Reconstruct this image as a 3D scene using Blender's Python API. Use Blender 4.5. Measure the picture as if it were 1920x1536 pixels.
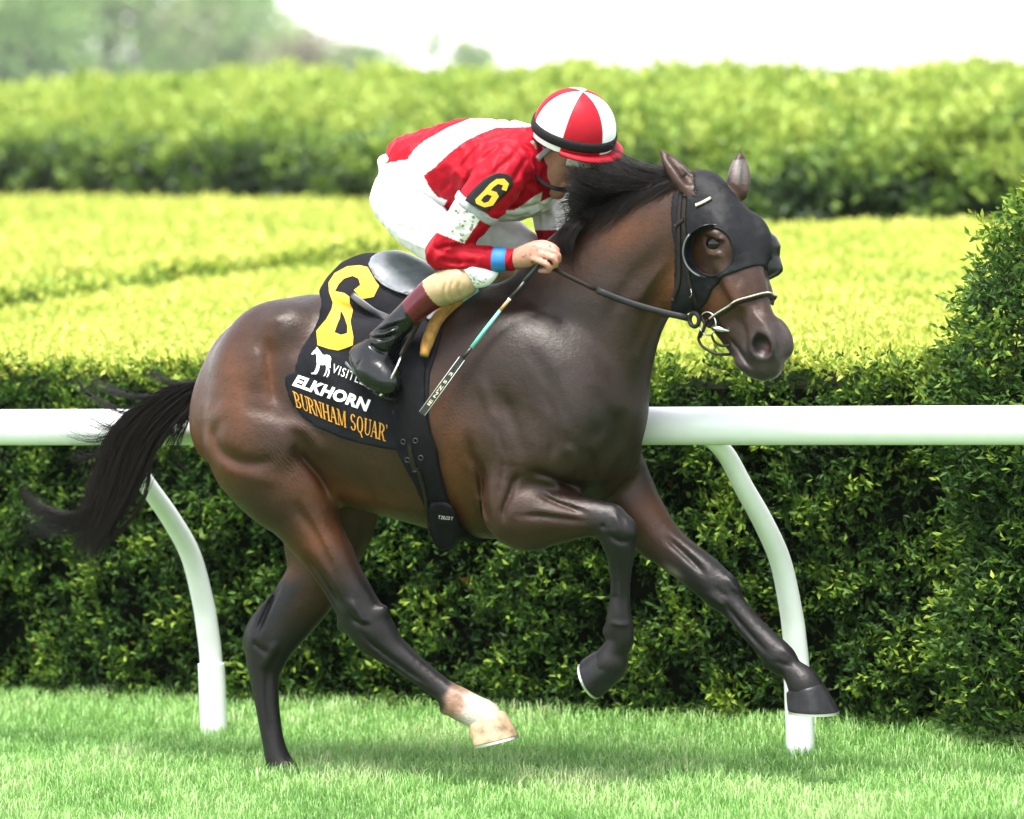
import bpy, bmesh, math, random
import numpy as np
from mathutils import Vector, Matrix
from mathutils.bvhtree import BVHTree

for o in list(bpy.data.objects):
    bpy.data.objects.remove(o)
scene = bpy.context.scene
COL = scene.collection
RNG = np.random.default_rng(7)
random.seed(7)

# ------------------------------------------------------------------ camera
FPX = 9000.0                       # focal length in pixels of a 1920 px wide frame
CAM_H = 2.19
ROLL = math.atan(0.038)
PITCH = math.atan(618.0 * math.cos(ROLL) / FPX)
CAM = np.array([0.0, 0.0, CAM_H])
_f = np.array([0.0, math.cos(PITCH), -math.sin(PITCH)])
_r0 = np.array([1.0, 0.0, 0.0])
_u0 = np.cross(_r0, _f)
CR = math.cos(ROLL) * _r0 - math.sin(ROLL) * _u0
CU = math.cos(ROLL) * _u0 + math.sin(ROLL) * _r0
CF = _f
cam_data = bpy.data.cameras.new('camera')
cam_data.sensor_width = 36.0
cam_data.lens = 36.0 * FPX / 1920.0
cam_data.clip_start = 0.1
cam_data.clip_end = 3000.0
cam = bpy.data.objects.new('camera', cam_data)
cam.matrix_world = Matrix((
    (CR[0], CU[0], -CF[0], CAM[0]),
    (CR[1], CU[1], -CF[1], CAM[1]),
    (CR[2], CU[2], -CF[2], CAM[2]),
    (0, 0, 0, 1)))
COL.objects.link(cam)
scene.camera = cam
cam_data.dof.use_dof = True
cam_data.dof.focus_distance = 14.6
cam_data.dof.aperture_fstop = 2.8

# ------------------------------------------------------------------ world and sun
SUN_AZ = math.radians(205.0)       # direction the light comes from, clockwise from +Y
SUN_EL = math.radians(72.0)
world = bpy.data.worlds.new('World')
scene.world = world
world.use_nodes = True
wn = world.node_tree.nodes
wl = world.node_tree.links
wn.clear()
w_out = wn.new('ShaderNodeOutputWorld')
w_bg = wn.new('ShaderNodeBackground')
w_sky = wn.new('ShaderNodeTexSky')
w_sky.sky_type = 'NISHITA'
w_sky.sun_disc = False
w_sky.sun_elevation = SUN_EL
w_sky.sun_rotation = SUN_AZ
w_sky.air_density = 1.0
w_sky.dust_density = 0.6
w_sky.ozone_density = 1.0
w_hs = wn.new('ShaderNodeHueSaturation')
w_hs.inputs['Saturation'].default_value = 0.25
wl.new(w_sky.outputs[0], w_hs.inputs['Color'])
wl.new(w_hs.outputs[0], w_bg.inputs['Color'])
w_bg.inputs['Strength'].default_value = 0.07
wl.new(w_bg.outputs[0], w_out.inputs['Surface'])

sun_data = bpy.data.lights.new('sun', 'SUN')
sun_data.energy = 1.5
sun_data.angle = math.radians(20.0)
sun_data.color = (1.0, 0.96, 0.9)
sun = bpy.data.objects.new('sun', sun_data)
sd = Vector((math.sin(SUN_AZ) * math.cos(SUN_EL), math.cos(SUN_AZ) * math.cos(SUN_EL), math.sin(SUN_EL)))
sun.rotation_euler = sd.to_track_quat('Z', 'Y').to_euler()
sun.location = (0, 0, 30)
COL.objects.link(sun)

vs = scene.view_settings
vs.view_transform = 'Standard'
vs.look = 'None'
vs.gamma = 1.0
vs.use_curve_mapping = False
vs.exposure = 2.9
scene.cycles.use_denoising = True
scene.cycles.max_bounces = 5
scene.cycles.diffuse_bounces = 2
scene.cycles.glossy_bounces = 2
scene.cycles.transmission_bounces = 4
scene.cycles.transparent_max_bounces = 4
scene.cycles.volume_bounces = 0
scene.cycles.caustics_reflective = False
scene.cycles.caustics_refractive = False

# ------------------------------------------------------------------ geometry of the place
THETA = math.radians(28.0)         # the rail and the horse run at this angle to the picture plane
UH = np.array([math.cos(THETA), -math.sin(THETA), 0.0])     # heading
NH = np.array([-math.sin(THETA), -math.cos(THETA), 0.0])    # towards the camera side


def ray(px, py):
    d = CF + (px - 960.0) / FPX * CR - (py - 768.0) / FPX * CU
    return d


def ground_at(px, py, z=0.0):
    d = ray(px, py)
    return CAM + d * ((z - CAM[2]) / d[2])


def at_depth(px, py, dist):
    return CAM + ray(px, py) * dist


ORG = ground_at(790, 1486)          # ground point under the horse


def H(px, py, s=0.0):
    """Point of the horse's vertical plane, offset s towards the camera side, in horse coordinates (forward, left, up)."""
    d = ray(px, py)
    t = (s - np.dot(NH, CAM - ORG)) / np.dot(NH, d)
    p = CAM + d * t - ORG
    return np.array([np.dot(p, UH), -s, p[2]])


def H_arr(A):
    """H for rows of (px, py, s)"""
    A = np.asarray(A, float)
    d = CF + ((A[:, 0] - 960.0) / FPX)[:, None] * CR - ((A[:, 1] - 768.0) / FPX)[:, None] * CU
    t = (A[:, 2] - NH @ (CAM - ORG)) / (d @ NH)
    p = CAM + d * t[:, None] - ORG
    return np.stack([p @ UH, -A[:, 2], p[:, 2]], 1)


def to_world(l):
    l = np.asarray(l, float)
    return ORG + l[..., 0:1] * UH - l[..., 1:2] * NH + l[..., 2:3] * np.array([0, 0, 1.0])


def to_pix(l):
    """horse coordinates -> picture position (used to trace outlines onto the model)"""
    v = to_world(l) - CAM
    d = v @ CF
    return 960 + FPX * (v @ CR) / d, 768 - FPX * (v @ CU) / d


PPM = FPX / np.linalg.norm(ORG - CAM)    # picture pixels per metre at the horse
HORSE_ROT = -THETA


# ------------------------------------------------------------------ object helpers
def tag(o, label=None, cat=None, group=None, kind=None):
    if label: o['label'] = label
    if cat: o['category'] = cat
    if group: o['group'] = group
    if kind: o['kind'] = kind
    return o


def link(o, parent=None):
    COL.objects.link(o)
    if parent is not None:
        o.parent = parent
    return o


def empty(name, loc=(0, 0, 0), rz=0.0, parent=None):
    o = bpy.data.objects.new(name, None)
    o.location = loc
    o.rotation_euler = (0, 0, rz)
    o.empty_display_size = 0.2
    return link(o, parent)


def mesh_obj(name, verts, faces, mat, parent=None, smooth=True, attrs=None, uv=None):
    me = bpy.data.meshes.new(name)
    verts = np.asarray(verts, np.float32).reshape(-1, 3)
    if isinstance(faces, np.ndarray):
        n, k = faces.shape
        me.vertices.add(len(verts))
        me.vertices.foreach_set('co', verts.ravel())
        me.loops.add(n * k)
        me.loops.foreach_set('vertex_index', faces.astype(np.int32).ravel())
        me.polygons.add(n)
        me.polygons.foreach_set('loop_start', np.arange(0, n * k, k, dtype=np.int32))
        me.update(calc_edges=True)
    else:
        me.from_pydata([tuple(map(float, v)) for v in verts], [], faces)
        me.update()
    if smooth and len(me.polygons):
        me.polygons.foreach_set('use_smooth', np.ones(len(me.polygons), dtype=bool))
    for an, av in (attrs or {}).items():
        av = np.asarray(av, np.float32)
        if av.ndim == 2:
            a = me.color_attributes.new(an, 'FLOAT_COLOR', 'POINT')
            if av.shape[1] == 3:
                av = np.concatenate([av, np.ones((len(av), 1), np.float32)], 1)
            a.data.foreach_set('color', av.ravel())
        else:
            a = me.attributes.new(an, 'FLOAT', 'POINT')
            a.data.foreach_set('value', av.ravel())
    if mat is not None:
        for m in (mat if isinstance(mat, (list, tuple)) else [mat]):
            me.materials.append(m)
    o = bpy.data.objects.new(name, me)
    return link(o, parent)


class NT:
    """small helper to write node materials"""
    def __init__(self, name):
        self.m = bpy.data.materials.new(name)
        self.m.use_nodes = True
        self.t = self.m.node_tree
        self.t.nodes.clear()
        self.out = self.t.nodes.new('ShaderNodeOutputMaterial')

    def n(self, kind, **kw):
        nd = self.t.nodes.new(kind)
        for k, v in kw.items():
            if k.startswith('_'):
                setattr(nd, k[1:], v)
            else:
                key = k.replace('__', ' ')
                self.set(nd, key, v)
        return nd

    def set(self, nd, key, v):
        sock = nd.inputs[int(key[1:])] if key[0] == 'i' and key[1:].isdigit() else nd.inputs[key]
        if isinstance(v, bpy.types.NodeSocket):
            self.t.links.new(v, sock)
        elif isinstance(v, (tuple, list)) and len(v) == 3 and sock.type == 'RGBA':
            sock.default_value = (*v, 1)
        else:
            sock.default_value = v

    def ramp(self, fac, stops, interp='LINEAR'):
        r = self.t.nodes.new('ShaderNodeValToRGB')
        r.color_ramp.interpolation = interp
        el = r.color_ramp.elements
        while len(el) < len(stops):
            el.new(0.5)
        for e, (p, c) in zip(el, stops):
            e.position = p
            e.color = (*c, 1) if len(c) == 3 else c
        self.t.links.new(fac, r.inputs[0])
        return r.outputs[0]

    def mix(self, fac, a, b, mode='MIX'):
        m = self.t.nodes.new('ShaderNodeMix')
        m.data_type = 'RGBA'
        m.blend_type = mode
        for idx, v in ((0, fac), (6, a), (7, b)):
            if isinstance(v, bpy.types.NodeSocket):
                self.t.links.new(v, m.inputs[idx])
            elif isinstance(v, (tuple, list)):
                m.inputs[idx].default_value = (*v, 1) if len(v) == 3 else v
            else:
                m.inputs[idx].default_value = v
        return m.outputs[2]

    def noise(self, scale, detail=3.0, rough=0.55, vec=None, dim='3D'):
        nd = self.n('ShaderNodeTexNoise', Scale=scale, Detail=detail, Roughness=rough)
        if vec is not None:
            self.t.links.new(vec, nd.inputs['Vector'])
        return nd.outputs[0]

    def obj_co(self, scale=None):
        tc = self.n('ShaderNodeTexCoord')
        if scale is None:
            return tc.outputs['Object']
        mp = self.n('ShaderNodeMapping', Vector=tc.outputs['Object'], Scale=scale)
        return mp.outputs[0]

    def bump(self, height, strength=0.3, dist=0.01, normal=None):
        b = self.n('ShaderNodeBump', Strength=strength, Distance=dist, Height=height)
        if normal is not None:
            self.t.links.new(normal, b.inputs['Normal'])
        return b.outputs[0]

    def attr(self, name):
        return self.n('ShaderNodeAttribute', _attribute_name=name)

    def done(self, surf):
        self.t.links.new(surf, self.out.inputs['Surface'])
        return self.m


def pbr(name, color, rough=0.5, noise_scale=None, noise_amt=0.12, bump=None, spec=0.5, metallic=0.0, sheen=0.0, coat=0.0):
    """plain procedural material: colour broken up by noise, optional fine relief"""
    t = NT(name)
    co = t.obj_co()
    if noise_scale:
        nz = t.noise(noise_scale, 4.0, vec=co)
        c0 = tuple(max(0, c * (1 - noise_amt)) for c in color)
        c1 = tuple(min(1, c * (1 + noise_amt)) for c in color)
        col = t.ramp(nz, [(0.3, c0), (0.7, c1)])
    else:
        col = None
    b = t.n('ShaderNodeBsdfPrincipled', Roughness=rough, Metallic=metallic)
    if col is not None:
        t.set(b, 'Base Color', col)
    else:
        t.set(b, 'Base Color', tuple(color))
    t.set(b, 'Specular IOR Level', spec)
    if sheen:
        t.set(b, 'Sheen Weight', sheen)
    if coat:
        t.set(b, 'Coat Weight', coat)
        t.set(b, 'Coat Roughness', 0.15)
    if bump:
        nz2 = t.noise(bump[0], 3.0, vec=co)
        t.set(b, 'Normal', t.bump(nz2, bump[1], bump[2]))
    return t.done(b.outputs[0])


# ------------------------------------------------------------------ implicit surfaces
class Field:
    """signed distance samples on a regular grid; shapes are melted together and meshed"""
    def __init__(self, lo, hi, h):
        self.lo = np.asarray(lo, float)
        self.h = h
        self.n = np.ceil((np.asarray(hi, float) - self.lo) / h).astype(int) + 1
        self.F = np.full(self.n, 0.08, np.float32)

    def axes(self, i0, i1):
        return [(self.lo[k] + self.h * np.arange(i0[k], i1[k])).astype(np.float32) for k in range(3)]

    def box(self, lo, hi):
        i0 = np.clip(np.floor((np.asarray(lo) - self.lo) / self.h).astype(int), 0, self.n)
        i1 = np.clip(np.ceil((np.asarray(hi) - self.lo) / self.h).astype(int) + 1, 0, self.n)
        if np.any(i1 <= i0):
            return None
        sl = tuple(slice(a, b) for a, b in zip(i0, i1))
        x, y, z = self.axes(i0, i1)
        return sl, x[:, None, None], y[None, :, None], z[None, None, :]

    def melt(self, sl, d, k, sub=False):
        A = self.F[sl]
        if sub:
            d = -d
            if k <= 0:
                np.maximum(A, d, out=A)
            else:
                hh = np.maximum(k - np.abs(A - d), 0)
                self.F[sl] = np.maximum(A, d) + hh * hh / (4 * k)
            return
        if k <= 0:
            np.minimum(A, d, out=A)
        else:
            hh = np.maximum(k - np.abs(A - d), 0)
            self.F[sl] = np.minimum(A, d) - hh * hh / (4 * k)

    def seg(self, A, B, ra, rb, wa, wb, lat=(0, 1, 0), k=0.02, sub=False, pad=0.0):
        A = np.asarray(A, float); B = np.asarray(B, float)
        m = max(ra, rb, wa, wb) + k + pad + 3 * self.h
        bx = self.box(np.minimum(A, B) - m, np.maximum(A, B) + m)
        if bx is None:
            return
        sl, x, y, z = bx
        d = B - A
        L2 = float(d @ d) + 1e-12
        lat = np.asarray(lat, float)
        lat = lat - d * (lat @ d) / L2
        lat /= np.linalg.norm(lat) + 1e-9
        qx = x - A[0]; qy = y - A[1]; qz = z - A[2]
        t = np.clip((qx * d[0] + qy * d[1] + qz * d[2]) / L2, 0, 1).astype(np.float32)
        qx = qx - t * d[0]; qy = qy - t * d[1]; qz = qz - t * d[2]
        ql = qx * lat[0] + qy * lat[1] + qz * lat[2]
        q2 = qx * qx + qy * qy + qz * qz
        ql2 = ql * ql
        qp2 = np.maximum(q2 - ql2, 0)
        r2 = (ra + t * (rb - ra)) ** 2
        w2 = (wa + t * (wb - wa)) ** 2
        k0 = np.sqrt(qp2 / r2 + ql2 / w2)
        k1 = np.sqrt(qp2 / (r2 * r2) + ql2 / (w2 * w2)) + 1e-6
        self.melt(sl, (k0 * (k0 - 1) / k1).astype(np.float32), k, sub)

    def chain(self, P, r, w=None, lat=(0, 1, 0), k=0.02, sub=False, steps=3, ck=0.0, coarse=False):
        """smooth tapering limb through stations P with in-plane radii r and side radii w"""
        P = np.asarray(P, float); r = np.asarray(r, float)
        w = r.copy() if w is None else np.asarray(w, float)
        if len(P) > 2 and steps > 1:
            Q = np.concatenate([P, r[:, None], w[:, None]], 1)
            Qe = np.concatenate([2 * Q[:1] - Q[1:2], Q, 2 * Q[-1:] - Q[-2:-1]])
            out = []
            for i in range(len(Q) - 1):
                p0, p1, p2, p3 = Qe[i], Qe[i + 1], Qe[i + 2], Qe[i + 3]
                for j in range(steps):
                    u = j / steps
                    out.append(0.5 * ((2 * p1) + (-p0 + p2) * u + (2 * p0 - 5 * p1 + 4 * p2 - p3) * u * u + (-p0 + 3 * p1 - 3 * p2 + p3) * u ** 3))
            out.append(Q[-1])
            Q = np.array(out)
            P, r, w = Q[:, :3], np.maximum(Q[:, 3], 1e-3), np.maximum(Q[:, 4], 1e-3)
        m = max(r.max(), w.max()) + k + 3 * self.h
        bx = self.box(P.min(0) - m, P.max(0) + m)
        if bx is None:
            return
        keep = self.F
        sl = bx[0]
        if coarse:
            i0 = np.array([q.start for q in sl]); sh = np.array([q.stop - q.start for q in sl])
            cf = Field(self.lo + self.h * i0, self.lo + self.h * (i0 + sh + 1), self.h * 2)
            cf.F[:] = 0.3
            for i in range(len(P) - 1):
                cf.seg(P[i], P[i + 1], r[i], r[i + 1], w[i], w[i + 1], lat, ck, pad=k)
            d = cf.F
            for ax in range(3):
                d = np.moveaxis(d, ax, 0)
                e = np.empty((2 * len(d) - 1,) + d.shape[1:], np.float32)
                e[::2] = d; e[1::2] = 0.5 * (d[:-1] + d[1:])
                d = np.moveaxis(e, 0, ax)
            self.melt(sl, d[:sh[0], :sh[1], :sh[2]], k, sub)
            return
        self.F = np.full(keep.shape, 0.3, np.float32) if keep.size < 3e6 else self._scratch(sl)
        for i in range(len(P) - 1):
            self.seg(P[i], P[i + 1], r[i], r[i + 1], w[i], w[i + 1], lat, ck, pad=k)
        d = self.F[sl].copy()
        self.F = keep
        self.melt(sl, d, k, sub)

    def _scratch(self, sl):
        if getattr(self, '_tmp', None) is None:
            self._tmp = np.empty(self.F.shape, np.float32)
        self._tmp[sl] = 0.3
        return self._tmp

    def ell(self, c, ax, k=0.02, sub=False):
        """ellipsoid: ax = three half-axis vectors"""
        c = np.asarray(c, float); ax = np.asarray(ax, float)
        ln = np.linalg.norm(ax, axis=1)
        un = ax / ln[:, None]
        e = np.sqrt((ax ** 2).sum(0)) + k + 3 * self.h
        bx = self.box(c - e, c + e)
        if bx is None:
            return
        sl, x, y, z = bx
        qx, qy, qz = x - c[0], y - c[1], z - c[2]
        s0 = 0; s1 = 0
        for i in range(3):
            v = (qx * un[i][0] + qy * un[i][1] + qz * un[i][2]) / ln[i]
            s0 = s0 + v * v
            s1 = s1 + (v / ln[i]) ** 2
        k0 = np.sqrt(s0); k1 = np.sqrt(s1) + 1e-6
        self.melt(sl, (k0 * (k0 - 1) / k1).astype(np.float32), k, sub)

    def clip_half(self, pt, nrm):
        """cut away everything on the side of the plane that nrm points to"""
        x, y, z = self.axes((0, 0, 0), self.n)
        d = (x[:, None, None] - pt[0]) * nrm[0] + (y[None, :, None] - pt[1]) * nrm[1] + (z[None, None, :] - pt[2]) * nrm[2]
        np.maximum(self.F, d.astype(np.float32), out=self.F)

    def mesh(self, relax=1):
        F = self.F
        S = F < 0
        nx, ny, nz = F.shape
        c = S[:-1, :-1, :-1].astype(np.int8)
        cnt = np.zeros((nx - 1, ny - 1, nz - 1), np.int8)
        for dx in (0, 1):
            for dy in (0, 1):
                for dz in (0, 1):
                    cnt += S[dx:nx - 1 + dx, dy:ny - 1 + dy, dz:nz - 1 + dz]
        act = (cnt > 0) & (cnt < 8)
        I = np.argwhere(act)
        idx = np.full(act.shape, -1, np.int32)
        idx[act] = np.arange(len(I), dtype=np.int32)
        acc = np.zeros((len(I), 3)); num = np.zeros(len(I))
        cor = [(dx, dy, dz) for dx in (0, 1) for dy in (0, 1) for dz in (0, 1)]
        val = {cc: F[I[:, 0] + cc[0], I[:, 1] + cc[1], I[:, 2] + cc[2]].astype(float) for cc in cor}
        for a in cor:
            for ax in range(3):
                if a[ax] == 0:
                    b = list(a); b[ax] = 1; b = tuple(b)
                    va, vb = val[a], val[b]
                    m = (va < 0) != (vb < 0)
                    t = np.zeros(len(I)); t[m] = va[m] / (va[m] - vb[m])
                    p = np.array(a, float)[None, :].repeat(len(I), 0)
                    p[:, ax] = t
                    acc[m] += p[m]; num[m] += 1
        V = self.lo + self.h * (I + acc / np.maximum(num, 1)[:, None])
        quads = []
        for ax in range(3):
            b, cx = [(1, 2), (2, 0), (0, 1)][ax]
            sl0 = [slice(None)] * 3; sl1 = [slice(None)] * 3
            sl0[ax] = slice(0, -1); sl1[ax] = slice(1, None)
            e = S[tuple(sl0)] != S[tuple(sl1)]
            E = np.argwhere(e)
            ok = (E[:, b] > 0) & (E[:, cx] > 0) & (E[:, b] < act.shape[b]) & (E[:, cx] < act.shape[cx])
            E = E[ok]
            ins = S[E[:, 0], E[:, 1], E[:, 2]]
            def cell(db, dc):
                q = E.copy(); q[:, b] -= db; q[:, cx] -= dc
                return idx[q[:, 0], q[:, 1], q[:, 2]]
            q = np.stack([cell(1, 1), cell(0, 1), cell(0, 0), cell(1, 0)], 1)
            q[~ins] = q[~ins][:, ::-1]
            quads.append(q)
        Q = np.concatenate(quads)
        Q = Q[(Q >= 0).all(1)]
        for _ in range(relax):
            A2 = np.zeros_like(V); N2 = np.zeros(len(V))
            for i in range(4):
                j = (i + 1) % 4
                np.add.at(A2, Q[:, i], V[Q[:, j]]); np.add.at(N2, Q[:, i], 1)
                np.add.at(A2, Q[:, j], V[Q[:, i]]); np.add.at(N2, Q[:, j], 1)
            V = 0.45 * V + 0.55 * A2 / np.maximum(N2, 1)[:, None]
        return V, Q

    def sample(self, P):
        g = (np.asarray(P, float) - self.lo) / self.h
        i = np.clip(np.floor(g).astype(int), 0, self.n - 2)
        f = np.clip(g - i, 0, 1)
        out = 0
        for dx in (0, 1):
            for dy in (0, 1):
                for dz in (0, 1):
                    w = (f[:, 0] if dx else 1 - f[:, 0]) * (f[:, 1] if dy else 1 - f[:, 1]) * (f[:, 2] if dz else 1 - f[:, 2])
                    out = out + w * self.F[i[:, 0] + dx, i[:, 1] + dy, i[:, 2] + dz]
        return out


def poly_dist_t(px, py, poly):
    """distance to a polyline and the position (0..1) along it"""
    P = np.asarray(poly, float)
    L = np.concatenate([[0], np.cumsum(np.linalg.norm(np.diff(P, axis=0), axis=1))])
    best = np.full(np.shape(px), 1e9); tt = np.zeros(np.shape(px))
    for i in range(len(P) - 1):
        a = P[i]; d = P[i + 1] - a
        t = np.clip(((px - a[0]) * d[0] + (py - a[1]) * d[1]) / (d @ d + 1e-12), 0, 1)
        q = (px - a[0] - t * d[0]) ** 2 + (py - a[1] - t * d[1]) ** 2
        m = q < best
        best = np.where(m, q, best)
        tt = np.where(m, (L[i] + t * (L[i + 1] - L[i])) / L[-1], tt)
    return np.sqrt(best), tt


def poly_dist(px, py, poly, closed=False):
    """distance in the plane from points to a polyline (and, closed, sign: negative inside)"""
    P = np.asarray(poly, float)
    n = len(P)
    best = np.full(np.shape(px), 1e9, np.float32)
    inside = np.zeros(np.shape(px), bool)
    for i in range(n if closed else n - 1):
        a = P[i]; b = P[(i + 1) % n]
        d = b - a
        t = np.clip(((px - a[0]) * d[0] + (py - a[1]) * d[1]) / (d @ d + 1e-12), 0, 1)
        best = np.minimum(best, (px - a[0] - t * d[0]) ** 2 + (py - a[1] - t * d[1]) ** 2)
        if closed:
            c = ((a[1] > py) != (b[1] > py))
            xi = (b[0] - a[0]) * (py - a[1]) / ((b[1] - a[1]) if abs(b[1] - a[1]) > 1e-9 else 1e-9) + a[0]
            inside ^= (c & (px < xi))
    best = np.sqrt(best)
    return np.where(inside, -best, best) if closed else best


def smooth_poly(pts, n=4, closed=False):
    P = np.asarray(pts, float)
    if closed:
        E = np.concatenate([P[-1:], P, P[:2]])
        m = len(P)
    else:
        E = np.concatenate([2 * P[:1] - P[1:2], P, 2 * P[-1:] - P[-2:-1]])
        m = len(P) - 1
    out = []
    for i in range(m):
        p0, p1, p2, p3 = E[i], E[i + 1], E[i + 2], E[i + 3]
        for j in range(n):
            u = j / n
            out.append(0.5 * ((2 * p1) + (-p0 + p2) * u + (2 * p0 - 5 * p1 + 4 * p2 - p3) * u * u + (-p0 + 3 * p1 - 3 * p2 + p3) * u ** 3))
    if not closed:
        out.append(P[-1])
    return np.array(out)


def tube(P, r, sides=8, cap=True, flat=None):
    """swept tube through points P; r radius or list; returns verts, faces"""
    P = np.asarray(P, float)
    n = len(P)
    r = np.broadcast_to(np.asarray(r, float), (n,))
    T = np.gradient(P, axis=0)
    T /= np.linalg.norm(T, axis=1)[:, None] + 1e-9
    up = np.array([0, 0, 1.0]) if abs(T[0][2]) < 0.9 else np.array([0, 1.0, 0])
    V = []
    u = np.cross(T[0], up); u /= np.linalg.norm(u)
    for i in range(n):
        u = u - T[i] * (u @ T[i]); u /= np.linalg.norm(u) + 1e-9
        v = np.cross(T[i], u)
        fu, fv = (1, 1) if flat is None else flat
        for j in range(sides):
            a = 2 * math.pi * j / sides
            V.append(P[i] + r[i] * (fu * math.cos(a) * u + fv * math.sin(a) * v))
    F = []
    for i in range(n - 1):
        for j in range(sides):
            k = (j + 1) % sides
            F.append((i * sides + j, i * sides + k, (i + 1) * sides + k, (i + 1) * sides + j))
    if cap:
        F.append(tuple(range(sides))[::-1])
        F.append(tuple((n - 1) * sides + j for j in range(sides)))
    return np.array(V), F
# ================================================================== the place
def lump(P, f, seed, octv=3):
    """cheap smooth noise in about -1..1"""
    r = np.random.default_rng(seed)
    out = np.zeros(len(P))
    amp = 1.0; tot = 0
    for o in range(octv):
        for _ in range(4):
            k = r.normal(0, 1, 3); k /= np.linalg.norm(k)
            out += amp * np.sin(P @ (k * f * r.uniform(0.7, 1.4)) * 2 * math.pi + r.uniform(0, 6.28)) * 0.5
        tot += amp
        f *= 2.1; amp *= 0.55
    return out / tot


def unit(v):
    return v / (np.linalg.norm(v, axis=-1, keepdims=True) + 1e-9)


def leaf_mesh(name, P, D, size, tint, mat, parent=None, aspect=0.42, rng=RNG, fold=0.25):
    """folded two-sided leaves: P base points, D directions"""
    n = len(P)
    size = np.broadcast_to(np.asarray(size, float), (n,))[:, None]
    rv = rng.normal(0, 1, (n, 3))
    W = unit(np.cross(D, rv)); N = np.cross(W, D)
    V = np.stack([P, P + D * size * 0.5 + W * size * aspect * 0.5 + N * size * fold * 0.3, P + D * size - N * size * 0.12, P + D * size * 0.5 - W * size * aspect * 0.5 + N * size * fold * 0.3], 1)
    b0 = np.arange(n)[:, None] * 4
    F = np.concatenate([b0 + np.array([[0, 1, 2]]), b0 + np.array([[0, 2, 3]])], 1).reshape(-1, 3)
    return mesh_obj(name, V.reshape(-1, 3), F, mat, parent, smooth=False, attrs={'tint': np.repeat(tint, 4)})


def leaf_mat(name, stops, rough=0.5, trans=0.3, spec=0.35):
    t = NT(name)
    a = t.attr('tint')
    c = t.ramp(a.outputs['Fac'], stops)
    b = t.n('ShaderNodeBsdfPrincipled', Base__Color=c, Roughness=rough)
    t.set(b, 'Specular IOR Level', spec)
    tr = t.n('ShaderNodeBsdfTranslucent', Color=c)
    mx = t.n('ShaderNodeMixShader', Fac=trans)
    t.t.links.new(b.outputs[0], mx.inputs[1]); t.t.links.new(tr.outputs[0], mx.inputs[2])
    return t.done(mx.outputs[0])


DARK, MID = (0.015, 0.035, 0.010), (0.036, 0.084, 0.016)
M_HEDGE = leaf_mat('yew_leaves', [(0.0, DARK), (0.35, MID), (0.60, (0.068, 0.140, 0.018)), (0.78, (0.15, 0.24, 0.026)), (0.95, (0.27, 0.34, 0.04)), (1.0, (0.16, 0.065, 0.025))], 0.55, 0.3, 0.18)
M_TOP = leaf_mat('yew_new_growth', [(0.0, MID), (0.25, (0.15, 0.26, 0.035)), (0.5, (0.38, 0.48, 0.075)), (0.8, (0.52, 0.57, 0.10)), (1.0, (0.58, 0.61, 0.14))], 0.55, 0.35)
M_CORE = pbr('hedge_inside', (0.006, 0.008, 0.004), 1.0, 20, 0.4, spec=0.05)  # near-black fill for the added light-blocking cores, shade put into the colour
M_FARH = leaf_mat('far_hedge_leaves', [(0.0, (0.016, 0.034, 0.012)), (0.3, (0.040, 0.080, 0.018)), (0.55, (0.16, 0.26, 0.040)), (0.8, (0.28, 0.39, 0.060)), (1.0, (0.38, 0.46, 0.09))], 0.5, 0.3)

# ground: one sheet to the horizon, turf colours
GROUND_Z = 0.035
t = NT('turf_soil')
co = t.obj_co()
nz = t.noise(3.0, 5.0, 0.6, vec=co)
b = t.n('ShaderNodeBsdfPrincipled', Base__Color=t.ramp(nz, [(0.3, (0.045, 0.105, 0.020)), (0.7, (0.080, 0.165, 0.035))]), Roughness=0.95)
t.set(b, 'Normal', t.bump(t.noise(60.0, 4.0, vec=co), 0.6, 0.02))
M_SOIL = t.done(b.outputs[0])
gv, gf = [], []
xs = [-2500, -300, -60, -20, -8, 0, 8, 20, 60, 300, 2500]; ys = [-300, -40, 0, 8, 14, 20, 30, 60, 150, 600, 2900]
for y in ys:
    for x in xs:
        gv.append((x, y, GROUND_Z))
for j in range(len(ys) - 1):
    for i in range(len(xs) - 1):
        k = j * len(xs) + i
        gf.append((k, k + 1, k + len(xs) + 1, k + len(xs)))
tag(mesh_obj('ground', gv, gf, M_SOIL), kind='structure')

# ---------------------------------------------------------------- running rail
PB_L, PB_R = ground_at(398, 1398), ground_at(1498, 1433)
M_PVC = pbr('white_pvc', (0.82, 0.83, 0.82), 0.28, 12, 0.03, spec=0.5)


def on_plane(px, py, base, nrm):
    d = ray(px, py)
    return CAM + d * (np.dot(base - CAM, nrm) / np.dot(d, nrm))


rail_pt = on_plane(1303, 800, PB_R, UH)
rail_pt2 = on_plane(214, 800, PB_L, UH)
RAIL_Z = 0.5 * (rail_pt[2] + rail_pt2[2])
RAIL_L = 0.5 * (np.dot(rail_pt - PB_R, NH) + np.dot(rail_pt2 - PB_L, NH))
print('RAIL', rail_pt, rail_pt2, RAIL_L)
rail = empty('running_rail', tuple(PB_L), HORSE_ROT)
tag(rail, 'white plastic running rail on curved posts beside the turf course', 'rail')
step = PB_R - PB_L
gap = np.dot(step, UH)


def rl(p):      # world -> rail coordinates
    q = np.asarray(p) - PB_L
    return np.array([q @ UH, -(q @ NH), q[2]])


y_off = -np.dot(PB_R - PB_L, NH) * 0
NL = 40
RP = [np.array([x, -RAIL_L - (x / gap) * np.dot(step, NH), RAIL_Z]) for x in np.linspace(-9, 9, NL)]
V, F = tube(RP, 0.0585, 24)
mesh_obj('rail_tube', V, F, M_PVC, rail)
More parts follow.
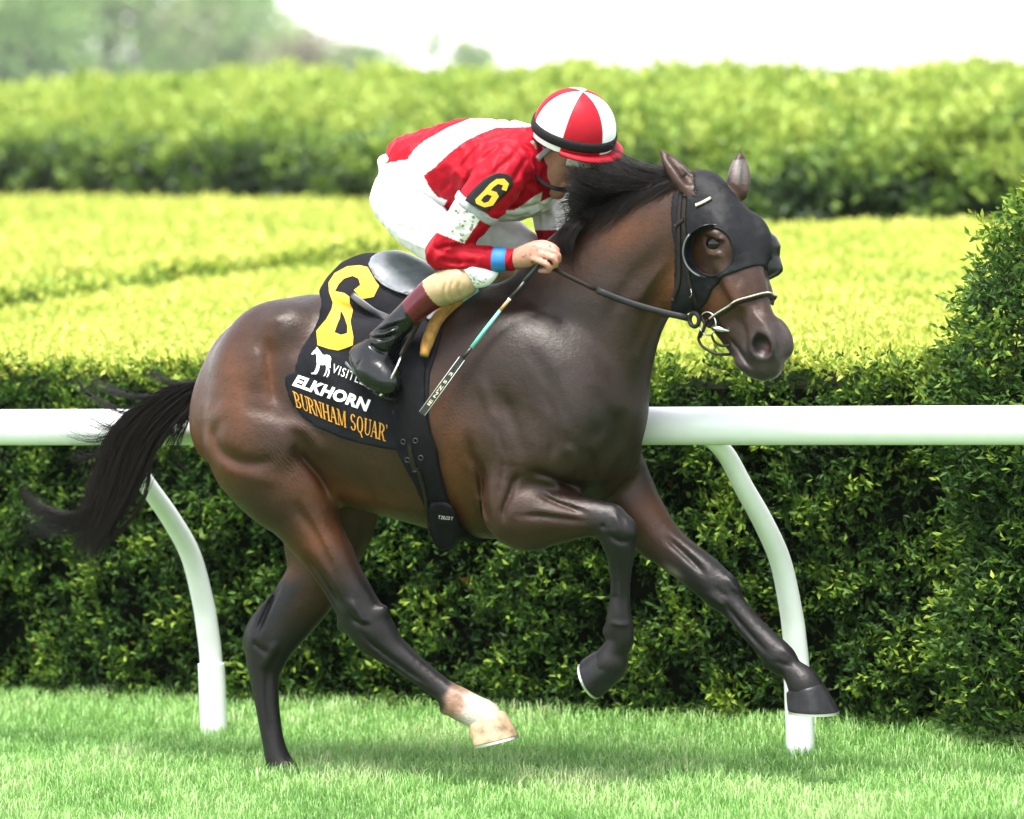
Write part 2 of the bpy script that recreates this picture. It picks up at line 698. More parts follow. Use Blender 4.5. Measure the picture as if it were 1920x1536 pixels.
# joint sleeve between two rail lengths, out of sight behind the horse in this view
prof = [(398, 1398), (396, 1245), (389, 1180), (380, 1126), (357, 1040), (319, 971), (277, 911), (237, 852), (222, 822)]
pv = [rl(on_plane(x, y, PB_L, UH)) for x, y in prof]
pv[0] = np.array([0, pv[1][1], -0.02])
for p in pv: p[0] = 0.0
pv[-1] = np.array([0.0, -RAIL_L + 0.012, RAIL_Z - 0.03])
curve = smooth_poly(pv, 6)
pV, pF = tube(curve, np.interp(np.linspace(0, 1, len(curve)), [0, 0.3, 1], [0.0385, 0.0375, 0.0270]), 18)
sl_z = pv[1][2]
sV_, sF_ = tube([np.array([0, pv[1][1], z]) for z in (-0.02, 0.05, sl_z, sl_z + 0.002)], 0.0455, 18)
post0 = slv0 = None
for i in range(-3, 5):
    x = gap * i
    offy = -(x / gap) * np.dot(step, NH)
    if post0 is None:
        post0 = mesh_obj('post', pV, pF, M_PVC, rail); slv0 = mesh_obj('sleeve', sV_, sF_, M_PVC, post0)
        po = post0
    else:
        po = link(post0.copy(), rail); link(slv0.copy(), po)
    po.location = (x, offy, 0)

# ---------------------------------------------------------------- near hedge
HB_L, HB_R = ground_at(100, 1335), ground_at(1700, 1392)
hdir = unit(HB_R - HB_L); hnrm = np.array([hdir[1], -hdir[0], 0.0])
if hnrm @ NH < 0: hnrm = -hnrm
TOP_L = on_plane(100, 668, HB_L, hnrm)[2]; TOP_R = on_plane(1650, 695, HB_L, hnrm)[2]
print('HEDGE', HB_L, HB_R, TOP_L, TOP_R)
HZ = 0.5 * (TOP_L + TOP_R)
rg = np.random.default_rng(11)


def sprigs(P, Dm, nleaf, lsize, spread, rng, length=0.05):
    """leaves set along little shoots"""
    n = len(P)
    D = unit(Dm + rng.normal(0, spread, (n, 3)))
    idx = np.repeat(np.arange(n), nleaf)
    t_ = np.tile(np.linspace(0.0, 1.0, nleaf), n)
    base = P[idx] + D[idx] * (t_ * length)[:, None]
    LD = unit(D[idx] * 0.75 + rng.normal(0, 0.55, (n * nleaf, 3)))
    return base, LD, idx, lsize * rng.uniform(0.7, 1.25, n * nleaf)


def hedge_face(name, A, B, z0, z1, nrm, dens, nleaf, lsize, mat, parent, rough=0.09, seed=3, fresh=0.0, hole=0.35, org=None, length=0.05, top_bias=0.25):
    L = np.linalg.norm(B - A)
    n = int(L * (z1 - z0) * dens)
    u = rg.random(n) * L; z = z0 + rg.random(n) * (z1 - z0)
    P = A + (u / L)[:, None] * (B - A)
    P[:, 2] = z
    nz = lump(P, 1.6, seed); nz2 = lump(P, 5.0, seed + 1)
    keep = rg.random(n) < np.clip(0.88 + 0.8 * nz2 + 0.35 * nz, 0.28, 1.0)
    P, nz, nz2 = P[keep], nz[keep], nz2[keep]
    n = len(P)
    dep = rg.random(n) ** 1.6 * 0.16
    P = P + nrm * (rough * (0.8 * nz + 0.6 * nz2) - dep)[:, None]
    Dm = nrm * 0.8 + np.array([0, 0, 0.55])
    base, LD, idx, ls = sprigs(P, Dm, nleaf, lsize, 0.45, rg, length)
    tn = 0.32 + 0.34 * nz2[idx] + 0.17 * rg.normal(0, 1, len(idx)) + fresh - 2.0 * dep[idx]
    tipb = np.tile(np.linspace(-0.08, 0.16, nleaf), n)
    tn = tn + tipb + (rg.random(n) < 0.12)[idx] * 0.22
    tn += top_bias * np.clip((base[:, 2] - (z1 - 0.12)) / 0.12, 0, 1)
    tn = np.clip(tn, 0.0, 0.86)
    brown = (rg.random(n) < 0.0015)[idx]
    # a few dead brown patches
    for _ in range(5):
        c = P[rg.integers(0, n)]
        brown |= (np.linalg.norm(P - c, axis=1) < 0.05)[idx] & (rg.random(len(idx)) < 0.6)
    tn = np.where(brown, 1.0, tn)
    org = np.zeros(3) if org is None else org
    return leaf_mesh(name, base - org, LD, ls, tn, mat, parent, rng=rg)


def hedge_top(name, poly, z, dens_fn, nleaf, lsize_fn, mat, parent, seed=5, rough=0.05, org=None, length=0.05, tint0=0.55, slope=None, ref=17.5):
    """poly: convex-ish plan outline (x, y)"""
    poly = np.array(poly, float)
    lo, hi = poly.min(0), poly.max(0)
    area = np.prod(hi - lo)
    n = int(area * dens_fn)
    q = lo + rg.random((n, 2)) * (hi - lo)
    dist = np.hypot(q[:, 0], q[:, 1])
    ins = (poly_dist(q[:, 0], q[:, 1], poly, True) < 0) & (rg.random(n) < (ref / np.maximum(dist, ref)) ** 2)      # coarser with distance
    q = q[ins]; dist = dist[ins]
    n = len(q)
    P = np.concatenate([q, np.full((n, 1), z)], 1)
    if slope is not None:
        P[:, 2] += slope(q)
    nz = lump(P * np.array([1, 1, 0]), 0.5, seed); nz2 = lump(P * np.array([1, 1, 0]), 2.2, seed + 1)
    P[:, 2] += rough * (nz * 0.8 + nz2 * 0.7) - rg.random(n) ** 2 * 0.05
    base, LD, idx, ls = sprigs(P, np.array([0, 0, 1.0]), nleaf, lsize_fn, 0.6, rg, length)
    ls = ls * np.clip(dist / ref, 1.0, 2.2)[idx]
    tn = np.clip(tint0 + 0.22 * nz[idx] + 0.22 * nz2[idx] + 0.13 * rg.normal(0, 1, len(idx)), 0, 1)
    org = np.zeros(3) if org is None else org
    return leaf_mesh(name, base - org, LD, ls, tn, mat, parent, rng=rg)


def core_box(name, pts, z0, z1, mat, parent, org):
    """dark solid added inside a hedge to block light: prism on a plan outline"""
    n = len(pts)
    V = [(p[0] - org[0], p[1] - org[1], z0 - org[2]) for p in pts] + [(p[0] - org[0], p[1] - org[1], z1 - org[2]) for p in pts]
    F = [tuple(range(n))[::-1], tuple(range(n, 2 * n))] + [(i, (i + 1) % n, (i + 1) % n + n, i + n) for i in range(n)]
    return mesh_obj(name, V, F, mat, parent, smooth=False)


A_ = HB_L - hdir * 3.0; B_ = HB_R + hdir * 3.0
hA = empty('hedge', tuple(HB_L))
tag(hA, 'low wide clipped yew hedge with yellow top right behind the white rail', 'hedge')
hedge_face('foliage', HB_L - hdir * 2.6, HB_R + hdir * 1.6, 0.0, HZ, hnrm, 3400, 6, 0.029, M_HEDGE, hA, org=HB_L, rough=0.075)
# plan of the yellow top: front edge, then back to the boundary with the second hedge
back_l = ground_at(0, 590, HZ); back_m = ground_at(700, 490, HZ)
bdir = unit(back_m - back_l)
back_far = back_m + bdir * 5.0
right_far = ground_at(2100, 425, HZ); right_near = HB_R + hdir * 1.4
planA = [(HB_L - hdir * 2.8)[:2], (HB_R + hdir * 1.8)[:2], right_far[:2], ground_at(1480, 432, HZ)[:2], ground_at(960, 415, HZ)[:2], ground_at(800, 440, HZ)[:2], back_m[:2], back_l[:2], (back_l - bdir * 1.5 - hdir * 1.0)[:2]]
hedge_top('foliage', planA, HZ, 1800, 4, 0.033, M_TOP, hA, org=HB_L, tint0=0.74, rough=0.024, length=0.026)
inA = [np.array(p) for p in planA]
cA = np.mean(inA, 0)
core_box('dark_core', [p + (cA - p) / np.linalg.norm(cA - p) * 0.16 for p in inA], 0.0, HZ - 0.10, M_CORE, hA, HB_L)

# ---------------------------------------------------------------- second hedge, a little higher, to the left
ZB = HZ + 0.07
hB = empty('hedge', tuple(back_l))
tag(hB, 'second yellow topped hedge on the left between the rail hedge and the tall one', 'hedge')
far_l = ground_at(-700, 380, ZB); far_m = ground_at(760, 386, ZB)
planB = [(back_l - bdir * 1.5 - hdir * 1.0)[:2], (back_l - bdir * 0.2)[:2], back_m[:2], (back_m + bdir * 1.2)[:2], ground_at(960, 404, ZB)[:2], far_m[:2], far_l[:2], ground_at(-700, 520, ZB)[:2]]
hedge_top('foliage', planB, ZB, 620, 4, 0.045, M_TOP, hB, org=back_l, tint0=0.70, seed=15, rough=0.035, length=0.035, ref=22.0)
bn = np.array([bdir[1], -bdir[0], 0.0])
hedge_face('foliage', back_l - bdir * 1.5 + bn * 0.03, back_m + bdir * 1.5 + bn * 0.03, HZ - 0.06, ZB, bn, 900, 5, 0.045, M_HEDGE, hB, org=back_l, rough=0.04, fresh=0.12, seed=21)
cB = np.mean([np.array(p) for p in planB], 0)
core_box('dark_core', [np.array(p) + (cB - p) / np.linalg.norm(cB - p) * 0.12 for p in planB], 0.0, ZB - 0.10, M_CORE, hB, back_l)

# ---------------------------------------------------------------- tall far hedge across the whole back
hC = empty('tall_hedge', (0, 34, 0))
tag(hC, 'tall rounded green hedge across the back behind the yellow hedge tops', 'hedge')
C_L = ground_at(-800, 376, ZB)[:2]; C_M = ground_at(760, 388, ZB)[:2]; C_R1 = ground_at(1480, 430, HZ)[:2]; C_R2 = ground_at(2700, 370, HZ)[:2]
front = np.array([C_L, C_M, ground_at(1100, 418, HZ)[:2], C_R1, C_R2])
org = np.array([0, 34.0, 0])
PC, DC, TC, SC = [], [], [], []
for i in range(len(front) - 1):
    a, b_ = front[i], front[i + 1]
    L = np.linalg.norm(b_ - a)
    d = (b_ - a) / L
    nn_ = np.array([d[1], -d[0]])
    if nn_[1] > 0: nn_ = -nn_
    n = int(L * 5.2 * 260)
    u = rg.random(n) * L; v = rg.random(n) * 5.2          # v: arc length up the face and over the top
    base = a + d * u[:, None]
    wv = lump(np.concatenate([base, np.zeros((n, 1))], 1), 0.25, 31) * 0.05
    drop = np.interp(base[:, 0], [-4.5, 3.2], [0.10, 0.39])
    pz = np.where(v < 0.85, 1.0 + v - drop * v / 0.85, 1.85 - drop + (1 - np.exp(-(v - 0.85) * 0.75)) * 0.46) + wv
    pb = np.where(v < 0.85, 0.0, (v - 0.85))
    P = np.concatenate([base - nn_ * pb[:, None], pz[:, None]], 1)
    nz = lump(P, 0.9, 33); nz2 = lump(P, 2.2, 34)
    keep = rg.random(n) < np.clip(0.8 + 0.9 * nz2, 0.08, 1)
    P, nz, nz2, v = P[keep], nz[keep], nz2[keep], v[keep]
    n3 = np.array([nn_[0], nn_[1], 0.0])
    out = np.where((v < 0.85)[:, None], n3 * 0.9 + np.array([0, 0, 0.4]), n3 * 0.3 + np.array([0, 0, 1.0]))
    P = P + out * (0.06 * nz + 0.08 * nz2 - 0.12 * rg.random(len(P)) ** 2)[:, None]
    bs, LD, idx, ls = sprigs(P, out, 4, 0.085, 0.5, rg, 0.10)
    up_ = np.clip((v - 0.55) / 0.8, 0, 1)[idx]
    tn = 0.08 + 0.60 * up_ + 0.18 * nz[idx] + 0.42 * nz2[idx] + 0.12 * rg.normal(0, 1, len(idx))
    PC.append(bs); DC.append(LD); TC.append(np.clip(tn, 0, 1)); SC.append(ls)
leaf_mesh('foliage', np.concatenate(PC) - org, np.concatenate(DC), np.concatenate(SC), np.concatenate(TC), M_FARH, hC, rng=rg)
bk = [np.array(p) + np.array([0.0, 5.0]) for p in front[::-1]]
prs = [np.array(p) + np.array([0.05, 0.22]) for p in front]
core_box('dark_core', prs + bk, 0.0, 1.48, M_CORE, hC, org)
core_box('dark_core', [p + np.array([0, 1.2]) for p in front] + bk, 0.0, 1.72, M_CORE, hC, org)
# a few tall shoots standing out of the clipped top
for (x, y0, y1) in ((148, 170, 122), (408, 165, 130), (845, 158, 122), (1038, 156, 128), (1230, 156, 138), (1525, 156, 128), (330, 168, 142), (1720, 146, 126), (1860, 142, 122), (590, 166, 146), (1440, 154, 138)):
    p = at_depth(x, y0 + 6, 36.0); q = at_depth(x + rg.uniform(-6, 6), y1, 36.0)
    n = 26
    f = np.linspace(0, 1, n)
    base = p + (q - p) * f[:, None]
    LD = unit(np.array([0, 0, 0.6]) + rg.normal(0, 0.6, (n, 3)))
    leaf_mesh('shoot', base - org, LD, rg.uniform(0.06, 0.11, n) * (1.2 - 0.6 * f), np.full(n, 0.72), M_FARH, hC, rng=rg)

# ---------------------------------------------------------------- clipped yew at the right edge
ys_b = ground_at(2128, 1400)
shrub = empty('yew_shrub', tuple(ys_b))
tag(shrub, 'tall dark clipped yew at the right edge in front of the hedge', 'shrub')
n = 10500
an_ = rg.uniform(0, 2 * math.pi, n); hh_ = rg.random(n) * 1.9
prof_r = np.interp(hh_, [0, 0.6, 1.2, 1.45, 1.7, 1.9], [0.53, 0.55, 0.55, 0.51, 0.38, 0.10])
P = np.stack([np.cos(an_) * prof_r, np.sin(an_) * prof_r, hh_], 1)
nz = lump(P, 1.6, 51); nz2 = lump(P, 4.5, 52)
out = np.stack([np.cos(an_), np.sin(an_), np.full(n, 0.5)], 1)
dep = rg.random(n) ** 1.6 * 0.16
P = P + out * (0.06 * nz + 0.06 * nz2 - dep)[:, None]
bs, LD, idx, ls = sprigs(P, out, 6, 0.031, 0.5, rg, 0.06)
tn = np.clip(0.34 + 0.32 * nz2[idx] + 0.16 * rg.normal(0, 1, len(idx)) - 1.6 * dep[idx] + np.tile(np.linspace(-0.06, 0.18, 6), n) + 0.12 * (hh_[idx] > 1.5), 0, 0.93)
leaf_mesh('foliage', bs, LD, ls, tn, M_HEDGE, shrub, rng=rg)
V, F = [], []
for i, z in enumerate((0.0, 0.6, 1.1, 1.35, 1.6)):
    r_ = np.interp(z, [0, 1.1, 1.35, 1.6], [0.36, 0.36, 0.30, 0.12])
    for j in range(14):
        V.append((r_ * math.cos(j * 2 * math.pi / 14), r_ * math.sin(j * 2 * math.pi / 14), z))
for i in range(4):
    for j in range(14):
        k = (j + 1) % 14
        F.append((i * 14 + j, i * 14 + k, (i + 1) * 14 + k, (i + 1) * 14 + j))
F.append(tuple(56 + j for j in range(14)))
mesh_obj('dark_core', V, F, M_CORE, shrub)  # dark solid added inside the shrub to stop light coming through

# ---------------------------------------------------------------- trees far behind the hedges
M_BARK = pbr('bark', (0.10, 0.075, 0.055), 0.9, 6, 0.4, bump=(12, 0.5, 0.05))


def tree(px, dist, ztop, width, tints, label, n=2600, leaf=0.32, group='trees far behind the hedges', seed=1, low=0.8):
    r = np.random.default_rng(seed)
    p = at_depth(px, 150, dist)
    root = empty('tree', (p[0], p[1], 0.0))
    tag(root, label, 'tree', group)
    # trunk and limbs
    V, F = tube([(0, 0, -0.1), (0.05, 0, ztop * 0.25), (0.12, 0.05, ztop * 0.55), (0.1, 0, ztop * 0.9)], [width * 0.05, width * 0.04, width * 0.025, width * 0.008], 10)
    tk = mesh_obj('trunk', V, F, M_BARK, root)
    cl = []
    for k in range(24):
        a = r.uniform(0, 6.28); rr = width * 0.5 * math.sqrt(r.random()) * 0.8; z = r.uniform(low + 0.4, ztop * 0.92)
        wz = math.sin(math.pi * np.clip((z - low * 0.3) / (ztop - low * 0.2), 0.12, 0.95)) ** 0.7
        c = np.array([rr * math.cos(a) * wz * 1.15, rr * math.sin(a) * wz, z]); cl.append(c)
        V, F = tube([(0.08, 0, max(0.5, z * 0.5)), c * np.array([0.5, 0.5, 0.82]), c], [width * 0.02, width * 0.012, width * 0.005], 6)
        mesh_obj('limb', V, F, M_BARK, root)
    cl = np.array(cl)
    k = r.integers(0, len(cl), n)
    v = unit(r.normal(0, 1, (n, 3))) * (r.random(n) ** 0.4)[:, None] * width * 0.24 * r.uniform(0.6, 1.2, len(cl))[k][:, None]
    P = cl[k] + v * np.array([1.1, 1.1, 0.75])
    D = unit(v + r.normal(0, 0.6, (n, 3)) * width * 0.1)
    tn = np.clip(tints + 0.16 * (r.random(len(cl)) - 0.5)[k] * 2 + 0.12 * r.normal(0, 1, n), 0, 1)
    leaf_mesh('crown', P, D, leaf * r.uniform(0.6, 1.3, n), tn, M_TREE, root, aspect=0.7, rng=r)


M_TREE = leaf_mat('tree_leaves', [(0.0, (0.08, 0.15, 0.045)), (0.35, (0.14, 0.25, 0.065)), (0.7, (0.25, 0.38, 0.10)), (1.0, (0.26, 0.20, 0.16))], 0.6, 0.3)  # greens lightened to carry part of the distant haze
tree(10, 640, 19.0, 26.0, 0.45, 'dark green broad tree at the far left edge of the sky', seed=3, leaf=1.3, n=4200, low=1.0)
tree(205, 700, 21.0, 30.0, 0.68, 'lighter green leafy tree second from the left behind the tall hedge', seed=4, leaf=1.4, n=4200, low=1.0)
tree(430, 720, 20.0, 28.0, 0.55, 'green tree right of the lighter one, its crown cut by the picture top', seed=5, leaf=1.4, n=4200, low=1.0)
tree(556, 620, 9.5, 12.0, 0.93, 'small brownish tree standing above the hedge at the end of the trees', seed=6, leaf=0.9, n=1600, low=0.5)
tree(672, 780, 8.0, 13.0, 0.55, 'pale round distant tree between the tree group and the helmet', seed=7, leaf=1.3, n=3200, low=0.5)
tree(890, 900, 10.0, 8.0, 0.55, 'faint slim distant tree above the hedge left of the helmet', seed=8, leaf=1.2, n=1500, low=0.5)
tree(815, 930, 13.5, 5.0, 0.66, 'very faint small tree top in the white sky', seed=9, leaf=0.8, n=340, low=7.0)

# ---------------------------------------------------------------- grass
t = NT('grass_blades')
a = t.attr('tint')
c = t.ramp(a.outputs['Fac'], [(0.0, (0.07, 0.18, 0.03)), (0.4, (0.18, 0.38, 0.08)), (0.75, (0.32, 0.52, 0.17)), (1.0, (0.42, 0.50, 0.24))])
b = t.n('ShaderNodeBsdfPrincipled', Base__Color=c, Roughness=0.42)
tr = t.n('ShaderNodeBsdfTranslucent', Color=c)
mx = t.n('ShaderNodeMixShader', Fac=0.35)
t.t.links.new(b.outputs[0], mx.inputs[1]); t.t.links.new(tr.outputs[0], mx.inputs[2])
M_GRASS = t.done(mx.outputs[0])


def grass(n, lo, hi, hmin, hmax, seed):
    r = np.random.default_rng(seed)
    q = np.stack([r.uniform(lo[0], hi[0], n), r.uniform(lo[1], hi[1], n)], 1)
    # stop at the hedge
    d = (q - HB_L[:2]) @ hnrm[:2]
    q = q[d > -0.05]; d = d[d > -0.05]
    n = len(q)
    P = np.concatenate([q, np.full((n, 1), GROUND_Z - 0.002)], 1)
    nz = lump(P, 0.8, 61); nz2 = lump(P, 3.0, 62)
    h = r.uniform(hmin, hmax, n) * (1 + 0.18 * nz + 0.25 * nz2)
    h *= 1 + 1.1 * np.exp(-(d / 0.35) ** 2) + 0.55 * np.exp(-((d - 1.3) / 0.9) ** 2)      # longer under the rail and along the hedge
    az = r.uniform(0, 2 * math.pi, n)
    lean = r.uniform(0.25, 1.25, n)
    dx = np.stack([np.cos(az), np.sin(az), np.zeros(n)], 1)
    sx = np.stack([-np.sin(az), np.cos(az), np.zeros(n)], 1)
    w = r.uniform(0.0007, 0.0015, n)[:, None]
    up = np.array([0, 0, 1.0])
    hh = h[:, None]; ll = lean[:, None]
    m1 = P + up * hh * 0.5 + dx * hh * ll * 0.18
    m2 = P + up * hh * (0.85 - 0.1 * ll) + dx * hh * ll * 0.5
    tp = P + up * hh * (1.0 - 0.25 * ll) + dx * hh * ll * 0.85
    V = np.stack([P - sx * w, P + sx * w, m1 + sx * w, m1 - sx * w, m2 + sx * w * 0.7, m2 - sx * w * 0.7, tp], 1)
    b0 = np.arange(n)[:, None] * 7
    F = np.concatenate([b0 + np.array([[0, 1, 2]]), b0 + np.array([[0, 2, 3]]), b0 + np.array([[3, 2, 4]]), b0 + np.array([[3, 4, 5]]), b0 + np.array([[5, 4, 6]])], 1).reshape(-1, 3)
    tn = np.clip(0.42 + 0.26 * nz + 0.26 * nz2 + 0.16 * r.normal(0, 1, n) + 0.18 * np.exp(-((d - 1.2) / 0.8) ** 2), 0, 1)
    tn = np.where(r.random(n) < 0.03, 0.95, tn)
    return V.reshape(-1, 3), F, np.repeat(tn, 7)


gc = ground_at(960, 1440)
V1, F1, T1 = grass(230000, (gc[0] - 2.5, gc[1] - 1.7), (gc[0] + 2.5, gc[1] + 4.4), 0.018, 0.038, 5)
V2, F2, T2 = grass(60000, (gc[0] - 7, gc[1] - 3.5), (gc[0] + 7, gc[1] + 7), 0.018, 0.038, 6)
V_ = np.concatenate([V1, V2]); F_ = np.concatenate([F1, F2 + len(V1)]); T_ = np.concatenate([T1, T2])
gr = mesh_obj('grass', V_, F_, M_GRASS, attrs={'tint': T_})
tag(gr, 'short pale green turf grass of the racecourse', 'grass', kind='stuff')

# weed stalks at the foot of the shrub
wd = empty('weed', tuple(ground_at(1895, 1402)))
tag(wd, 'straggly weed with long bare stems at the foot of the right shrub', 'weed')
M_STEM = pbr('weed_stem', (0.16, 0.19, 0.06), 0.7, 30, 0.3)
for (dx, dy, hgt, sx_) in ((0, 0, 0.26, -0.06), (0.03, 0.02, 0.22, -0.02), (0.01, -0.03, 0.24, -0.10), (0.05, 0, 0.18, 0.02), (-0.02, 0.0, 0.10, -0.12)):
    V, F = tube([(dx, dy, 0), (dx + sx_ * 0.3, dy, hgt * 0.45), (dx + sx_ * 0.7, dy - 0.01, hgt * 0.8), (dx + sx_, dy - 0.02, hgt)], [0.005, 0.0045, 0.0035, 0.002], 6)
    st_ = mesh_obj('stem', V, F, M_STEM, wd)
# ================================================================== the horse
def rad(px):
    return px / PPM


PHI = math.radians(48.0)            # the head is turned a little further towards the camera than the body
_polp = H(1338, 372, 0.0)
HX = np.array([math.cos(PHI - THETA), -math.sin(PHI - THETA), 0.0])     # head forward, in horse coordinates
HY = np.array([math.sin(PHI - THETA), math.cos(PHI - THETA), 0.0])      # head left


def HH(px, py, s=0.0):
    """like H but on the vertical plane of the turned head"""
    d = ray(px, py)
    dl = np.array([d @ UH, -(d @ NH), d[2]])
    c = CAM - ORG
    cl = np.array([c @ UH, -(c @ NH), c[2]])
    t = (-s - (cl - _polp) @ HY) / (dl @ HY)
    return cl + dl * t


def pairs(field, st, k=0.02, scale=0.955, lat=(0, 1, 0), fn=H, steps=3, sub=False):
    """limb given as stations (edge, edge, s, side half-width factor): centre and radius follow from the two edges"""
    P, r, w = [], [], []
    for a, b, s, wf in st:
        a = np.array(a, float); b = np.array(b, float)
        c = (a + b) / 2
        P.append(fn(c[0], c[1], s))
        rr = np.linalg.norm(a - b) / 2 / PPM * scale
        r.append(rr); w.append(rr * wf)
    field.chain(P, r, w, lat=lat, k=k, steps=steps, sub=sub, ck=0.004)


def blob(field, px, py, s, rx, rz, ws, ang=0.0, k=0.03, fn=H, sub=False, hd=False):
    """muscle: ellipsoid with half-axes rx (along ang), rz in picture pixels and ws metres sideways"""
    c = fn(px, py, s)
    a = math.radians(ang)
    fx = HX if hd else np.array([1.0, 0, 0])
    fy = HY if hd else np.array([0, 1.0, 0])
    up = np.array([0, 0, 1.0])
    e1 = math.cos(a) * fx + math.sin(a) * up
    e2 = -math.sin(a) * fx + math.cos(a) * up
    field.ell(c, [e1 * rad(rx), e2 * rad(rz), fy * ws], k=k, sub=sub)


def crease(field, pts, wid, amp, s_lo=0.03, s_hi=0.5, soft=0.05):
    """raise (amp > 0) or press in (amp < 0) the near side along a traced line"""
    pts = smooth_poly(pts, 4) if len(pts) > 2 else np.asarray(pts, float)
    m = 2.2 * wid
    L = [H(x + dx, y + dy, s) for x, y in pts for dx, dy in ((-m, 0), (m, 0), (0, -m), (0, m)) for s in (s_lo, min(s_hi, 0.36))]
    L = np.array(L)
    bx = field.box(L.min(0), L.max(0))
    if bx is None:
        return
    sl, x, y, z = bx
    sub = field.F[sl]
    near = np.abs(sub) < 0.045
    ii = np.argwhere(near)
    if not len(ii):
        return
    G = np.stack([x[ii[:, 0], 0, 0], y[0, ii[:, 1], 0], z[0, 0, ii[:, 2]]], 1)
    px, py = to_pix(G)
    d, tt = poly_dist_t(px, py, pts)
    sv = -G[:, 1]
    g = np.clip((sv - s_lo) / soft, 0, 1)
    g = g * g * (3 - 2 * g) * np.clip((s_hi - sv) / 0.03, 0, 1)
    e = np.clip(np.minimum(tt, 1 - tt) / 0.3, 0, 1)      # fade towards both ends of the line
    g = g * e * e * (3 - 2 * e)
    sub[near] -= (amp * 1.25 * np.exp(-(d / wid) ** 2) * g).astype(np.float32)


hz = 0.0057
_c = [H(330, 800, 0.2), H(1600, 800, 0.2), H(330, 800, -0.2), H(1600, 800, -0.35)]
HF = Field([min(p[0] for p in _c) - 0.02, -0.36, -0.02], [max(p[0] for p in _c) + 0.05, 0.37, 2.0], hz)

# --- trunk: (top edge, bottom edge, half width)
trunk = [((470, 640), (468, 790), 0.085), ((500, 592), (510, 870), 0.17), ((565, 556), (590, 912), 0.235),
         ((650, 556), (675, 942), 0.255), ((740, 566), (765, 968), 0.275), ((830, 556), (855, 993), 0.283),
         ((905, 536), (930, 1008), 0.272), ((972, 545), (1004, 990), 0.245), ((1030, 600), (1062, 940), 0.205),
         ((1070, 690), (1090, 890), 0.15)]
P, r, w = [], [], []
for a, b, ww in trunk:
    A = H(*a, 0.0); B = H(*b, 0.0)
    P.append((A + B) / 2); r.append(np.linalg.norm(A - B) / 2); w.append(ww)
HF.chain(P, r, w, k=0.05, steps=3, ck=0.012, coarse=True)
# --- neck
neck = [((960, 535), (1146, 830), 0.160), ((1035, 450), (1172, 710), 0.128), ((1108, 400), (1182, 650), 0.102),
        ((1182, 362), (1200, 598), 0.088), ((1246, 342), (1228, 554), 0.082), ((1296, 336), (1290, 500), 0.076)]
P, r, w = [], [], []
for a, b, ww in neck:
    c = (np.array(a) + np.array(b)) / 2
    P.append(H(c[0], c[1], 0.0)); r.append(rad(np.hypot(a[0] - b[0], a[1] - b[1]) / 2)); w.append(ww)
HF.chain(P, r, w, k=0.06, steps=3, ck=0.010, coarse=True)
# --- shoulder and chest masses
for sg in (1, -1):
    blob(HF, 985, 700, 0.13 * sg, 112, 185, 0.125, 62, k=0.06)
blob(HF, 1055, 800, 0.145, 80, 100, 0.105, 0, k=0.045)          # point of the shoulder, near
blob(HF, 1114, 795, -0.13, 78, 100, 0.10, 0, k=0.045)
blob(HF, 1098, 850, 0.080, 55, 62, 0.070, 0, k=0.03)            # breast muscles
blob(HF, 1146, 850, -0.070, 54, 62, 0.070, 0, k=0.025)
blob(HF, 958, 830, 0.185, 70, 125, 0.085, 70, k=0.05)           # upper arms
blob(HF, 1070, 860, -0.16, 75, 100, 0.085, 70, k=0.05)
# --- croup, hips, thighs
for sg in (1, -1):
    dx = -45 if sg > 0 else 45
    blob(HF, 560 + dx, 665, 0.125 * sg, 105, 95, 0.115, 20, k=0.07)
    blob(HF, 582 + dx, 618, 0.17 * sg, 36, 26, 0.055, 25, k=0.07)           # hip bone
blob(HF, 430, 768, 0.10, 112, 78, 0.095, 70, k=0.05)                         # near buttock
blob(HF, 485, 760, -0.11, 95, 70, 0.09, 62, k=0.05)
pairs(HF, [((392, 730), (590, 700), 0.13, 0.95), ((372, 835), (612, 800), 0.15, 0.85), ((424, 912), (628, 868), 0.155, 0.86),
           ((484, 962), (632, 922), 0.155, 0.92), ((530, 1008), (644, 985), 0.15, 0.95), ((570, 1052), (668, 1040), 0.142, 0.92),
           ((595, 1086), (684, 1082), 0.135, 0.85), ((614, 1118), (702, 1112), 0.128, 0.78), ((633, 1160), (722, 1142), 0.120, 0.74),
           ((655, 1192), (746, 1178), 0.112, 0.72), ((694, 1221), (760, 1204), 0.105, 0.80), ((732, 1246), (783, 1228), 0.098, 0.88),
           ((774, 1277), (818, 1258), 0.09, 0.9), ((812, 1306), (850, 1282), 0.084, 0.95), ((828, 1330), (882, 1301), 0.08, 0.9),
           ((848, 1342), (902, 1312), 0.078, 0.92), ((868, 1352), (922, 1322), 0.076, 0.98), ((880, 1358), (940, 1334), 0.074, 0.94), ((888, 1376), (950, 1354), 0.074, 0.9)], k=0.05)
pairs(HF, [((500, 760), (660, 720), -0.12, 0.95), ((505, 860), (715, 850), -0.15, 0.85), ((512, 950), (722, 945), -0.155, 0.72),
           ((522, 1020), (692, 1016), -0.15, 0.72), ((534, 1062), (662, 1078), -0.14, 0.80), ((514, 1105), (628, 1132), -0.13, 0.78),
           ((482, 1147), (592, 1172), -0.115, 0.72), ((456, 1185), (566, 1198), -0.10, 0.70), ((455, 1222), (546, 1226), -0.095, 0.72),
           ((463, 1262), (529, 1260), -0.088, 0.82), ((473, 1305), (525, 1303), -0.08, 0.88), ((482, 1350), (528, 1348), -0.074, 0.9),
           ((491, 1395), (535, 1393), -0.07, 0.95), ((498, 1432), (550, 1430), -0.068, 0.95), ((510, 1458), (565, 1446), -0.066, 0.95)], k=0.05)
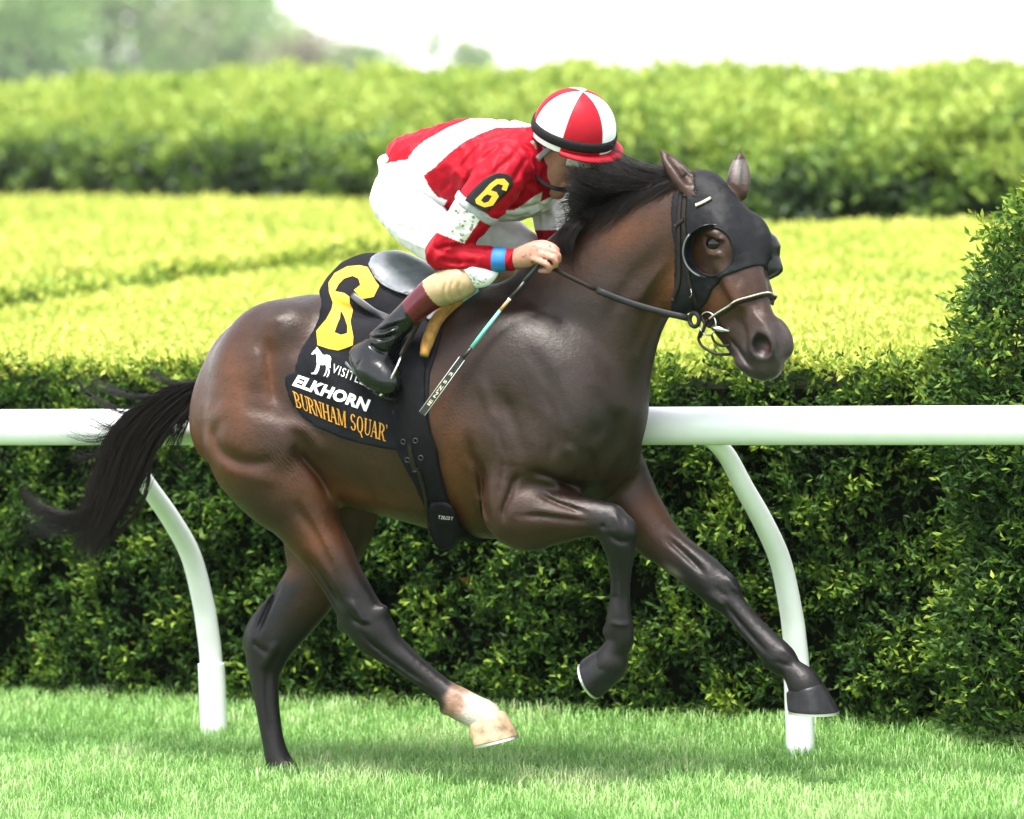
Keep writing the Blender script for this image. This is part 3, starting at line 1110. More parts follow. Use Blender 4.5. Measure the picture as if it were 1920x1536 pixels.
# --- fore legs
pairs(HF, [((925, 880), (1010, 850), 0.185, 1.1), ((912, 980), (1010, 893), 0.18, 1.0), ((956, 1026), (1020, 898), 0.172, 0.95),
           ((1000, 1021), (1045, 911), 0.166, 0.95), ((1042, 1012), (1078, 924), 0.16, 0.92), ((1078, 1005), (1108, 935), 0.153, 0.9),
           ((1106, 1003), (1140, 943), 0.147, 0.9), ((1122, 1008), (1168, 956), 0.143, 0.9)], k=0.03)
pairs(HF, [((1122, 980), (1170, 960), 0.145, 0.9), ((1124, 1014), (1190, 994), 0.14, 0.85), ((1138, 1048), (1188, 1030), 0.135, 0.86),
           ((1145, 1090), (1182, 1078), 0.128, 0.95), ((1144, 1125), (1181, 1122), 0.122, 0.98), ((1138, 1155), (1184, 1155), 0.118, 0.95),
           ((1135, 1178), (1189, 1180), 0.114, 0.88), ((1142, 1200), (1188, 1202), 0.112, 0.95), ((1126, 1218), (1176, 1232), 0.11, 1.0),
           ((1118, 1224), (1172, 1262), 0.11, 0.95), ((1110, 1234), (1158, 1276), 0.11, 0.9)], k=0.012)
pairs(HF, [((1100, 880), (1205, 850), -0.15, 1.0), ((1140, 975), (1222, 900), -0.15, 0.95), ((1190, 1032), (1254, 962), -0.145, 0.9),
           ((1226, 1054), (1288, 1006), -0.14, 0.9), ((1262, 1079), (1325, 1037), -0.132, 0.88), ((1294, 1104), (1358, 1064), -0.125, 0.86),
           ((1322, 1126), (1384, 1100), -0.12, 0.84), ((1352, 1146), (1398, 1126), -0.115, 0.92), ((1384, 1184), (1422, 1155), -0.11, 0.95),
           ((1408, 1212), (1448, 1182), -0.106, 0.95), ((1426, 1234), (1474, 1206), -0.102, 0.92), ((1440, 1249), (1494, 1228), -0.10, 0.88),
           ((1463, 1262), (1502, 1246), -0.098, 1.0), ((1474, 1280), (1526, 1264), -0.096, 0.98), ((1478, 1294), (1541, 1279), -0.095, 0.94), ((1486, 1312), (1548, 1300), -0.095, 0.9)], k=0.03)
# joints: hocks, knees, fetlocks
blob(HF, 652, 1166, 0.12, 14, 26, 0.020, -55, k=0.03)
blob(HF, 474, 1194, -0.10, 30, 16, 0.020, 60, k=0.03)
blob(HF, 712, 1150, 0.125, 12, 20, 0.022, -55, k=0.02)
blob(HF, 1180, 990, 0.142, 12, 20, 0.030, 20, k=0.02)
blob(HF, 1368, 1092, -0.12, 26, 10, 0.030, -45, k=0.02)
blob(HF, 1440, 1246, -0.10, 9, 9, 0.018, 0, k=0.015)
blob(HF, 835, 1330, 0.08, 10, 10, 0.020, 0, k=0.015)
blob(HF, 1140, 1184, 0.114, 9, 12, 0.022, 0, k=0.015)
# --- head, built on its own turned plane
hd = [((1340, 332), (1296, 425), 0.074), ((1372, 368), (1288, 470), 0.084), ((1394, 414), (1286, 520), 0.090),
      ((1408, 458), (1298, 556), 0.084), ((1423, 505), (1320, 588), 0.073), ((1434, 550), (1341, 615), 0.060),
      ((1449, 592), (1362, 640), 0.057), ((1457, 625), (1382, 668), 0.056), ((1460, 648), (1402, 690), 0.049)]
P, r, w = [], [], []
for a, b, ww in hd:
    A = HH(*a, 0.0); B = HH(*b, 0.0)
    P.append((A + B) / 2); r.append(np.linalg.norm(A - B) / 2 * 0.98); w.append(ww)
HF.chain(P, r, w, lat=HY, k=0.03, steps=3)
for sg in (1, -1):
    ex = -46 if sg > 0 else 46
    blob(HF, 1288 + ex * 0.55, 530, 0.062 * sg, 50, 62, 0.035, 10, k=0.03, fn=HH, hd=True)       # jowl
    blob(HF, 1382 + ex * 0.80, 446, 0.060 * sg, 40, 28, 0.025, -62, k=0.05, fn=HH, hd=True)            # brow
    blob(HF, 1396 + ex * 0.7, 520, 0.066 * sg, 60, 10, 0.018, -62, k=0.03, fn=HH, hd=True)       # cheek ridge
    blob(HF, 1448 + ex * 0.36, 634, 0.032 * sg, 38, 24, 0.022, -58, k=0.03, fn=HH, hd=True)      # nostril wing
    blob(HF, 1420 + ex * 0.45, 682, 0.028 * sg, 26, 15, 0.026, -20, k=0.015, fn=HH, hd=True)     # lips
blob(HF, 1443, 684, 0.0, 24, 18, 0.038, -40, k=0.015, fn=HH, hd=True)
blob(HF, 1414, 696, 0.0, 18, 11, 0.032, -20, k=0.012, fn=HH, hd=True)
for sg in (1, -1):
    ex = -46 if sg > 0 else 46
    blob(HF, 1447 + ex * 0.46, 649, 0.056 * sg, 22, 17, 0.034, -60, k=0.010, fn=HH, hd=True, sub=True)     # nostril
    blob(HF, 1383 + ex * 0.97, 456, 0.098 * sg, 24, 16, 0.020, -25, k=0.010, fn=HH, hd=True, sub=True)     # eye socket
    blob(HF, 1382 + ex * 0.97, 441, 0.083 * sg, 26, 5, 0.013, -18, k=0.008, fn=HH, hd=True)      # lids
    blob(HF, 1383 + ex * 0.97, 474, 0.081 * sg, 24, 5, 0.010, -18, k=0.008, fn=HH, hd=True)
crease(HF, [(1366, 632), (1385, 655), (1402, 682), (1416, 694)], 3.2, -0.008, s_lo=-0.3, soft=0.01)
# ears
_hc = np.array([HH(1240, 640, 0.16), HH(1240, 640, -0.16), HH(1480, 290, 0.16), HH(1480, 290, -0.16)])
HEAD_BOX = HF.box(_hc.min(0), _hc.max(0))
HEAD_BARE = HF.F[HEAD_BOX[0]].copy()
for (bx_, by_, tx_, ty_, s0, s1) in ((1302, 366, 1238, 281, 0.050, 0.075), (1384, 362, 1389, 286, -0.050, -0.075)):
    B = HH(bx_, by_, s0); T = HH(tx_, ty_, s1)
    HF.chain([B + (T - B) * q for q in (0.0, 0.25, 0.5, 0.75, 1.0)], np.array([0.032, 0.038, 0.035, 0.024, 0.005]) * 0.82, [0.032, 0.038, 0.035, 0.024, 0.005], lat=HY if s0 < 0 else (0.3, 1, 0), k=0.014, steps=3)
    fw = HX * 0.030 if s0 < 0 else np.array([0.022, -0.02, 0.012])
    HF.seg(B + (T - B) * 0.25 + fw, B + (T - B) * 0.8 + fw * 0.6, 0.014, 0.006, 0.018, 0.008, lat=HY, k=0.012, sub=True)

# --- muscle edges, tendons and folds on the near side
if 1:
    # hindquarter
    blob(HF, 486, 815, 0.255, 66, 44, 0.035, -12, k=0.07)
    crease(HF, [(438, 772), (414, 792), (406, 818), (415, 842), (440, 860), (475, 868), (530, 862)], 12, -0.009)
    crease(HF, [(548, 800), (515, 778), (475, 768), (445, 772)], 16, -0.005)
    crease(HF, [(400, 850), (440, 885), (490, 900), (540, 905)], 12, 0.004)
    crease(HF, [(428, 700), (408, 750), (400, 800), (415, 850), (450, 885), (500, 910)], 14, -0.004)
    crease(HF, [(500, 625), (506, 680), (512, 730), (524, 775)], 11, -0.008)
    crease(HF, [(470, 640), (478, 690), (470, 740)], 16, 0.005)
    crease(HF, [(545, 650), (550, 710), (552, 770)], 18, 0.004)
    crease(HF, [(460, 620), (440, 665), (425, 710)], 14, -0.004)
    crease(HF, [(545, 835), (575, 868), (603, 902), (622, 945)], 9, -0.014)
    crease(HF, [(537, 812), (560, 800), (590, 830), (610, 870)], 14, 0.008)
    crease(HF, [(535, 604), (512, 598), (488, 612)], 12, 0.004)
    crease(HF, [(540, 930), (580, 985), (615, 1050), (635, 1100)], 11, -0.008)
    crease(HF, [(565, 1030), (600, 1075), (625, 1115), (645, 1150)], 6, -0.010)
    crease(HF, [(650, 1120), (672, 1150), (690, 1180)], 7, 0.008)
    crease(HF, [(668, 1172), (690, 1200), (720, 1225), (770, 1262), (812, 1290)], 4.5, -0.007)
    # trunk
    for q in range(4):
        x0 = 700 + 42 * q
        crease(HF, [(x0 - 40, 870 + 6 * q), (x0 - 15, 910 + 6 * q), (x0, 950 + 6 * q)], 9, -0.0022)
    crease(HF, [(560, 900), (640, 925), (740, 950), (820, 965)], 14, 0.004)
    # shoulder and arm
    crease(HF, [(872, 800), (884, 850), (900, 885), (906, 925), (911, 955), (922, 990), (935, 1012)], 9, -0.013)
    crease(HF, [(984, 886), (966, 900), (955, 930), (944, 960), (948, 990)], 6, -0.010)
    crease(HF, [(905, 770), (925, 830), (935, 890), (935, 950)], 16, 0.006)
    crease(HF, [(930, 720), (955, 770), (975, 830), (985, 880)], 12, -0.006)
    crease(HF, [(1000, 925), (1050, 945), (1108, 965)], 5, -0.008)
    crease(HF, [(960, 968), (1020, 968), (1080, 975), (1112, 982)], 5, -0.006)
    crease(HF, [(990, 950), (1050, 965), (1100, 972)], 7, 0.004)
    crease(HF, [(980, 640), (1020, 700), (1050, 760), (1060, 810)], 14, -0.004)
    # breast
    crease(HF, [(1105, 715), (1128, 756), (1132, 793), (1112, 822), (1098, 840)], 15, -0.006, s_lo=-0.05)
    crease(HF, [(1096, 835), (1108, 858), (1113, 885), (1108, 910)], 10, -0.006, s_lo=-0.05)
    crease(HF, [(985, 884), (1020, 890), (1060, 905), (1100, 915)], 7, -0.012, s_lo=0.0)
    crease(HF, [(1165, 760), (1160, 800), (1172, 845)], 14, -0.004, s_lo=-0.2)
    # neck
    crease(HF, [(1258, 470), (1235, 510), (1205, 550), (1185, 590)], 9, 0.004, s_lo=0.0)
    crease(HF, [(1240, 455), (1215, 490), (1180, 530), (1150, 580), (1130, 640)], 14, -0.004, s_lo=0.0)
    crease(HF, [(1250, 530), (1222, 570), (1200, 620), (1180, 680)], 11, -0.004, s_lo=-0.05)
    # far legs
    crease(HF, [(526, 1096), (500, 1146), (478, 1196)], 5, -0.012, s_lo=-0.2, s_hi=-0.02, soft=0.02)
    crease(HF, [(505, 1230), (500, 1290), (505, 1350), (515, 1410)], 5, -0.007, s_lo=-0.2, s_hi=-0.02, soft=0.02)
    crease(HF, [(520, 1200), (500, 1240), (495, 1260)], 8, 0.010, s_lo=-0.2, s_hi=-0.02, soft=0.02)
    crease(HF, [(1240, 1000), (1290, 1045), (1330, 1085)], 6, -0.010, s_lo=-0.25, s_hi=-0.02, soft=0.02)
    crease(HF, [(1350, 1120), (1390, 1170), (1430, 1215), (1450, 1235)], 4.5, -0.008, s_lo=-0.25, s_hi=-0.02, soft=0.02)
    crease(HF, [(1362, 1075), (1376, 1098), (1388, 1118)], 6, 0.006, s_lo=-0.25, s_hi=-0.02, soft=0.02)
    crease(HF, [(1325, 1110), (1345, 1128), (1365, 1138)], 5, 0.005, s_lo=-0.25, s_hi=-0.02, soft=0.02)
    crease(HF, [(1340, 1098), (1352, 1112), (1368, 1122)], 4, -0.005, s_lo=-0.25, s_hi=-0.02, soft=0.02)
    crease(HF, [(1462, 1212), (1478, 1226), (1488, 1238)], 5, 0.004, s_lo=-0.25, s_hi=-0.02, soft=0.02)
    crease(HF, [(1448, 1238), (1470, 1246), (1490, 1250)], 4, -0.004, s_lo=-0.25, s_hi=-0.02, soft=0.02)
    crease(HF, [(470, 1200), (490, 1218), (510, 1228)], 5, -0.006, s_lo=-0.2, s_hi=-0.02, soft=0.02)
    crease(HF, [(655, 1150), (672, 1168), (700, 1175)], 4, -0.006)
    crease(HF, [(850, 1300), (862, 1316), (860, 1336)], 5, -0.004)
    crease(HF, [(1150, 960), (1160, 985), (1158, 1010)], 6, 0.005)
    crease(HF, [(1140, 1000), (1160, 1015), (1185, 1015)], 4, -0.005)
    crease(HF, [(1172, 1045), (1170, 1100), (1172, 1150)], 3.5, -0.004)
    crease(HF, [(1140, 1165), (1162, 1172), (1186, 1168)], 4, 0.004)
    # veins on the face, forearm and thigh
    crease(HF, [(1005, 905), (1040, 935), (1085, 950), (1120, 962)], 2.6, 0.003)
    crease(HF, [(560, 930), (590, 980), (620, 1040), (640, 1090)], 3, 0.003)
    crease(HF, [(930, 800), (945, 850), (940, 900), (930, 950)], 3.5, -0.004)
    crease(HF, [(900, 700), (915, 760), (935, 810)], 10, 0.005)
    crease(HF, [(1010, 720), (1035, 770), (1040, 830), (1025, 880)], 10, -0.005)
    crease(HF, [(1060, 830), (1075, 860), (1075, 895)], 9, 0.005)
    # near fore
    crease(HF, [(1152, 1040), (1156, 1090), (1155, 1150)], 4, -0.007)
    crease(HF, [(1126, 985), (1135, 990)], 5, -0.005)
    # head: cheek ridge, veins, chin
    crease(HF, [(1385, 520), (1395, 560), (1405, 600)], 6, 0.003, s_lo=-0.3, soft=0.01)
    crease(HF, [(1400, 560), (1420, 595), (1440, 612)], 3.5, 0.003, s_lo=-0.3, soft=0.01)
    crease(HF, [(1352, 612), (1375, 600), (1400, 612)], 8, -0.004, s_lo=-0.3, soft=0.01)
    crease(HF, [(1424, 626), (1410, 634), (1406, 650), (1414, 670), (1434, 678)], 6, 0.006, s_lo=-0.3, soft=0.01)
    crease(HF, [(1318, 436), (1335, 434), (1352, 442)], 5, 0.006, s_lo=-0.3, soft=0.01)
    crease(HF, [(1320, 474), (1338, 478), (1354, 470)], 5, 0.004, s_lo=-0.3, soft=0.01)
    crease(HF, [(1390, 600), (1398, 630), (1400, 660)], 6, -0.004, s_lo=-0.3, soft=0.01)
    crease(HF, [(1440, 560), (1452, 590), (1462, 615)], 8, -0.003, s_lo=-0.4, soft=0.01)

# ---------------------------------------------------------------- coat
hV, hQ = HF.mesh(1)
hpx, hpy = to_pix(hV)
hs = -hV[:, 1]


def patch(cx, cy, rx, ry, ang=0.0):
    a = math.radians(ang)
    dx = (hpx - cx) * math.cos(a) + (hpy - cy) * math.sin(a)
    dy = -(hpx - cx) * math.sin(a) + (hpy - cy) * math.cos(a)
    return np.exp(-((dx / rx) ** 2 + (dy / ry) ** 2))


def paint(col, c, f):
    return col + (np.asarray(c) - col) * np.clip(f, 0, 1)[:, None]


def ramp01(v, a, b):
    t = np.clip((v - a) / (b - a), 0, 1)
    return t * t * (3 - 2 * t)


C_BROWN = np.array([0.0275, 0.0120, 0.0066])
C_SEAL = np.array([0.0105, 0.0064, 0.0046])
C_RED = np.array([0.105, 0.034, 0.009])
C_BLACK = np.array([0.0032, 0.0031, 0.0034])
C_WHITE = np.array([0.40, 0.37, 0.32])
col = np.tile(C_BROWN, (len(hV), 1))
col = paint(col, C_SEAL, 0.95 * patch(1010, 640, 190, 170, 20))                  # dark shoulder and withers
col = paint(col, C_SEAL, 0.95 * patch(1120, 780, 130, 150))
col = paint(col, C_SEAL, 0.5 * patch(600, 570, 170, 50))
for a in ((372, 830, 34, 140, -8), (850, 880, 42, 120, -14), (1265, 520, 26, 90, 25), (640, 930, 130, 30, 12), (400, 900, 40, 40, 0), (440, 740, 40, 100, 0), (600, 1010, 40, 50, 0),
          (505, 690, 14, 70, 0), (535, 1080, 40, 40, 0), (1330, 560, 60, 30, 0), (1215, 960, 40, 30, 40), (1170, 440, 70, 30, -30)):
    col = paint(col, C_RED, 0.55 * patch(*a))
# black points: legs below the knees and hocks, muzzle
legs = np.zeros(len(hV))
low = np.where(hs > 0, 1.0, 1.0)
is_nh = (hpx < 1000) & (hs > 0.0) & (hpy > 1020 + 220 * (hpx > 860))
f_nh = ramp01((hpx - 560) * 0.55 + (hpy - 1040), 20, 150)
legs = np.where(is_nh, f_nh, legs)
is_fh = (hpx < 760) & (hs < 0.0) & (hpy > 1050)
legs = np.where(is_fh, np.maximum(ramp01(hpy, 1100, 1215), ramp01(-(hpx - 545 + (1150 - hpy) * -0.55), -14, 22) * ramp01(hpy, 1070, 1110)), legs)
is_nf = (hpx > 980) & (hpx < 1200) & (hs > 0.06) & (hpy > 900)
legs = np.where(is_nf, np.maximum(ramp01(hpx, 1060, 1140), ramp01(hpy, 1015, 1035)), legs)
is_ff = (hpx > 1180) & (hs < -0.02) & (hpy > 960)
legs = np.where(is_ff, ramp01((hpx - 1230) * 0.6 + (hpy - 990) * 0.8, 0, 110), legs)
col = paint(col, C_BLACK, legs)
is_head = (hpx > 1270) & (hpy > 300) & (hpy < 730)
muz = is_head * ramp01((hpx - 1400) * 0.45 + (hpy - 600) * 0.9, 0, 55)
col = paint(col, np.array([0.030, 0.024, 0.024]), 0.85 * muz)
col = paint(col, np.array([0.17, 0.15, 0.145]), 0.9 * is_head * patch(1386, 318, 17, 30) * (hs < 0.2) * (hpy < 345))
col = paint(col, np.array([0.010, 0.007, 0.007]), is_head * patch(1425, 650, 16, 17) * 1.6)
col = paint(col, np.array([0.16, 0.045, 0.04]), 0.6 * is_head * patch(1437, 652, 6, 8))
# white sock on the near hind foot, uneven upper edge
edge = (hpx - 838) * 0.86 + (hpy - 1303) * 0.42 + 4 * np.sin(hpy * 0.16) + 3 * np.sin(hpx * 0.21)
sock = is_nh * ramp01(edge, -9, 11)
col = paint(col, np.array([0.25, 0.15, 0.10]), sock)
col = paint(col, C_WHITE, sock * ramp01(edge, 22, 52))
# pale chestnut on the inside of the far forearm
col = paint(col, np.array([0.16, 0.14, 0.12]), 0.9 * is_ff * np.exp(-((((hpx - 1263) * 0.78 + (hpy - 1072) * 0.62) / 17) ** 2 + ((-(hpx - 1263) * 0.62 + (hpy - 1072) * 0.78) / 6) ** 2)))

wrk = np.clip(patch(548, 868, 20, 50, -38) + 0.8 * patch(498, 860, 26, 12) + 0.8 * patch(572, 815, 12, 32, -20) + 0.6 * patch(902, 880, 12, 50, -8) + 0.35 * patch(1225, 585, 30, 24) + 0.3 * patch(850, 780, 24, 50), 0, 1)
t = NT('horse_coat')
co = t.obj_co()
at_ = t.attr('coat')
hair = t.noise(70.0, 5.0, 0.72, vec=t.obj_co((1.0, 1.0, 3.0)))
blot = t.noise(7.0, 4.0, 0.6, vec=co)
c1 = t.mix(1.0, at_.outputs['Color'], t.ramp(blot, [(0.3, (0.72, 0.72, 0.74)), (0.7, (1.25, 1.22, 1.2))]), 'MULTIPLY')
c1 = t.mix(1.0, c1, t.ramp(hair, [(0.32, (0.68, 0.68, 0.68)), (0.70, (1.32, 1.30, 1.28))]), 'MULTIPLY')
rg = t.mix(0.5, t.ramp(t.noise(14.0, 3.0, vec=co), [(0.3, (0.34, 0.34, 0.34)), (0.7, (0.52, 0.52, 0.52))]), t.ramp(hair, [(0.3, (0.26, 0.26, 0.26)), (0.7, (0.66, 0.66, 0.66))]))
b = t.n('ShaderNodeBsdfPrincipled', Base__Color=c1, Roughness=rg)
t.set(b, 'Specular IOR Level', 0.32)
t.set(b, 'Specular Tint', (1.0, 0.95, 0.92, 1.0))
t.set(b, 'Sheen Weight', 0.0)
t.set(b, 'Sheen Roughness', 0.4)
wr = t.noise(26.0, 5.0, 0.62, vec=co)
vein = t.noise(60.0, 2.0, 0.5, vec=t.obj_co((1.0, 1.0, 0.45)))
bm_ = t.bump(wr, 0.20, 0.010)
bm_ = t.bump(vein, 0.26, 0.004, bm_)
wv = t.n('ShaderNodeTexWave', Scale=34.0, Distortion=7.0, Detail=2.0, Detail__Scale=1.2)
wv.bands_direction = 'DIAGONAL'
t.t.links.new(co, wv.inputs['Vector'])
wm = t.n('ShaderNodeMath', _operation='MULTIPLY')
t.t.links.new(wv.outputs[1], wm.inputs[0]); t.t.links.new(t.attr('wrinkle').outputs['Fac'], wm.inputs[1])
bm_ = t.bump(wm.outputs[0], 0.30, 0.003, bm_)
bm_ = t.bump(hair, 0.34, 0.003, bm_)
t.set(b, 'Normal', bm_)
M_COAT = t.done(b.outputs[0])

horse = empty('horse', ORG, HORSE_ROT)
tag(horse, 'dark bay racehorse galloping past the white rail with a black blinker hood', 'horse')
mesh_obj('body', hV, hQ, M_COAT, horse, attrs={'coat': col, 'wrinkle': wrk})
HORSE_BVH = BVHTree.FromPolygons([tuple(v) for v in hV], [tuple(q) for q in hQ])


# ---------------------------------------------------------------- hooves
M_HOOF = pbr('hoof_dark', (0.011, 0.011, 0.012), 0.4, 30, 0.45, bump=(90, 0.3, 0.003), spec=0.22)
M_HOOF_PALE = pbr('hoof_pale', (0.40, 0.28, 0.17), 0.4, 25, 0.55, bump=(120, 0.15, 0.002))
M_SHOE = pbr('shoe_alloy', (0.62, 0.62, 0.60), 0.35, metallic=0.9)


def hoof(ch, ct, sh, st, s, mat, wf=0.86):
    """hoof from coronet heel/toe and sole heel/toe outlines"""
    A, B, C, D = H(*ch, s), H(*ct, s), H(*sh, s), H(*st, s)
    lat = np.array([0, 1.0, 0])
    V, F = [], []
    n = 28
    lv = [(-0.06, 0.82), (0.0, 0.92), (0.05, 0.965), (0.14, 0.985), (0.45, 1.0), (0.8, 1.0), (0.96, 1.0), (1.0, 0.985)]
    for u, sc in lv:
        h_, t_ = A + (C - A) * u, B + (D - B) * u
        c = (h_ + t_) / 2; ax = (t_ - h_) / 2 * sc
        wl_ = np.linalg.norm(ax) * (wf + 0.10 * u)
        for j in range(n):
            an = 2 * math.pi * j / n
            ca, sa = math.cos(an), math.sin(an)
            e = 0.86 if ca < 0 else 1.0
            V.append(c + ax * math.copysign(abs(ca) ** e, ca) + lat * wl_ * sa * (1.0 if ca > 0 else 0.94))
    for i in range(len(lv) - 1):
        for j in range(n):
            k = (j + 1) % n
            F.append((i * n + j, i * n + k, (i + 1) * n + k, (i + 1) * n + j))
    F.append(tuple(range(n))[::-1]); F.append(tuple((len(lv) - 1) * n + j for j in range(n)))
    hf = mesh_obj('hoof', V, F, mat, horse)
    # racing plate: a thin horseshoe under the wall
    c = (C + D) / 2; ax = (D - C) / 2
    nrm = np.cross(lat, ax); nrm /= np.linalg.norm(nrm)
    if nrm @ (A - C) > 0: nrm = -nrm
    wl_ = np.linalg.norm(ax) * (wf + 0.10)
    SV, SF = [], []
    m = 26
    for i in range(m + 1):
        an = -2.55 + 5.1 * i / m
        for (sc, off) in ((1.0, 0.0005), (0.78, 0.0005), (0.78, 0.008), (1.0, 0.008)):
            SV.append(c + ax * math.cos(an) * sc + lat * wl_ * math.sin(an) * sc + nrm * off)
    for i in range(m):
        for j in range(4):
            k = (j + 1) % 4
            SF.append((i * 4 + j, i * 4 + k, (i + 1) * 4 + k, (i + 1) * 4 + j))
    SF.append((0, 1, 2, 3)); SF.append((m * 4 + 3, m * 4 + 2, m * 4 + 1, m * 4))
    mesh_obj('horseshoe', SV, SF, M_SHOE, hf, smooth=False)


hoof((1476, 1297), (1543, 1282), (1481, 1330), (1570, 1336), -0.095, M_HOOF)
hoof((1117, 1220), (1172, 1266), (1094, 1236), (1124, 1309), 0.11, M_HOOF)
hoof((880, 1356), (944, 1334), (893, 1398), (968, 1380), 0.074, M_HOOF_PALE)
hoof((512, 1448), (572, 1442), (505, 1494), (600, 1492), -0.066, M_HOOF)

# ---------------------------------------------------------------- eyes
t = NT('horse_eye')
b = t.n('ShaderNodeBsdfPrincipled', Base__Color=(0.006, 0.004, 0.003), Roughness=0.12)
t.set(b, 'Specular IOR Level', 0.35)
M_EYE = t.done(b.outputs[0])


def uv_sphere(c, ax, nu=20, nv=12):
    V, F = [], []
    ax = np.asarray(ax, float)
    for i in range(nv + 1):
        th = math.pi * i / nv
        for j in range(nu):
            ph = 2 * math.pi * j / nu
            V.append(c + ax[0] * math.sin(th) * math.cos(ph) + ax[1] * math.sin(th) * math.sin(ph) + ax[2] * math.cos(th))
    for i in range(nv):
        for j in range(nu):
            k = (j + 1) % nu
            F.append((i * nu + j, i * nu + k, (i + 1) * nu + k, (i + 1) * nu + j))
    return np.array(V), F


for sg in (1, -1):
    ex = -46 if sg > 0 else 46
    c = HH(1383 + ex * 0.97, 457, 0.074 * sg)
    V, F = uv_sphere(c, [HX * 0.029, HY * 0.022, np.array([0, 0, 0.025])])
    mesh_obj('eye', V, F, M_EYE, horse)
# ================================================================== hair of the horse
def strands(name, lines, r0, mat, parent, tip=0.25, sides=3, curl=None):
    """many tapering hairs as one mesh; lines: array (n, m, 3)"""
    L = np.asarray(lines, float)
    n, m, _ = L.shape
    T = np.gradient(L, axis=1)
    T /= np.linalg.norm(T, axis=2, keepdims=True) + 1e-9
    up = np.array([0.3, 0.9, 0.2])
    u = np.cross(T, up); u /= np.linalg.norm(u, axis=2, keepdims=True) + 1e-9
    v = np.cross(T, u)
    rr = (np.broadcast_to(np.asarray(r0, float).reshape(-1, 1), (n, 1)) * (1 - (1 - tip) * np.linspace(0, 1, m)[None, :] ** 1.5))[:, :, None]
    V = np.stack([L + rr * (math.cos(2 * math.pi * j / sides) * u + math.sin(2 * math.pi * j / sides) * v) for j in range(sides)], 2)   # n,m,sides,3
    base = np.arange(n)[:, None, None] * (m * sides) + np.arange(m - 1)[None, :, None] * sides
    j = np.arange(sides)[None, None, :]; k = (j + 1) % sides
    F = np.stack([base + j, base + k, base + sides + k, base + sides + j], -1).reshape(-1, 4)
    return mesh_obj(name, V.reshape(-1, 3), F, mat, parent)


def guide_strands(guides, n, m=10, wob=6.0, s_sig=0.02, cut=(0.7, 1.05), rng=RNG, uexp=None):
    """hairs spread between neighbouring guide lines [(px, py, s), ...]"""
    G = np.array([smooth_poly(np.array(g, float), 6) [np.linspace(0, (len(g) - 1) * 6, 40).round().astype(int)] for g in guides])
    u = rng.random(n) * (len(G) - 1)
    i = np.minimum(u.astype(int), len(G) - 2); f = (u - i)[:, None, None]
    C = G[i] * (1 - f) + G[i + 1] * f                      # n,40,3
    ln = rng.uniform(cut[0], cut[1], n)
    tt = np.linspace(0, 1, m)[None, :] * ln[:, None] * 39
    tt = np.clip(tt, 0, 39 * 0.999)
    a = tt.astype(int); fr = (tt - a)[:, :, None]
    rows = np.arange(n)[:, None]
    Lp = C[rows, a] * (1 - fr) + C[rows, np.minimum(a + 1, 39)] * fr
    t = np.linspace(0, 1, m)[None, :]
    for ax, sc in ((0, wob), (1, wob), (2, s_sig * 0.6)):
        w1 = rng.normal(0, 1, (n, 1)); w2 = rng.normal(0, 1, (n, 1)); ph = rng.uniform(0, 6.28, (n, 1))
        Lp[:, :, ax] += sc * (0.7 * w1 * t + 0.5 * w2 * np.sin(ph + 5 * t) * t ** 0.7)
    Lp[:, :, 2] += rng.normal(0, s_sig, (n, 1)) * np.minimum(1, 0.35 + 2 * t)
    flat = Lp.reshape(-1, 3)
    out = H_arr(flat)
    return out.reshape(n, m, 3)


def hair_mat(name, base, tipc, rough=0.42):
    t = NT(name)
    nz = t.noise(55.0, 3.0, vec=t.obj_co((1, 1, 0.4)))
    c = t.ramp(nz, [(0.3, base), (0.75, tipc)])
    b = t.n('ShaderNodeBsdfPrincipled', Base__Color=c, Roughness=rough)
    t.set(b, 'Specular IOR Level', 0.22)
    return t.done(b.outputs[0])


M_HAIR = hair_mat('black_hair', (0.005, 0.0045, 0.0045), (0.020, 0.014, 0.012), 0.36)
M_TAIL = hair_mat('tail_hair', (0.003, 0.0025, 0.0025), (0.015, 0.0085, 0.0065), 0.45)
tail_g = [[(376, 712, 0), (330, 722, 0), (285, 745, 0), (240, 775, 0), (205, 812, 0), (184, 865, 0), (168, 915, 0), (150, 955, 0), (135, 985, 0)],
          [(376, 718, 0), (335, 735, 0), (295, 762, 0), (258, 800, 0), (228, 850, 0), (208, 905, 0), (188, 955, 0), (165, 1000, 0), (140, 1030, 0)],
          [(376, 728, 0), (342, 752, 0), (308, 785, 0), (280, 822, 0), (256, 870, 0), (236, 915, 0), (212, 960, 0), (188, 1005, 0), (162, 1048, 0)],
          [(374, 745, 0), (350, 775, 0), (318, 805, 0), (290, 838, 0), (274, 876, 0), (254, 920, 0), (228, 962, 0), (200, 1004, 0), (178, 1040, 0)]]
TL = [guide_strands(tail_g, 1700, m=11, wob=7, s_sig=0.022, cut=(0.60, 1.04)), guide_strands(tail_g, 750, m=11, wob=20, s_sig=0.035, cut=(0.6, 1.12))]
wisp_g = [[(300, 770, 0), (240, 830, 0), (200, 900, 0), (165, 955, 0.01), (120, 962, 0.01), (75, 945, 0.01), (50, 922, 0.01), (41, 902, 0.01)],
          [(300, 780, 0), (240, 850, 0), (205, 920, 0), (165, 975, 0.01), (118, 978, 0.01), (78, 962, 0.01), (52, 940, 0.01), (44, 918, 0.01)],
          [(300, 790, 0), (245, 860, 0), (205, 935, 0), (168, 985, 0), (130, 1000, 0), (95, 1005, 0), (60, 1015, 0), (20, 1040, 0)]]
TL.append(guide_strands(wisp_g, 420, m=11, wob=6, s_sig=0.012, cut=(0.75, 1.0)))
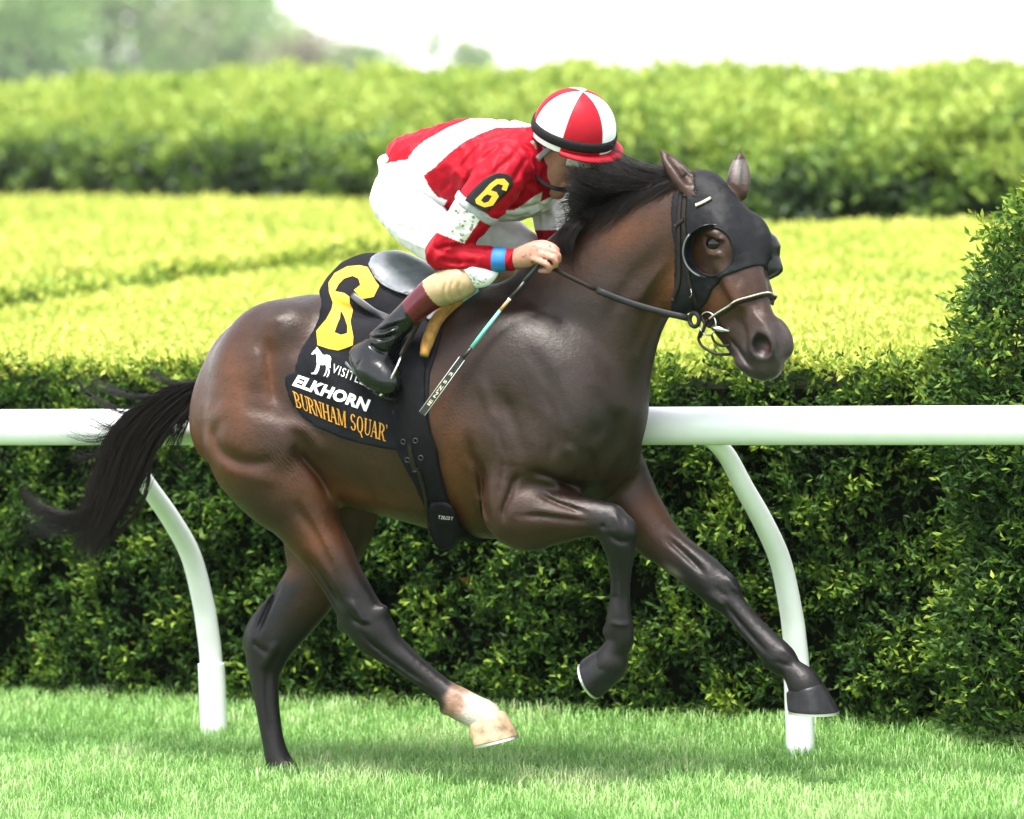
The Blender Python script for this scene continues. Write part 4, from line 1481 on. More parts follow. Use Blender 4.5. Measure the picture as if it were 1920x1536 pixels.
fly = [[(350, 722, 0.01), (325, 718, 0.01), (300, 705, 0.02), (285, 695, 0.02), (273, 685, 0.02)],
       [(330, 735, 0.01), (260, 742, 0.01), (215, 730, 0.02), (185, 715, 0.02), (168, 702, 0.02)],
       [(300, 750, 0.01), (235, 770, 0.01), (180, 745, 0.02), (150, 715, 0.02), (140, 702, 0.02)],
       [(280, 790, 0.01), (215, 812, 0.01), (175, 822, 0.02), (140, 815, 0.02), (114, 804, 0.02)],
       [(270, 800, 0.01), (210, 800, 0.01), (178, 790, 0.02), (155, 778, 0.02), (140, 760, 0.02)],
       [(250, 860, 0.01), (190, 850, 0.01), (160, 855, 0.02), (140, 862, 0.02), (128, 866, 0.02)]]
for g in fly:
    g2 = [(x, y + 7, s) for x, y, s in g]
    TL.append(guide_strands([g, g2], 34, m=11, wob=11, s_sig=0.006, cut=(0.7, 1.05)))
low = [[(352, 770, 0), (330, 800, 0), (312, 830, 0), (300, 850, 0), (292, 862, 0)], [(358, 780, 0), (345, 815, 0), (335, 850, 0), (345, 875, 0), (370, 895, 0)]]
TL.append(guide_strands(low, 70, m=11, wob=6, s_sig=0.02, cut=(0.5, 1.1)))
fall = [[(285, 860, 0.02), (275, 920, 0.02), (250, 965, 0.02), (215, 1000, 0.02), (195, 1035, 0.02)], [(278, 880, 0.02), (270, 935, 0.02), (240, 985, 0.02), (205, 1020, 0.02), (165, 1052, 0.02)]]
TL.append(guide_strands(fall, 60, m=11, wob=7, s_sig=0.01, cut=(0.6, 1.05)))
strands('tail', np.concatenate(TL), np.random.default_rng(4).uniform(0.0005, 0.0010, sum(len(q) for q in TL)), M_TAIL, horse)

# mane: blown back along the crest, most of it lying on the near side of the neck
crest = smooth_poly([(1030, 455), (1075, 425), (1110, 402), (1150, 380), (1185, 364), (1230, 347), (1270, 340), (1300, 334)], 8)
man_poly = np.array([(1268, 336), (1240, 312), (1200, 303), (1130, 292), (1082, 302), (1066, 335), (1052, 380), (1037, 420), (1036, 455), (1060, 468), (1085, 462), (1130, 440), (1180, 405), (1265, 362)], float)


def mane_strands(n, m=10, rng=RNG):
    out = []
    # candidate tips inside the outline
    tips = []
    while len(tips) < n * 2:
        q = np.stack([rng.uniform(1030, 1270, 4000), rng.uniform(288, 470, 4000)], 1)
        ins = poly_dist(q[:, 0], q[:, 1], man_poly, True) < 0
        tips.extend(q[ins])
    tips = np.array(tips)
    for i in range(n):
        tip = tips[i]
        # a root some way ahead (to the right) of the tip on the crest
        xr = min(1296, tip[0] + rng.uniform(28, 135))
        if tip[0] < 1075:
            xr = rng.uniform(1065, 1175)
        j = np.argmin(np.abs(crest[:, 0] - xr))
        root = crest[j] + rng.normal(0, 2, 2)
        yc = np.interp(tip[0], crest[:, 0], crest[:, 1])
        below = tip[1] > yc
        s_end = 0.03 + 0.075 * np.clip((tip[1] - yc) / 60, 0, 1.3) + rng.normal(0, 0.008) if below else rng.normal(0.02, 0.02)
        if tip[0] < 1075:
            s_end = max(s_end, 0.05) + rng.uniform(0, 0.04)
        if tip[0] < 1140 and tip[1] < 365:
            s_end = rng.uniform(0.02, 0.13)          # blown across in front of the rider's face
        lift = rng.uniform(12, 38) if below else rng.uniform(-4, 16)
        ctrl = root * 0.55 + tip * 0.45 + np.array([rng.normal(0, 5), -lift])
        t = np.linspace(0, 1, m)
        px = (1 - t) ** 2 * root[0] + 2 * t * (1 - t) * ctrl[0] + t * t * tip[0]
        py = (1 - t) ** 2 * root[1] + 2 * t * (1 - t) * ctrl[1] + t * t * tip[1]
        ph = rng.uniform(0, 6.28)
        py = py + 4.0 * np.sin(ph + 6 * t) * t
        px = px + 3.0 * np.cos(ph + 5 * t) * t
        ss = 0.01 + (s_end - 0.01) * np.sin(t * math.pi / 2)
        out.append(np.stack([px, py, ss], 1))
    return H_arr(np.concatenate(out)).reshape(n, m, 3)


ML = [mane_strands(2600)]
# loose hairs standing off the top and a hanging lock by the hand
mf = [[(1262, 338, 0.01), (1225, 318, 0.01), (1190, 302, 0.01), (1160, 292, 0.01), (1130, 282, 0.01)],
      [(1190, 360, 0.01), (1150, 320, 0.01), (1120, 300, 0.01), (1095, 290, 0.01), (1075, 284, 0.01)],
      [(1140, 385, 0.01), (1115, 345, 0.01), (1100, 318, 0.01), (1088, 300, 0.01), (1078, 278, 0.01)]]
ML.append(guide_strands(mf, 260, m=10, wob=16, s_sig=0.02, cut=(0.5, 1.1)))
ML.append(guide_strands([[(1272, 338, 0.01), (1262, 322, 0.0), (1255, 312, 0.0), (1245, 305, 0.0), (1232, 300, 0.0)], [(1310, 334, 0.01), (1296, 324, 0.0), (1285, 318, 0.0), (1272, 314, 0.0), (1258, 310, 0.0)]], 120, m=10, wob=5, s_sig=0.02, cut=(0.5, 1.1)))
ML.append(guide_strands([[(1110, 402, 0.03), (1080, 410, 0.08), (1058, 430, 0.10), (1048, 455, 0.11), (1050, 478, 0.11)], [(1120, 400, 0.03), (1090, 425, 0.09), (1075, 445, 0.11), (1070, 462, 0.12), (1076, 474, 0.12)]], 420, m=10, wob=6, s_sig=0.012, cut=(0.6, 1.05)))
ML.append(guide_strands([[(1165, 372, 0.02), (1130, 345, 0.08), (1100, 330, 0.12), (1082, 318, 0.135), (1068, 306, 0.14)], [(1150, 380, 0.02), (1120, 362, 0.09), (1095, 352, 0.13), (1078, 345, 0.14), (1064, 340, 0.14)], [(1140, 385, 0.02), (1105, 380, 0.09), (1080, 380, 0.12), (1062, 384, 0.13), (1048, 392, 0.13)]], 620, m=10, wob=9, s_sig=0.012, cut=(0.6, 1.05)))
strands('mane', np.concatenate(ML), np.random.default_rng(3).uniform(0.0007, 0.0015, sum(len(q) for q in ML)), M_HAIR, horse)


# ================================================================== tack
def surf(px, py, off=0.0, bvh=None):
    """where the line of sight meets the horse, lifted off the skin by off metres"""
    d = ray(px, py)
    c = CAM - ORG
    cl = Vector((c @ UH, -(c @ NH), c[2])); dl = Vector((d @ UH, -(d @ NH), d[2])).normalized()
    hit, nr, _, _ = (bvh or HORSE_BVH).ray_cast(cl, dl)
    if hit is None:
        return None, None
    if nr.dot(dl) > 0:
        nr = -nr
    return np.array(hit) + np.array(nr) * off, np.array(nr)


def strap(name, pts, wid, thick, mat, parent, off=0.002, bvh=None, dense=6, s_fall=0.06):
    """leather strap lying on the surface along a traced line; wid in picture pixels"""
    P = smooth_poly(np.array(pts, float), dense) if len(pts) > 2 else np.array([np.array(pts[0]) + (np.array(pts[1]) - np.array(pts[0])) * f for f in np.linspace(0, 1, dense)])
    Q, N = [], []
    for x, y in P:
        q, n_ = surf(x, y, off, bvh)
        if q is None:
            if Q:
                q, n_ = H(x, y, -Q[-1][1]), N[-1]
            else:
                q, n_ = H(x, y, s_fall), np.array([0, -1.0, 0])
        Q.append(q); N.append(n_)
    Q = np.array(Q); N = np.array(N)
    if len(Q) > 4:
        for _ in range(2):
            Q[1:-1] = 0.5 * Q[1:-1] + 0.25 * (Q[:-2] + Q[2:]); N[1:-1] = 0.5 * N[1:-1] + 0.25 * (N[:-2] + N[2:])
    T = np.gradient(Q, axis=0); T /= np.linalg.norm(T, axis=1)[:, None] + 1e-9
    B = np.cross(N, T); B /= np.linalg.norm(B, axis=1)[:, None] + 1e-9
    N = np.cross(T, B)
    hw = rad(wid) / 2
    V, F = [], []
    prof = [(-1, 0), (-1, 0.6), (-0.7, 1), (0.7, 1), (1, 0.6), (1, 0)]
    for i in range(len(Q)):
        for a, b_ in prof:
            V.append(Q[i] + B[i] * hw * a + N[i] * thick * (b_ - 0.25))
    k = len(prof)
    for i in range(len(Q) - 1):
        for j in range(k):
            j2 = (j + 1) % k
            F.append((i * k + j, i * k + j2, (i + 1) * k + j2, (i + 1) * k + j))
    F.append(tuple(range(k))); F.append(tuple((len(Q) - 1) * k + j for j in range(k))[::-1])
    o = mesh_obj(name, V, F, mat, parent)
    return o


def shell(name, box_lo, box_hi, h, base, off, poly, frame, mat, parent, holes=(), relax=1, inner=None, bite=None):
    """skin-tight piece: everything within off of the body inside an outline that is swept sideways.
    poly: points in horse coordinates; frame: (u axis, v axis) of the outline plane"""
    f = Field(box_lo, box_hi, h)
    x, y, z = f.axes((0, 0, 0), f.n)
    X, Y, Z = np.meshgrid(x, y, z, indexing='ij')
    P = np.stack([X.ravel(), Y.ravel(), Z.ravel()], 1)
    D = base(P)
    val = D - off
    def plan(q):
        """outline distance looked up on a fine 2-D table"""
        pu = np.array([[np.dot(c, frame[0]), np.dot(c, frame[1])] for c in q])
        U = P @ frame[0]; W = P @ frame[1]
        st = h * 0.7
        u0, v0 = U.min(), W.min()
        nu, nv = int((U.max() - u0) / st) + 3, int((W.max() - v0) / st) + 3
        gu, gv = np.meshgrid(u0 + st * np.arange(nu), v0 + st * np.arange(nv), indexing='ij')
        tab = poly_dist(gu, gv, pu, True)
        iu = (U - u0) / st; iv = (W - v0) / st
        a = iu.astype(int); b_ = iv.astype(int); fa = iu - a; fb = iv - b_
        return (tab[a, b_] * (1 - fa) * (1 - fb) + tab[a + 1, b_] * fa * (1 - fb) + tab[a, b_ + 1] * (1 - fa) * fb + tab[a + 1, b_ + 1] * fa * fb)
    val = np.maximum(val, plan(poly))
    for hp in holes:
        val = np.maximum(val, -plan(hp))
    if inner is not None:
        val = np.maximum(val, -(D + inner))
    if bite is not None:
        val = bite(P, val)
    f.F = val.reshape(f.n).astype(np.float32)
    V, Q = f.mesh(relax)
    o = mesh_obj(name, V, Q, mat, parent)
    return o, V, Q


def shell2(name, base, off, poly, mat, parent, relax=1):
    """the same for outlines swept straight sideways: works on the body's own samples"""
    x, y, z = base.axes((0, 0, 0), base.n)
    pu = np.array([[q[0], q[2]] for q in poly])
    gu, gv = np.meshgrid(x, z, indexing='ij')
    pl = poly_dist(gu, gv, pu, True).astype(np.float32)
    f = Field(base.lo, base.lo + 2 * base.h, base.h)
    f.n = base.n
    f.F = np.maximum(base.F - np.float32(off), pl[:, None, :])
    f.F[0] = f.F[-1] = 0.05; f.F[:, 0] = f.F[:, -1] = 0.05; f.F[:, :, 0] = f.F[:, :, -1] = 0.05
    V, Q = f.mesh(relax)
    return mesh_obj(name, V, Q, mat, parent), V, Q


M_LYCRA = pbr('hood_cloth', (0.0075, 0.0075, 0.009), 0.6, 40, 0.3, bump=(28, 0.45, 0.010), spec=0.16)
M_LEATHER = pbr('dark_leather', (0.013, 0.009, 0.007), 0.45, 40, 0.3, bump=(180, 0.2, 0.001), spec=0.22)
M_RUBBER = pbr('rein_rubber', (0.012, 0.012, 0.013), 0.55, 60, 0.25, bump=(260, 0.35, 0.0015), spec=0.25)
M_STEEL = pbr('bit_steel', (0.60, 0.59, 0.56), 0.22, metallic=1.0)
M_BRASS = pbr('silver_bead', (0.42, 0.39, 0.31), 0.35, metallic=0.8)
M_PLASTIC = pbr('blinker_plastic', (0.010, 0.010, 0.011), 0.3, 30, 0.2, spec=0.3)

M_GLINT = pbr('cup_glint_grey', (0.11, 0.115, 0.125), 0.4, 30, 0.2)  # grey stands in for the sky's reflection on the black cup

# ---------------------------------------------------------------- blinker hood
hb_lo = np.array([HF.lo[k] + HF.h * HEAD_BOX[0][k].start for k in range(3)])
hfld = Field(hb_lo, hb_lo + (np.array(HEAD_BARE.shape) - 1) * HF.h, HF.h)
hfld.F = HEAD_BARE[:hfld.n[0], :hfld.n[1], :hfld.n[2]]
hood = empty('blinker_hood', to_world(np.array(HH(1340, 400, 0.0))), HORSE_ROT)
tag(hood, 'black cloth blinker hood with plastic eye cups on the bay horse\'s head', 'blinker hood')


def reloc(o, base):
    """the part was modelled in horse coordinates: move its mesh so that it hangs on its own thing's base"""
    o.data.transform(Matrix.Translation(Vector(-np.asarray(base))))
    return o


hp = [HH(1282, 366, .05), HH(1280, 460, .075), HH(1277, 540, .07), HH(1274, 582, .05), HH(1290, 592, .05), HH(1308, 588, .05), HH(1332, 566, .06),
      HH(1342, 542, .065), HH(1364, 522, .06), HH(1392, 508, .035), HH(1420, 499, 0), HH(1475, 470, 0), HH(1450, 350, 0), HH(1370, 290, 0), HH(1312, 312, 0.0), HH(1296, 340, .03)]
EYE_C = (1336, 472)
EYE_HOLE = [(EYE_C[0] + 38 * math.cos(a), EYE_C[1] + 45 * math.sin(a)) for a in np.linspace(0, 2 * math.pi, 30, endpoint=False)]
HOOD_BASE = np.array(HH(1340, 400, 0.0))
lo_ = hb_lo + 0.01; hi_ = hb_lo + (np.array(HEAD_BARE.shape) - 3) * HF.h


def ear_bite(P, val):
    """openings for the ears"""
    for (a, b_, c, d, s0, s1) in ((1302, 366, 1238, 281, 0.050, 0.075), (1384, 362, 1389, 286, -0.050, -0.075)):
        B = HH(a, b_, s0); T = HH(c, d, s1)
        dd = T - B; q = P - B
        tt = np.clip(q @ dd / (dd @ dd), -0.1, 1)
        r = np.linalg.norm(q - tt[:, None] * dd, axis=1) - 0.032
        val = np.maximum(val, -r)
    # openings for the eyes, alike on both sides of the head
    near = np.abs(val) < 0.02
    Q_ = P[near]
    sd = (Q_ - _polp) @ HY
    Q_ = Q_ - np.where(sd > 0, 2 * sd, 0)[:, None] * HY
    x, y = to_pix(Q_)
    val[near] = np.maximum(val[near], -poly_dist(x, y, EYE_HOLE, True) / PPM)
    return val


ho, hoV, hoQ = shell('hood', lo_, hi_, 0.0042, hfld.sample, 0.0055, hp, (HX, np.array([0, 0, 1.0])), M_LYCRA, hood, bite=ear_bite)
reloc(ho, HOOD_BASE)
HOOD_BVH = BVHTree.FromPolygons([tuple(v) for v in hoV], [tuple(q) for q in hoQ])
for sg in (1, -1):
    # edging of the eye opening
    R_ = []
    for a in np.linspace(0, 2 * math.pi, 40):
        q, n_ = surf(EYE_C[0] + 39 * math.cos(a), EYE_C[1] + 46 * math.sin(a), 0.004)
        R_.append(q - 2 * HY * ((q - _polp) @ HY) if sg < 0 else q)
    R_ = np.array(R_)
    for _ in range(2):
        R_ = 0.5 * R_ + 0.25 * (np.roll(R_, 1, 0) + np.roll(R_, -1, 0))
    V, F = tube(np.concatenate([R_, R_[:1]]), 0.0045, 6, cap=False)
    reloc(mesh_obj('edging', V, F, M_LYCRA, hood), HOOD_BASE)
    # the cup: a curved plastic flange round the back of the opening
    out = -HY * sg
    cV, cF = [], []
    n1, n2 = 22, 6
    cen = R_.mean(0)
    for i in range(n1 + 1):
        a = math.radians(98 + 182 * i / n1)       # back half of the opening (picture angles)
        ii = (a / (2 * math.pi) * 39) % 39
        i0 = int(ii); fr = ii - i0
        p = R_[i0] * (1 - fr) + R_[(i0 + 1) % 40] * fr
        prof = math.sin(math.pi * min(1, max(0, i / n1))) ** 0.6
        for j in range(n2 + 1):
            u = j / n2
            grow = 0.078 * prof if sg < 0 else 0.046 * prof
            cV.append(p + out * (grow * u - 0.004) + (p - cen) * 0.10 * math.sin(u * 1.9) + HX * (0.016 * u * u * prof) * (1 if sg < 0 else 1.1))
    for i in range(n1):
        for j in range(n2):
            a0 = i * (n2 + 1) + j
            cF.append((a0, a0 + 1, a0 + n2 + 2, a0 + n2 + 1))
    if sg < 0:
        # the far cup stands out sideways beyond the face
        cV, cF = [], []
        ycs = np.linspace(432, 525, n1 + 1)
        xo = np.interp(ycs, [432, 445, 460, 480, 497, 507, 516, 525], [1440, 1456, 1463, 1461, 1466, 1468, 1460, 1441])
        for i in range(n1 + 1):
            for j in range(n2 + 1):
                u = j / n2
                cV.append(HH(1428 + (xo[i] - 1428) * u, ycs[i], -0.070 - 0.062 * u) + HX * 0.012 * math.sin(u * 3.1))
        cF = [(i * (n2 + 1) + j, i * (n2 + 1) + j + 1, (i + 1) * (n2 + 1) + j + 1, (i + 1) * (n2 + 1) + j) for i in range(n1) for j in range(n2)]
    cup = mesh_obj('eye_cup', cV, cF, M_PLASTIC, hood)
    if sg > 0:
        rimp = [cV[i * (n2 + 1) + n2] for i in range(int(n1 * 0.12), int(n1 * 0.75))]  # pale tube added along part of the edge as a painted sky glint
        rv_, rf_ = tube(rimp, 0.0030, 6)
        reloc(mesh_obj('cup_glint', rv_, rf_, M_GLINT, hood), HOOD_BASE)
    md = cup.modifiers.new('thick', 'SOLIDIFY'); md.thickness = 0.003; md.offset = 0
    reloc(cup, HOOD_BASE)

# ---------------------------------------------------------------- bridle and reins
BR_BASE = np.array(HH(1330, 600, 0.0))
bridle = empty('bridle', to_world(BR_BASE), HORSE_ROT)
tag(bridle, 'dark leather bridle with silver beaded noseband, ring bit and black rubber reins', 'bridle')


def addb(o):
    return reloc(o, BR_BASE)


class _Both:
    """line of sight onto hood first, then skin"""
    def ray_cast(self, o, d):
        a = HOOD_BVH.ray_cast(o, d); b_ = HORSE_BVH.ray_cast(o, d)
        if a[0] is None: return b_
        if b_[0] is None: return a
        return a if (a[0] - o).length < (b_[0] - o).length else b_


BOTH = _Both()
addb(strap('cheek_strap', [(1284, 368), (1282, 420), (1287, 470), (1291, 520), (1300, 555), (1314, 588)], 8.5, 0.004, M_LEATHER, bridle, 0.002, BOTH))
addb(strap('throat_latch', [(1277, 360), (1273, 420), (1274, 480), (1273, 530), (1262, 562)], 7.5, 0.004, M_LEATHER, bridle, 0.002, BOTH))
addb(strap('keeper', [(1268, 424), (1276, 417), (1284, 412)], 8, 0.006, M_LEATHER, bridle, 0.004, BOTH))
addb(strap('browband', [(1306, 386), (1318, 381), (1334, 372)], 7, 0.006, M_BRASS, bridle, 0.003, BOTH))
V, F = tube([surf(1300, 540, 0.010, BOTH)[0], surf(1302, 549, 0.012, BOTH)[0], surf(1298, 556, 0.011, BOTH)[0], surf(1294, 554, 0.009, BOTH)[0]], 0.0018, 6)
addb(mesh_obj('buckle', V, F, M_STEEL, bridle))
# noseband: ring round the nose
c0 = (HH(1434, 553, 0) + HH(1350, 603, 0)) / 2
e1 = HH(1434, 553, 0) - HH(1350, 603, 0); e1 /= np.linalg.norm(e1)
ring = []
for a in np.linspace(0, 2 * math.pi, 72, endpoint=False):
    dv = math.cos(a) * e1 - math.sin(a) * HY
    p = c0.copy()
    for st in np.arange(0.0, 0.16, 0.0015):
        p = c0 + dv * st
        if HF.sample(p[None])[0] > 0.004:
            break
    ring.append(p)
ring = np.array(ring)
for _ in range(3):
    ring = 0.5 * ring + 0.25 * (np.roll(ring, 1, 0) + np.roll(ring, -1, 0))
V, F = tube(np.concatenate([ring, ring[:1]]), 0.0075, 8, cap=False, flat=(0.7, 1.1))
addb(mesh_obj('noseband', V, F, M_LEATHER, bridle))
bV, bF = [], []
seglen = np.linalg.norm(np.diff(np.concatenate([ring, ring[:1]]), axis=0), axis=1)
for i in range(72):
    if -1.0 < math.cos(2 * math.pi * i / 72) and (math.cos(2 * math.pi * i / 72) > -0.75):
        for fr in (0.25, 0.75):
            p = ring[i] * (1 - fr) + ring[(i + 1) % 72] * fr
            o_ = p - c0; o_ /= np.linalg.norm(o_)
            v, f = uv_sphere(p + o_ * 0.0060 + np.array([0, 0, 0.003]), np.eye(3) * 0.0032, 6, 4)
            bF += [tuple(k + len(bV) for k in q) for q in f]; bV += list(v)
addb(mesh_obj('beading', bV, bF, M_BRASS, bridle))


def torus(c, e1, e2, R, r, n=28, m=8):
    V, F = [], []
    e3 = np.cross(e1, e2)
    for i in range(n):
        a = 2 * math.pi * i / n
        d = math.cos(a) * e1 + math.sin(a) * e2
        for j in range(m):
            b_ = 2 * math.pi * j / m
            V.append(c + d * (R + r * math.cos(b_)) + e3 * r * math.sin(b_))
    for i in range(n):
        for j in range(m):
            i2, j2 = (i + 1) % n, (j + 1) % m
            F.append((i * m + j, i * m + j2, i2 * m + j2, i2 * m + j))
    return V, F


for sg in (1, -1):
    s_ = 0.068 * sg
    shx = 0 if sg > 0 else 64
    rc = HH(1327 + shx, 607, s_)
    V, F = torus(rc, HX, np.array([0, 0, 1.0]), rad(21), 0.0028)
    addb(mesh_obj('bit_ring', V, F, M_STEEL, bridle))
    a_ = HH(1336 + shx, 614, s_ + 0.006 * sg); b_ = HH(1368 + (shx * 0.6), 621, s_ * 0.80)
    V, F = tube([a_, a_ * 0.6 + b_ * 0.4, b_], [0.0085, 0.0080, 0.0035], 10)
    addb(mesh_obj('bit_mouthpiece', V, F, M_STEEL, bridle))
    k_ = HH(1302 + shx, 600, s_ + 0.008 * sg)
    V, F = torus(k_, HX, np.array([0, 0, 1.0]), rad(12), 0.0068)
    addb(mesh_obj('rein_loop', V, F, M_RUBBER, bridle))
    V, F = tube([HH(x + shx, y, s_) for x, y in ((1316, 596), (1322, 608), (1318, 622), (1312, 632))], 0.0055, 8)
    addb(mesh_obj('hanger_strap', V, F, M_LEATHER, bridle))
V, F = tube(smooth_poly([HH(1314, 620, 0.066), HH(1310, 636, 0.066), HH(1318, 650, 0.064), HH(1338, 662, 0.06), HH(1356, 665, 0.045), HH(1380, 664, 0.015), HH(1410, 664, -0.03)], 5), 0.0045, 8)
addb(mesh_obj('chin_strap', V, F, M_LEATHER, bridle))
V, F = tube(smooth_poly([HH(1334, 628, 0.062), HH(1340, 641, 0.060), HH(1352, 648, 0.055), HH(1368, 648, 0.045)], 5), 0.0042, 8)
addb(mesh_obj('lip_strap', V, F, M_LEATHER, bridle))
HAND_REIN = np.array(H(1030, 500, 0.185))
# near rein: bare leather by the hand, rubber grip, then to the bit
rs = HAND_REIN; re_ = HH(1292, 597, 0.076)
rein_pts = [rs + (re_ - rs) * f + np.array([0, 0, -0.020 * math.sin(math.pi * f)]) for f in np.linspace(0, 1, 16)]
V, F = tube(rein_pts[:6], 0.0058, 8, flat=(0.55, 1.1))
addb(mesh_obj('rein', V, F, M_LEATHER, bridle))
V, F = tube([rein_pts[5] * 0.9 + rein_pts[6] * 0.1] + rein_pts[6:], 0.0098, 10, flat=(0.6, 1.05))
addb(mesh_obj('rein_grip', V, F, M_RUBBER, bridle))
fs = np.array(H(1080, 480, -0.15)); fe = HH(1292 + 60, 597, -0.076)
V, F = tube([fs + (fe - fs) * f + np.array([0, 0, -0.02 * math.sin(math.pi * f)]) for f in np.linspace(0, 1, 12)], 0.0085, 8, flat=(0.6, 1.05))
addb(mesh_obj('rein_grip', V, F, M_RUBBER, bridle))
# ================================================================== saddle cloth, saddle, girth
TRN_LO = np.array([H(500, 800, 0.3)[0], -0.36, 0.60]); TRN_HI = np.array([H(960, 800, -0.3)[0] + 0.05, 0.36, 1.95])
_bx = HF.box(TRN_LO, TRN_HI)
TRN_LO = np.array([HF.lo[k] + HF.h * _bx[0][k].start for k in range(3)])
CLF = Field(TRN_LO, TRN_LO + HF.h, HF.h)
CLF.F = HF.F[_bx[0]].copy(); CLF.n = np.array(CLF.F.shape)
GIRTH_BASE_F = CLF.F.copy()
# padding under the saddle lifts the cloth off the back
blob(CLF, 722, 572, 0.0, 104, 92, 0.15, 0, k=0.05)
blob(CLF, 676, 566, 0.0, 66, 80, 0.13, 0, k=0.05)
blob(CLF, 645, 600, 0.10, 48, 70, 0.10, 30, k=0.05)
blob(CLF, 800, 575, 0.0, 100, 60, 0.17, 0, k=0.05)
blob(CLF, 690, 690, 0.21, 85, 110, 0.06, 80, k=0.05)
# creases of the cloth
crease(CLF, [(608, 548), (640, 575), (690, 590), (740, 600)], 9, -0.009, s_lo=0.02)
crease(CLF, [(585, 620), (630, 650), (690, 690)], 12, -0.003, s_lo=0.02)
crease(CLF, [(640, 580), (640, 640), (630, 690)], 10, -0.004, s_lo=0.02)
crease(CLF, [(575, 650), (600, 700), (640, 760), (660, 810)], 12, 0.005, s_lo=0.02)
crease(CLF, [(690, 700), (700, 760), (700, 820)], 9, -0.005, s_lo=0.02)
crease(CLF, [(730, 640), (735, 720), (738, 830)], 8, -0.006, s_lo=0.02)
crease(CLF, [(560, 700), (600, 715), (640, 735)], 7, -0.004, s_lo=0.02)

FR_SIDE = (np.array([1.0, 0, 0]), np.array([0, 0, 1.0]))
t = NT('saddlecloth_black')
co = t.obj_co()
weave = t.noise(520.0, 2.0, vec=co)
b = t.n('ShaderNodeBsdfPrincipled', Base__Color=t.ramp(t.noise(9.0, 4.0, vec=co), [(0.3, (0.0075, 0.0075, 0.0095)), (0.75, (0.013, 0.013, 0.016))]), Roughness=0.85)
t.set(b, 'Specular IOR Level', 0.1)
t.set(b, 'Normal', t.bump(weave, 0.25, 0.001, t.bump(t.noise(20.0, 3.0, vec=co), 0.4, 0.014)))
M_CLOTH = t.done(b.outputs[0])
M_YELLOW = pbr('number_yellow', (0.56, 0.33, 0.014), 0.7, 60, 0.08, bump=(300, 0.1, 0.001))
M_LETTER_W = pbr('lettering_white', (0.80, 0.80, 0.80), 0.7)
M_LETTER_O = pbr('lettering_gold', (0.50, 0.22, 0.012), 0.65, 160, 0.35)
M_SADDLE = pbr('saddle_leather', (0.13, 0.14, 0.155), 0.36, 30, 0.25, bump=(140, 0.12, 0.001), coat=0.25)  # black leather, its sky sheen put into a grey base colour
M_GIRTH = pbr('girth_webbing', (0.006, 0.006, 0.007), 0.8, 40, 0.3, bump=(40, 0.3, 0.004), spec=0.1)
M_DULL = pbr('dull_buckle', (0.05, 0.05, 0.05), 0.45, metallic=0.6)
M_FELT = pbr('tan_felt', (0.30, 0.15, 0.03), 0.85, 45, 0.4, bump=(160, 0.3, 0.002))
M_TEAL = pbr('teal_foam', (0.19, 0.46, 0.38), 0.8, 90, 0.35, bump=(160, 0.3, 0.002))

CL_BASE = np.array(H(680, 560, 0.0))
cloth = empty('saddlecloth', to_world(CL_BASE), HORSE_ROT)
tag(cloth, 'black saddlecloth with a yellow six and lettering under the jockey\'s boot', 'saddlecloth')
cp = [(715, 455, .02), (701, 470, .02), (675, 474, .04), (640, 492, .06), (616, 520, .09), (606, 545, .13), (608, 566, .17), (599, 592, .20), (585, 615, .22), (570, 640, .23), (564, 655, .23),
      (559, 680, .235), (556, 698, .24), (546, 700, .24), (538, 706, .24), (540, 722, .24), (546, 742, .245), (555, 761, .245), (572, 783, .25), (596, 801, .255), (646, 823, .265), (690, 834, .27), (727, 842, .27),
      (760, 846, .27), (812, 846, .27), (805, 700, .27), (860, 560, .15), (880, 500, .0), (800, 440, 0)]
co_, clV, clQ = shell2('cloth', CLF, 0.007, [H(*q) for q in cp], M_CLOTH, cloth)
reloc(co_, CL_BASE)
CL_BVH = BVHTree.FromPolygons([tuple(v) for v in clV], [tuple(q) for q in clQ])


def flat_mesh(polys, cuts=1, extra=None):
    """fill outlines (outer and holes, picture coordinates) -> 2-D triangles"""
    cu = bpy.data.curves.new('tmp', 'CURVE')
    cu.dimensions = '2D'; cu.fill_mode = 'BOTH'
    for p in polys:
        sp = cu.splines.new('POLY')
        sp.points.add(len(p) - 1)
        for q, (x, y) in zip(sp.points, p):
            q.co = (x * 0.01, -y * 0.01, 0, 1)
        sp.use_cyclic_u = True
    return _eval2d(cu, cuts)


def _eval2d(cu, cuts):
    ob = bpy.data.objects.new('tmp', cu)
    COL.objects.link(ob)
    dg = bpy.context.evaluated_depsgraph_get()
    dg.update()
    me = bpy.data.meshes.new_from_object(ob.evaluated_get(dg))
    bm = bmesh.new(); bm.from_mesh(me)
    bmesh.ops.remove_doubles(bm, verts=bm.verts, dist=1e-6)
    bmesh.ops.triangulate(bm, faces=bm.faces)
    for _ in range(cuts):
        bmesh.ops.subdivide_edges(bm, edges=bm.edges, cuts=1)
        bmesh.ops.triangulate(bm, faces=bm.faces)
    V = np.array([(v.co.x * 100, -v.co.y * 100) for v in bm.verts]); F = [tuple(v.index for v in f.verts) for f in bm.faces]
    bm.verts.index_update()
    F = [tuple(v.index for v in f.verts) for f in bm.faces]
    bm.free()
    COL.objects.unlink(ob); bpy.data.objects.remove(ob); bpy.data.curves.remove(cu); bpy.data.meshes.remove(me)
    return V, F


def text_mesh(body, quad, cuts=1, bold=0.0, shear=0.0, space=1.0):
    """lettering stretched into a picture quad TL, TR, BR, BL"""
    cu = bpy.data.curves.new('tmp', 'FONT')
    cu.body = body
    cu.offset = bold
    cu.shear = shear
    cu.space_character = space
    cu.resolution_u = 3
    V, F = _eval2d(cu, cuts)
    return warp(V, F, quad)


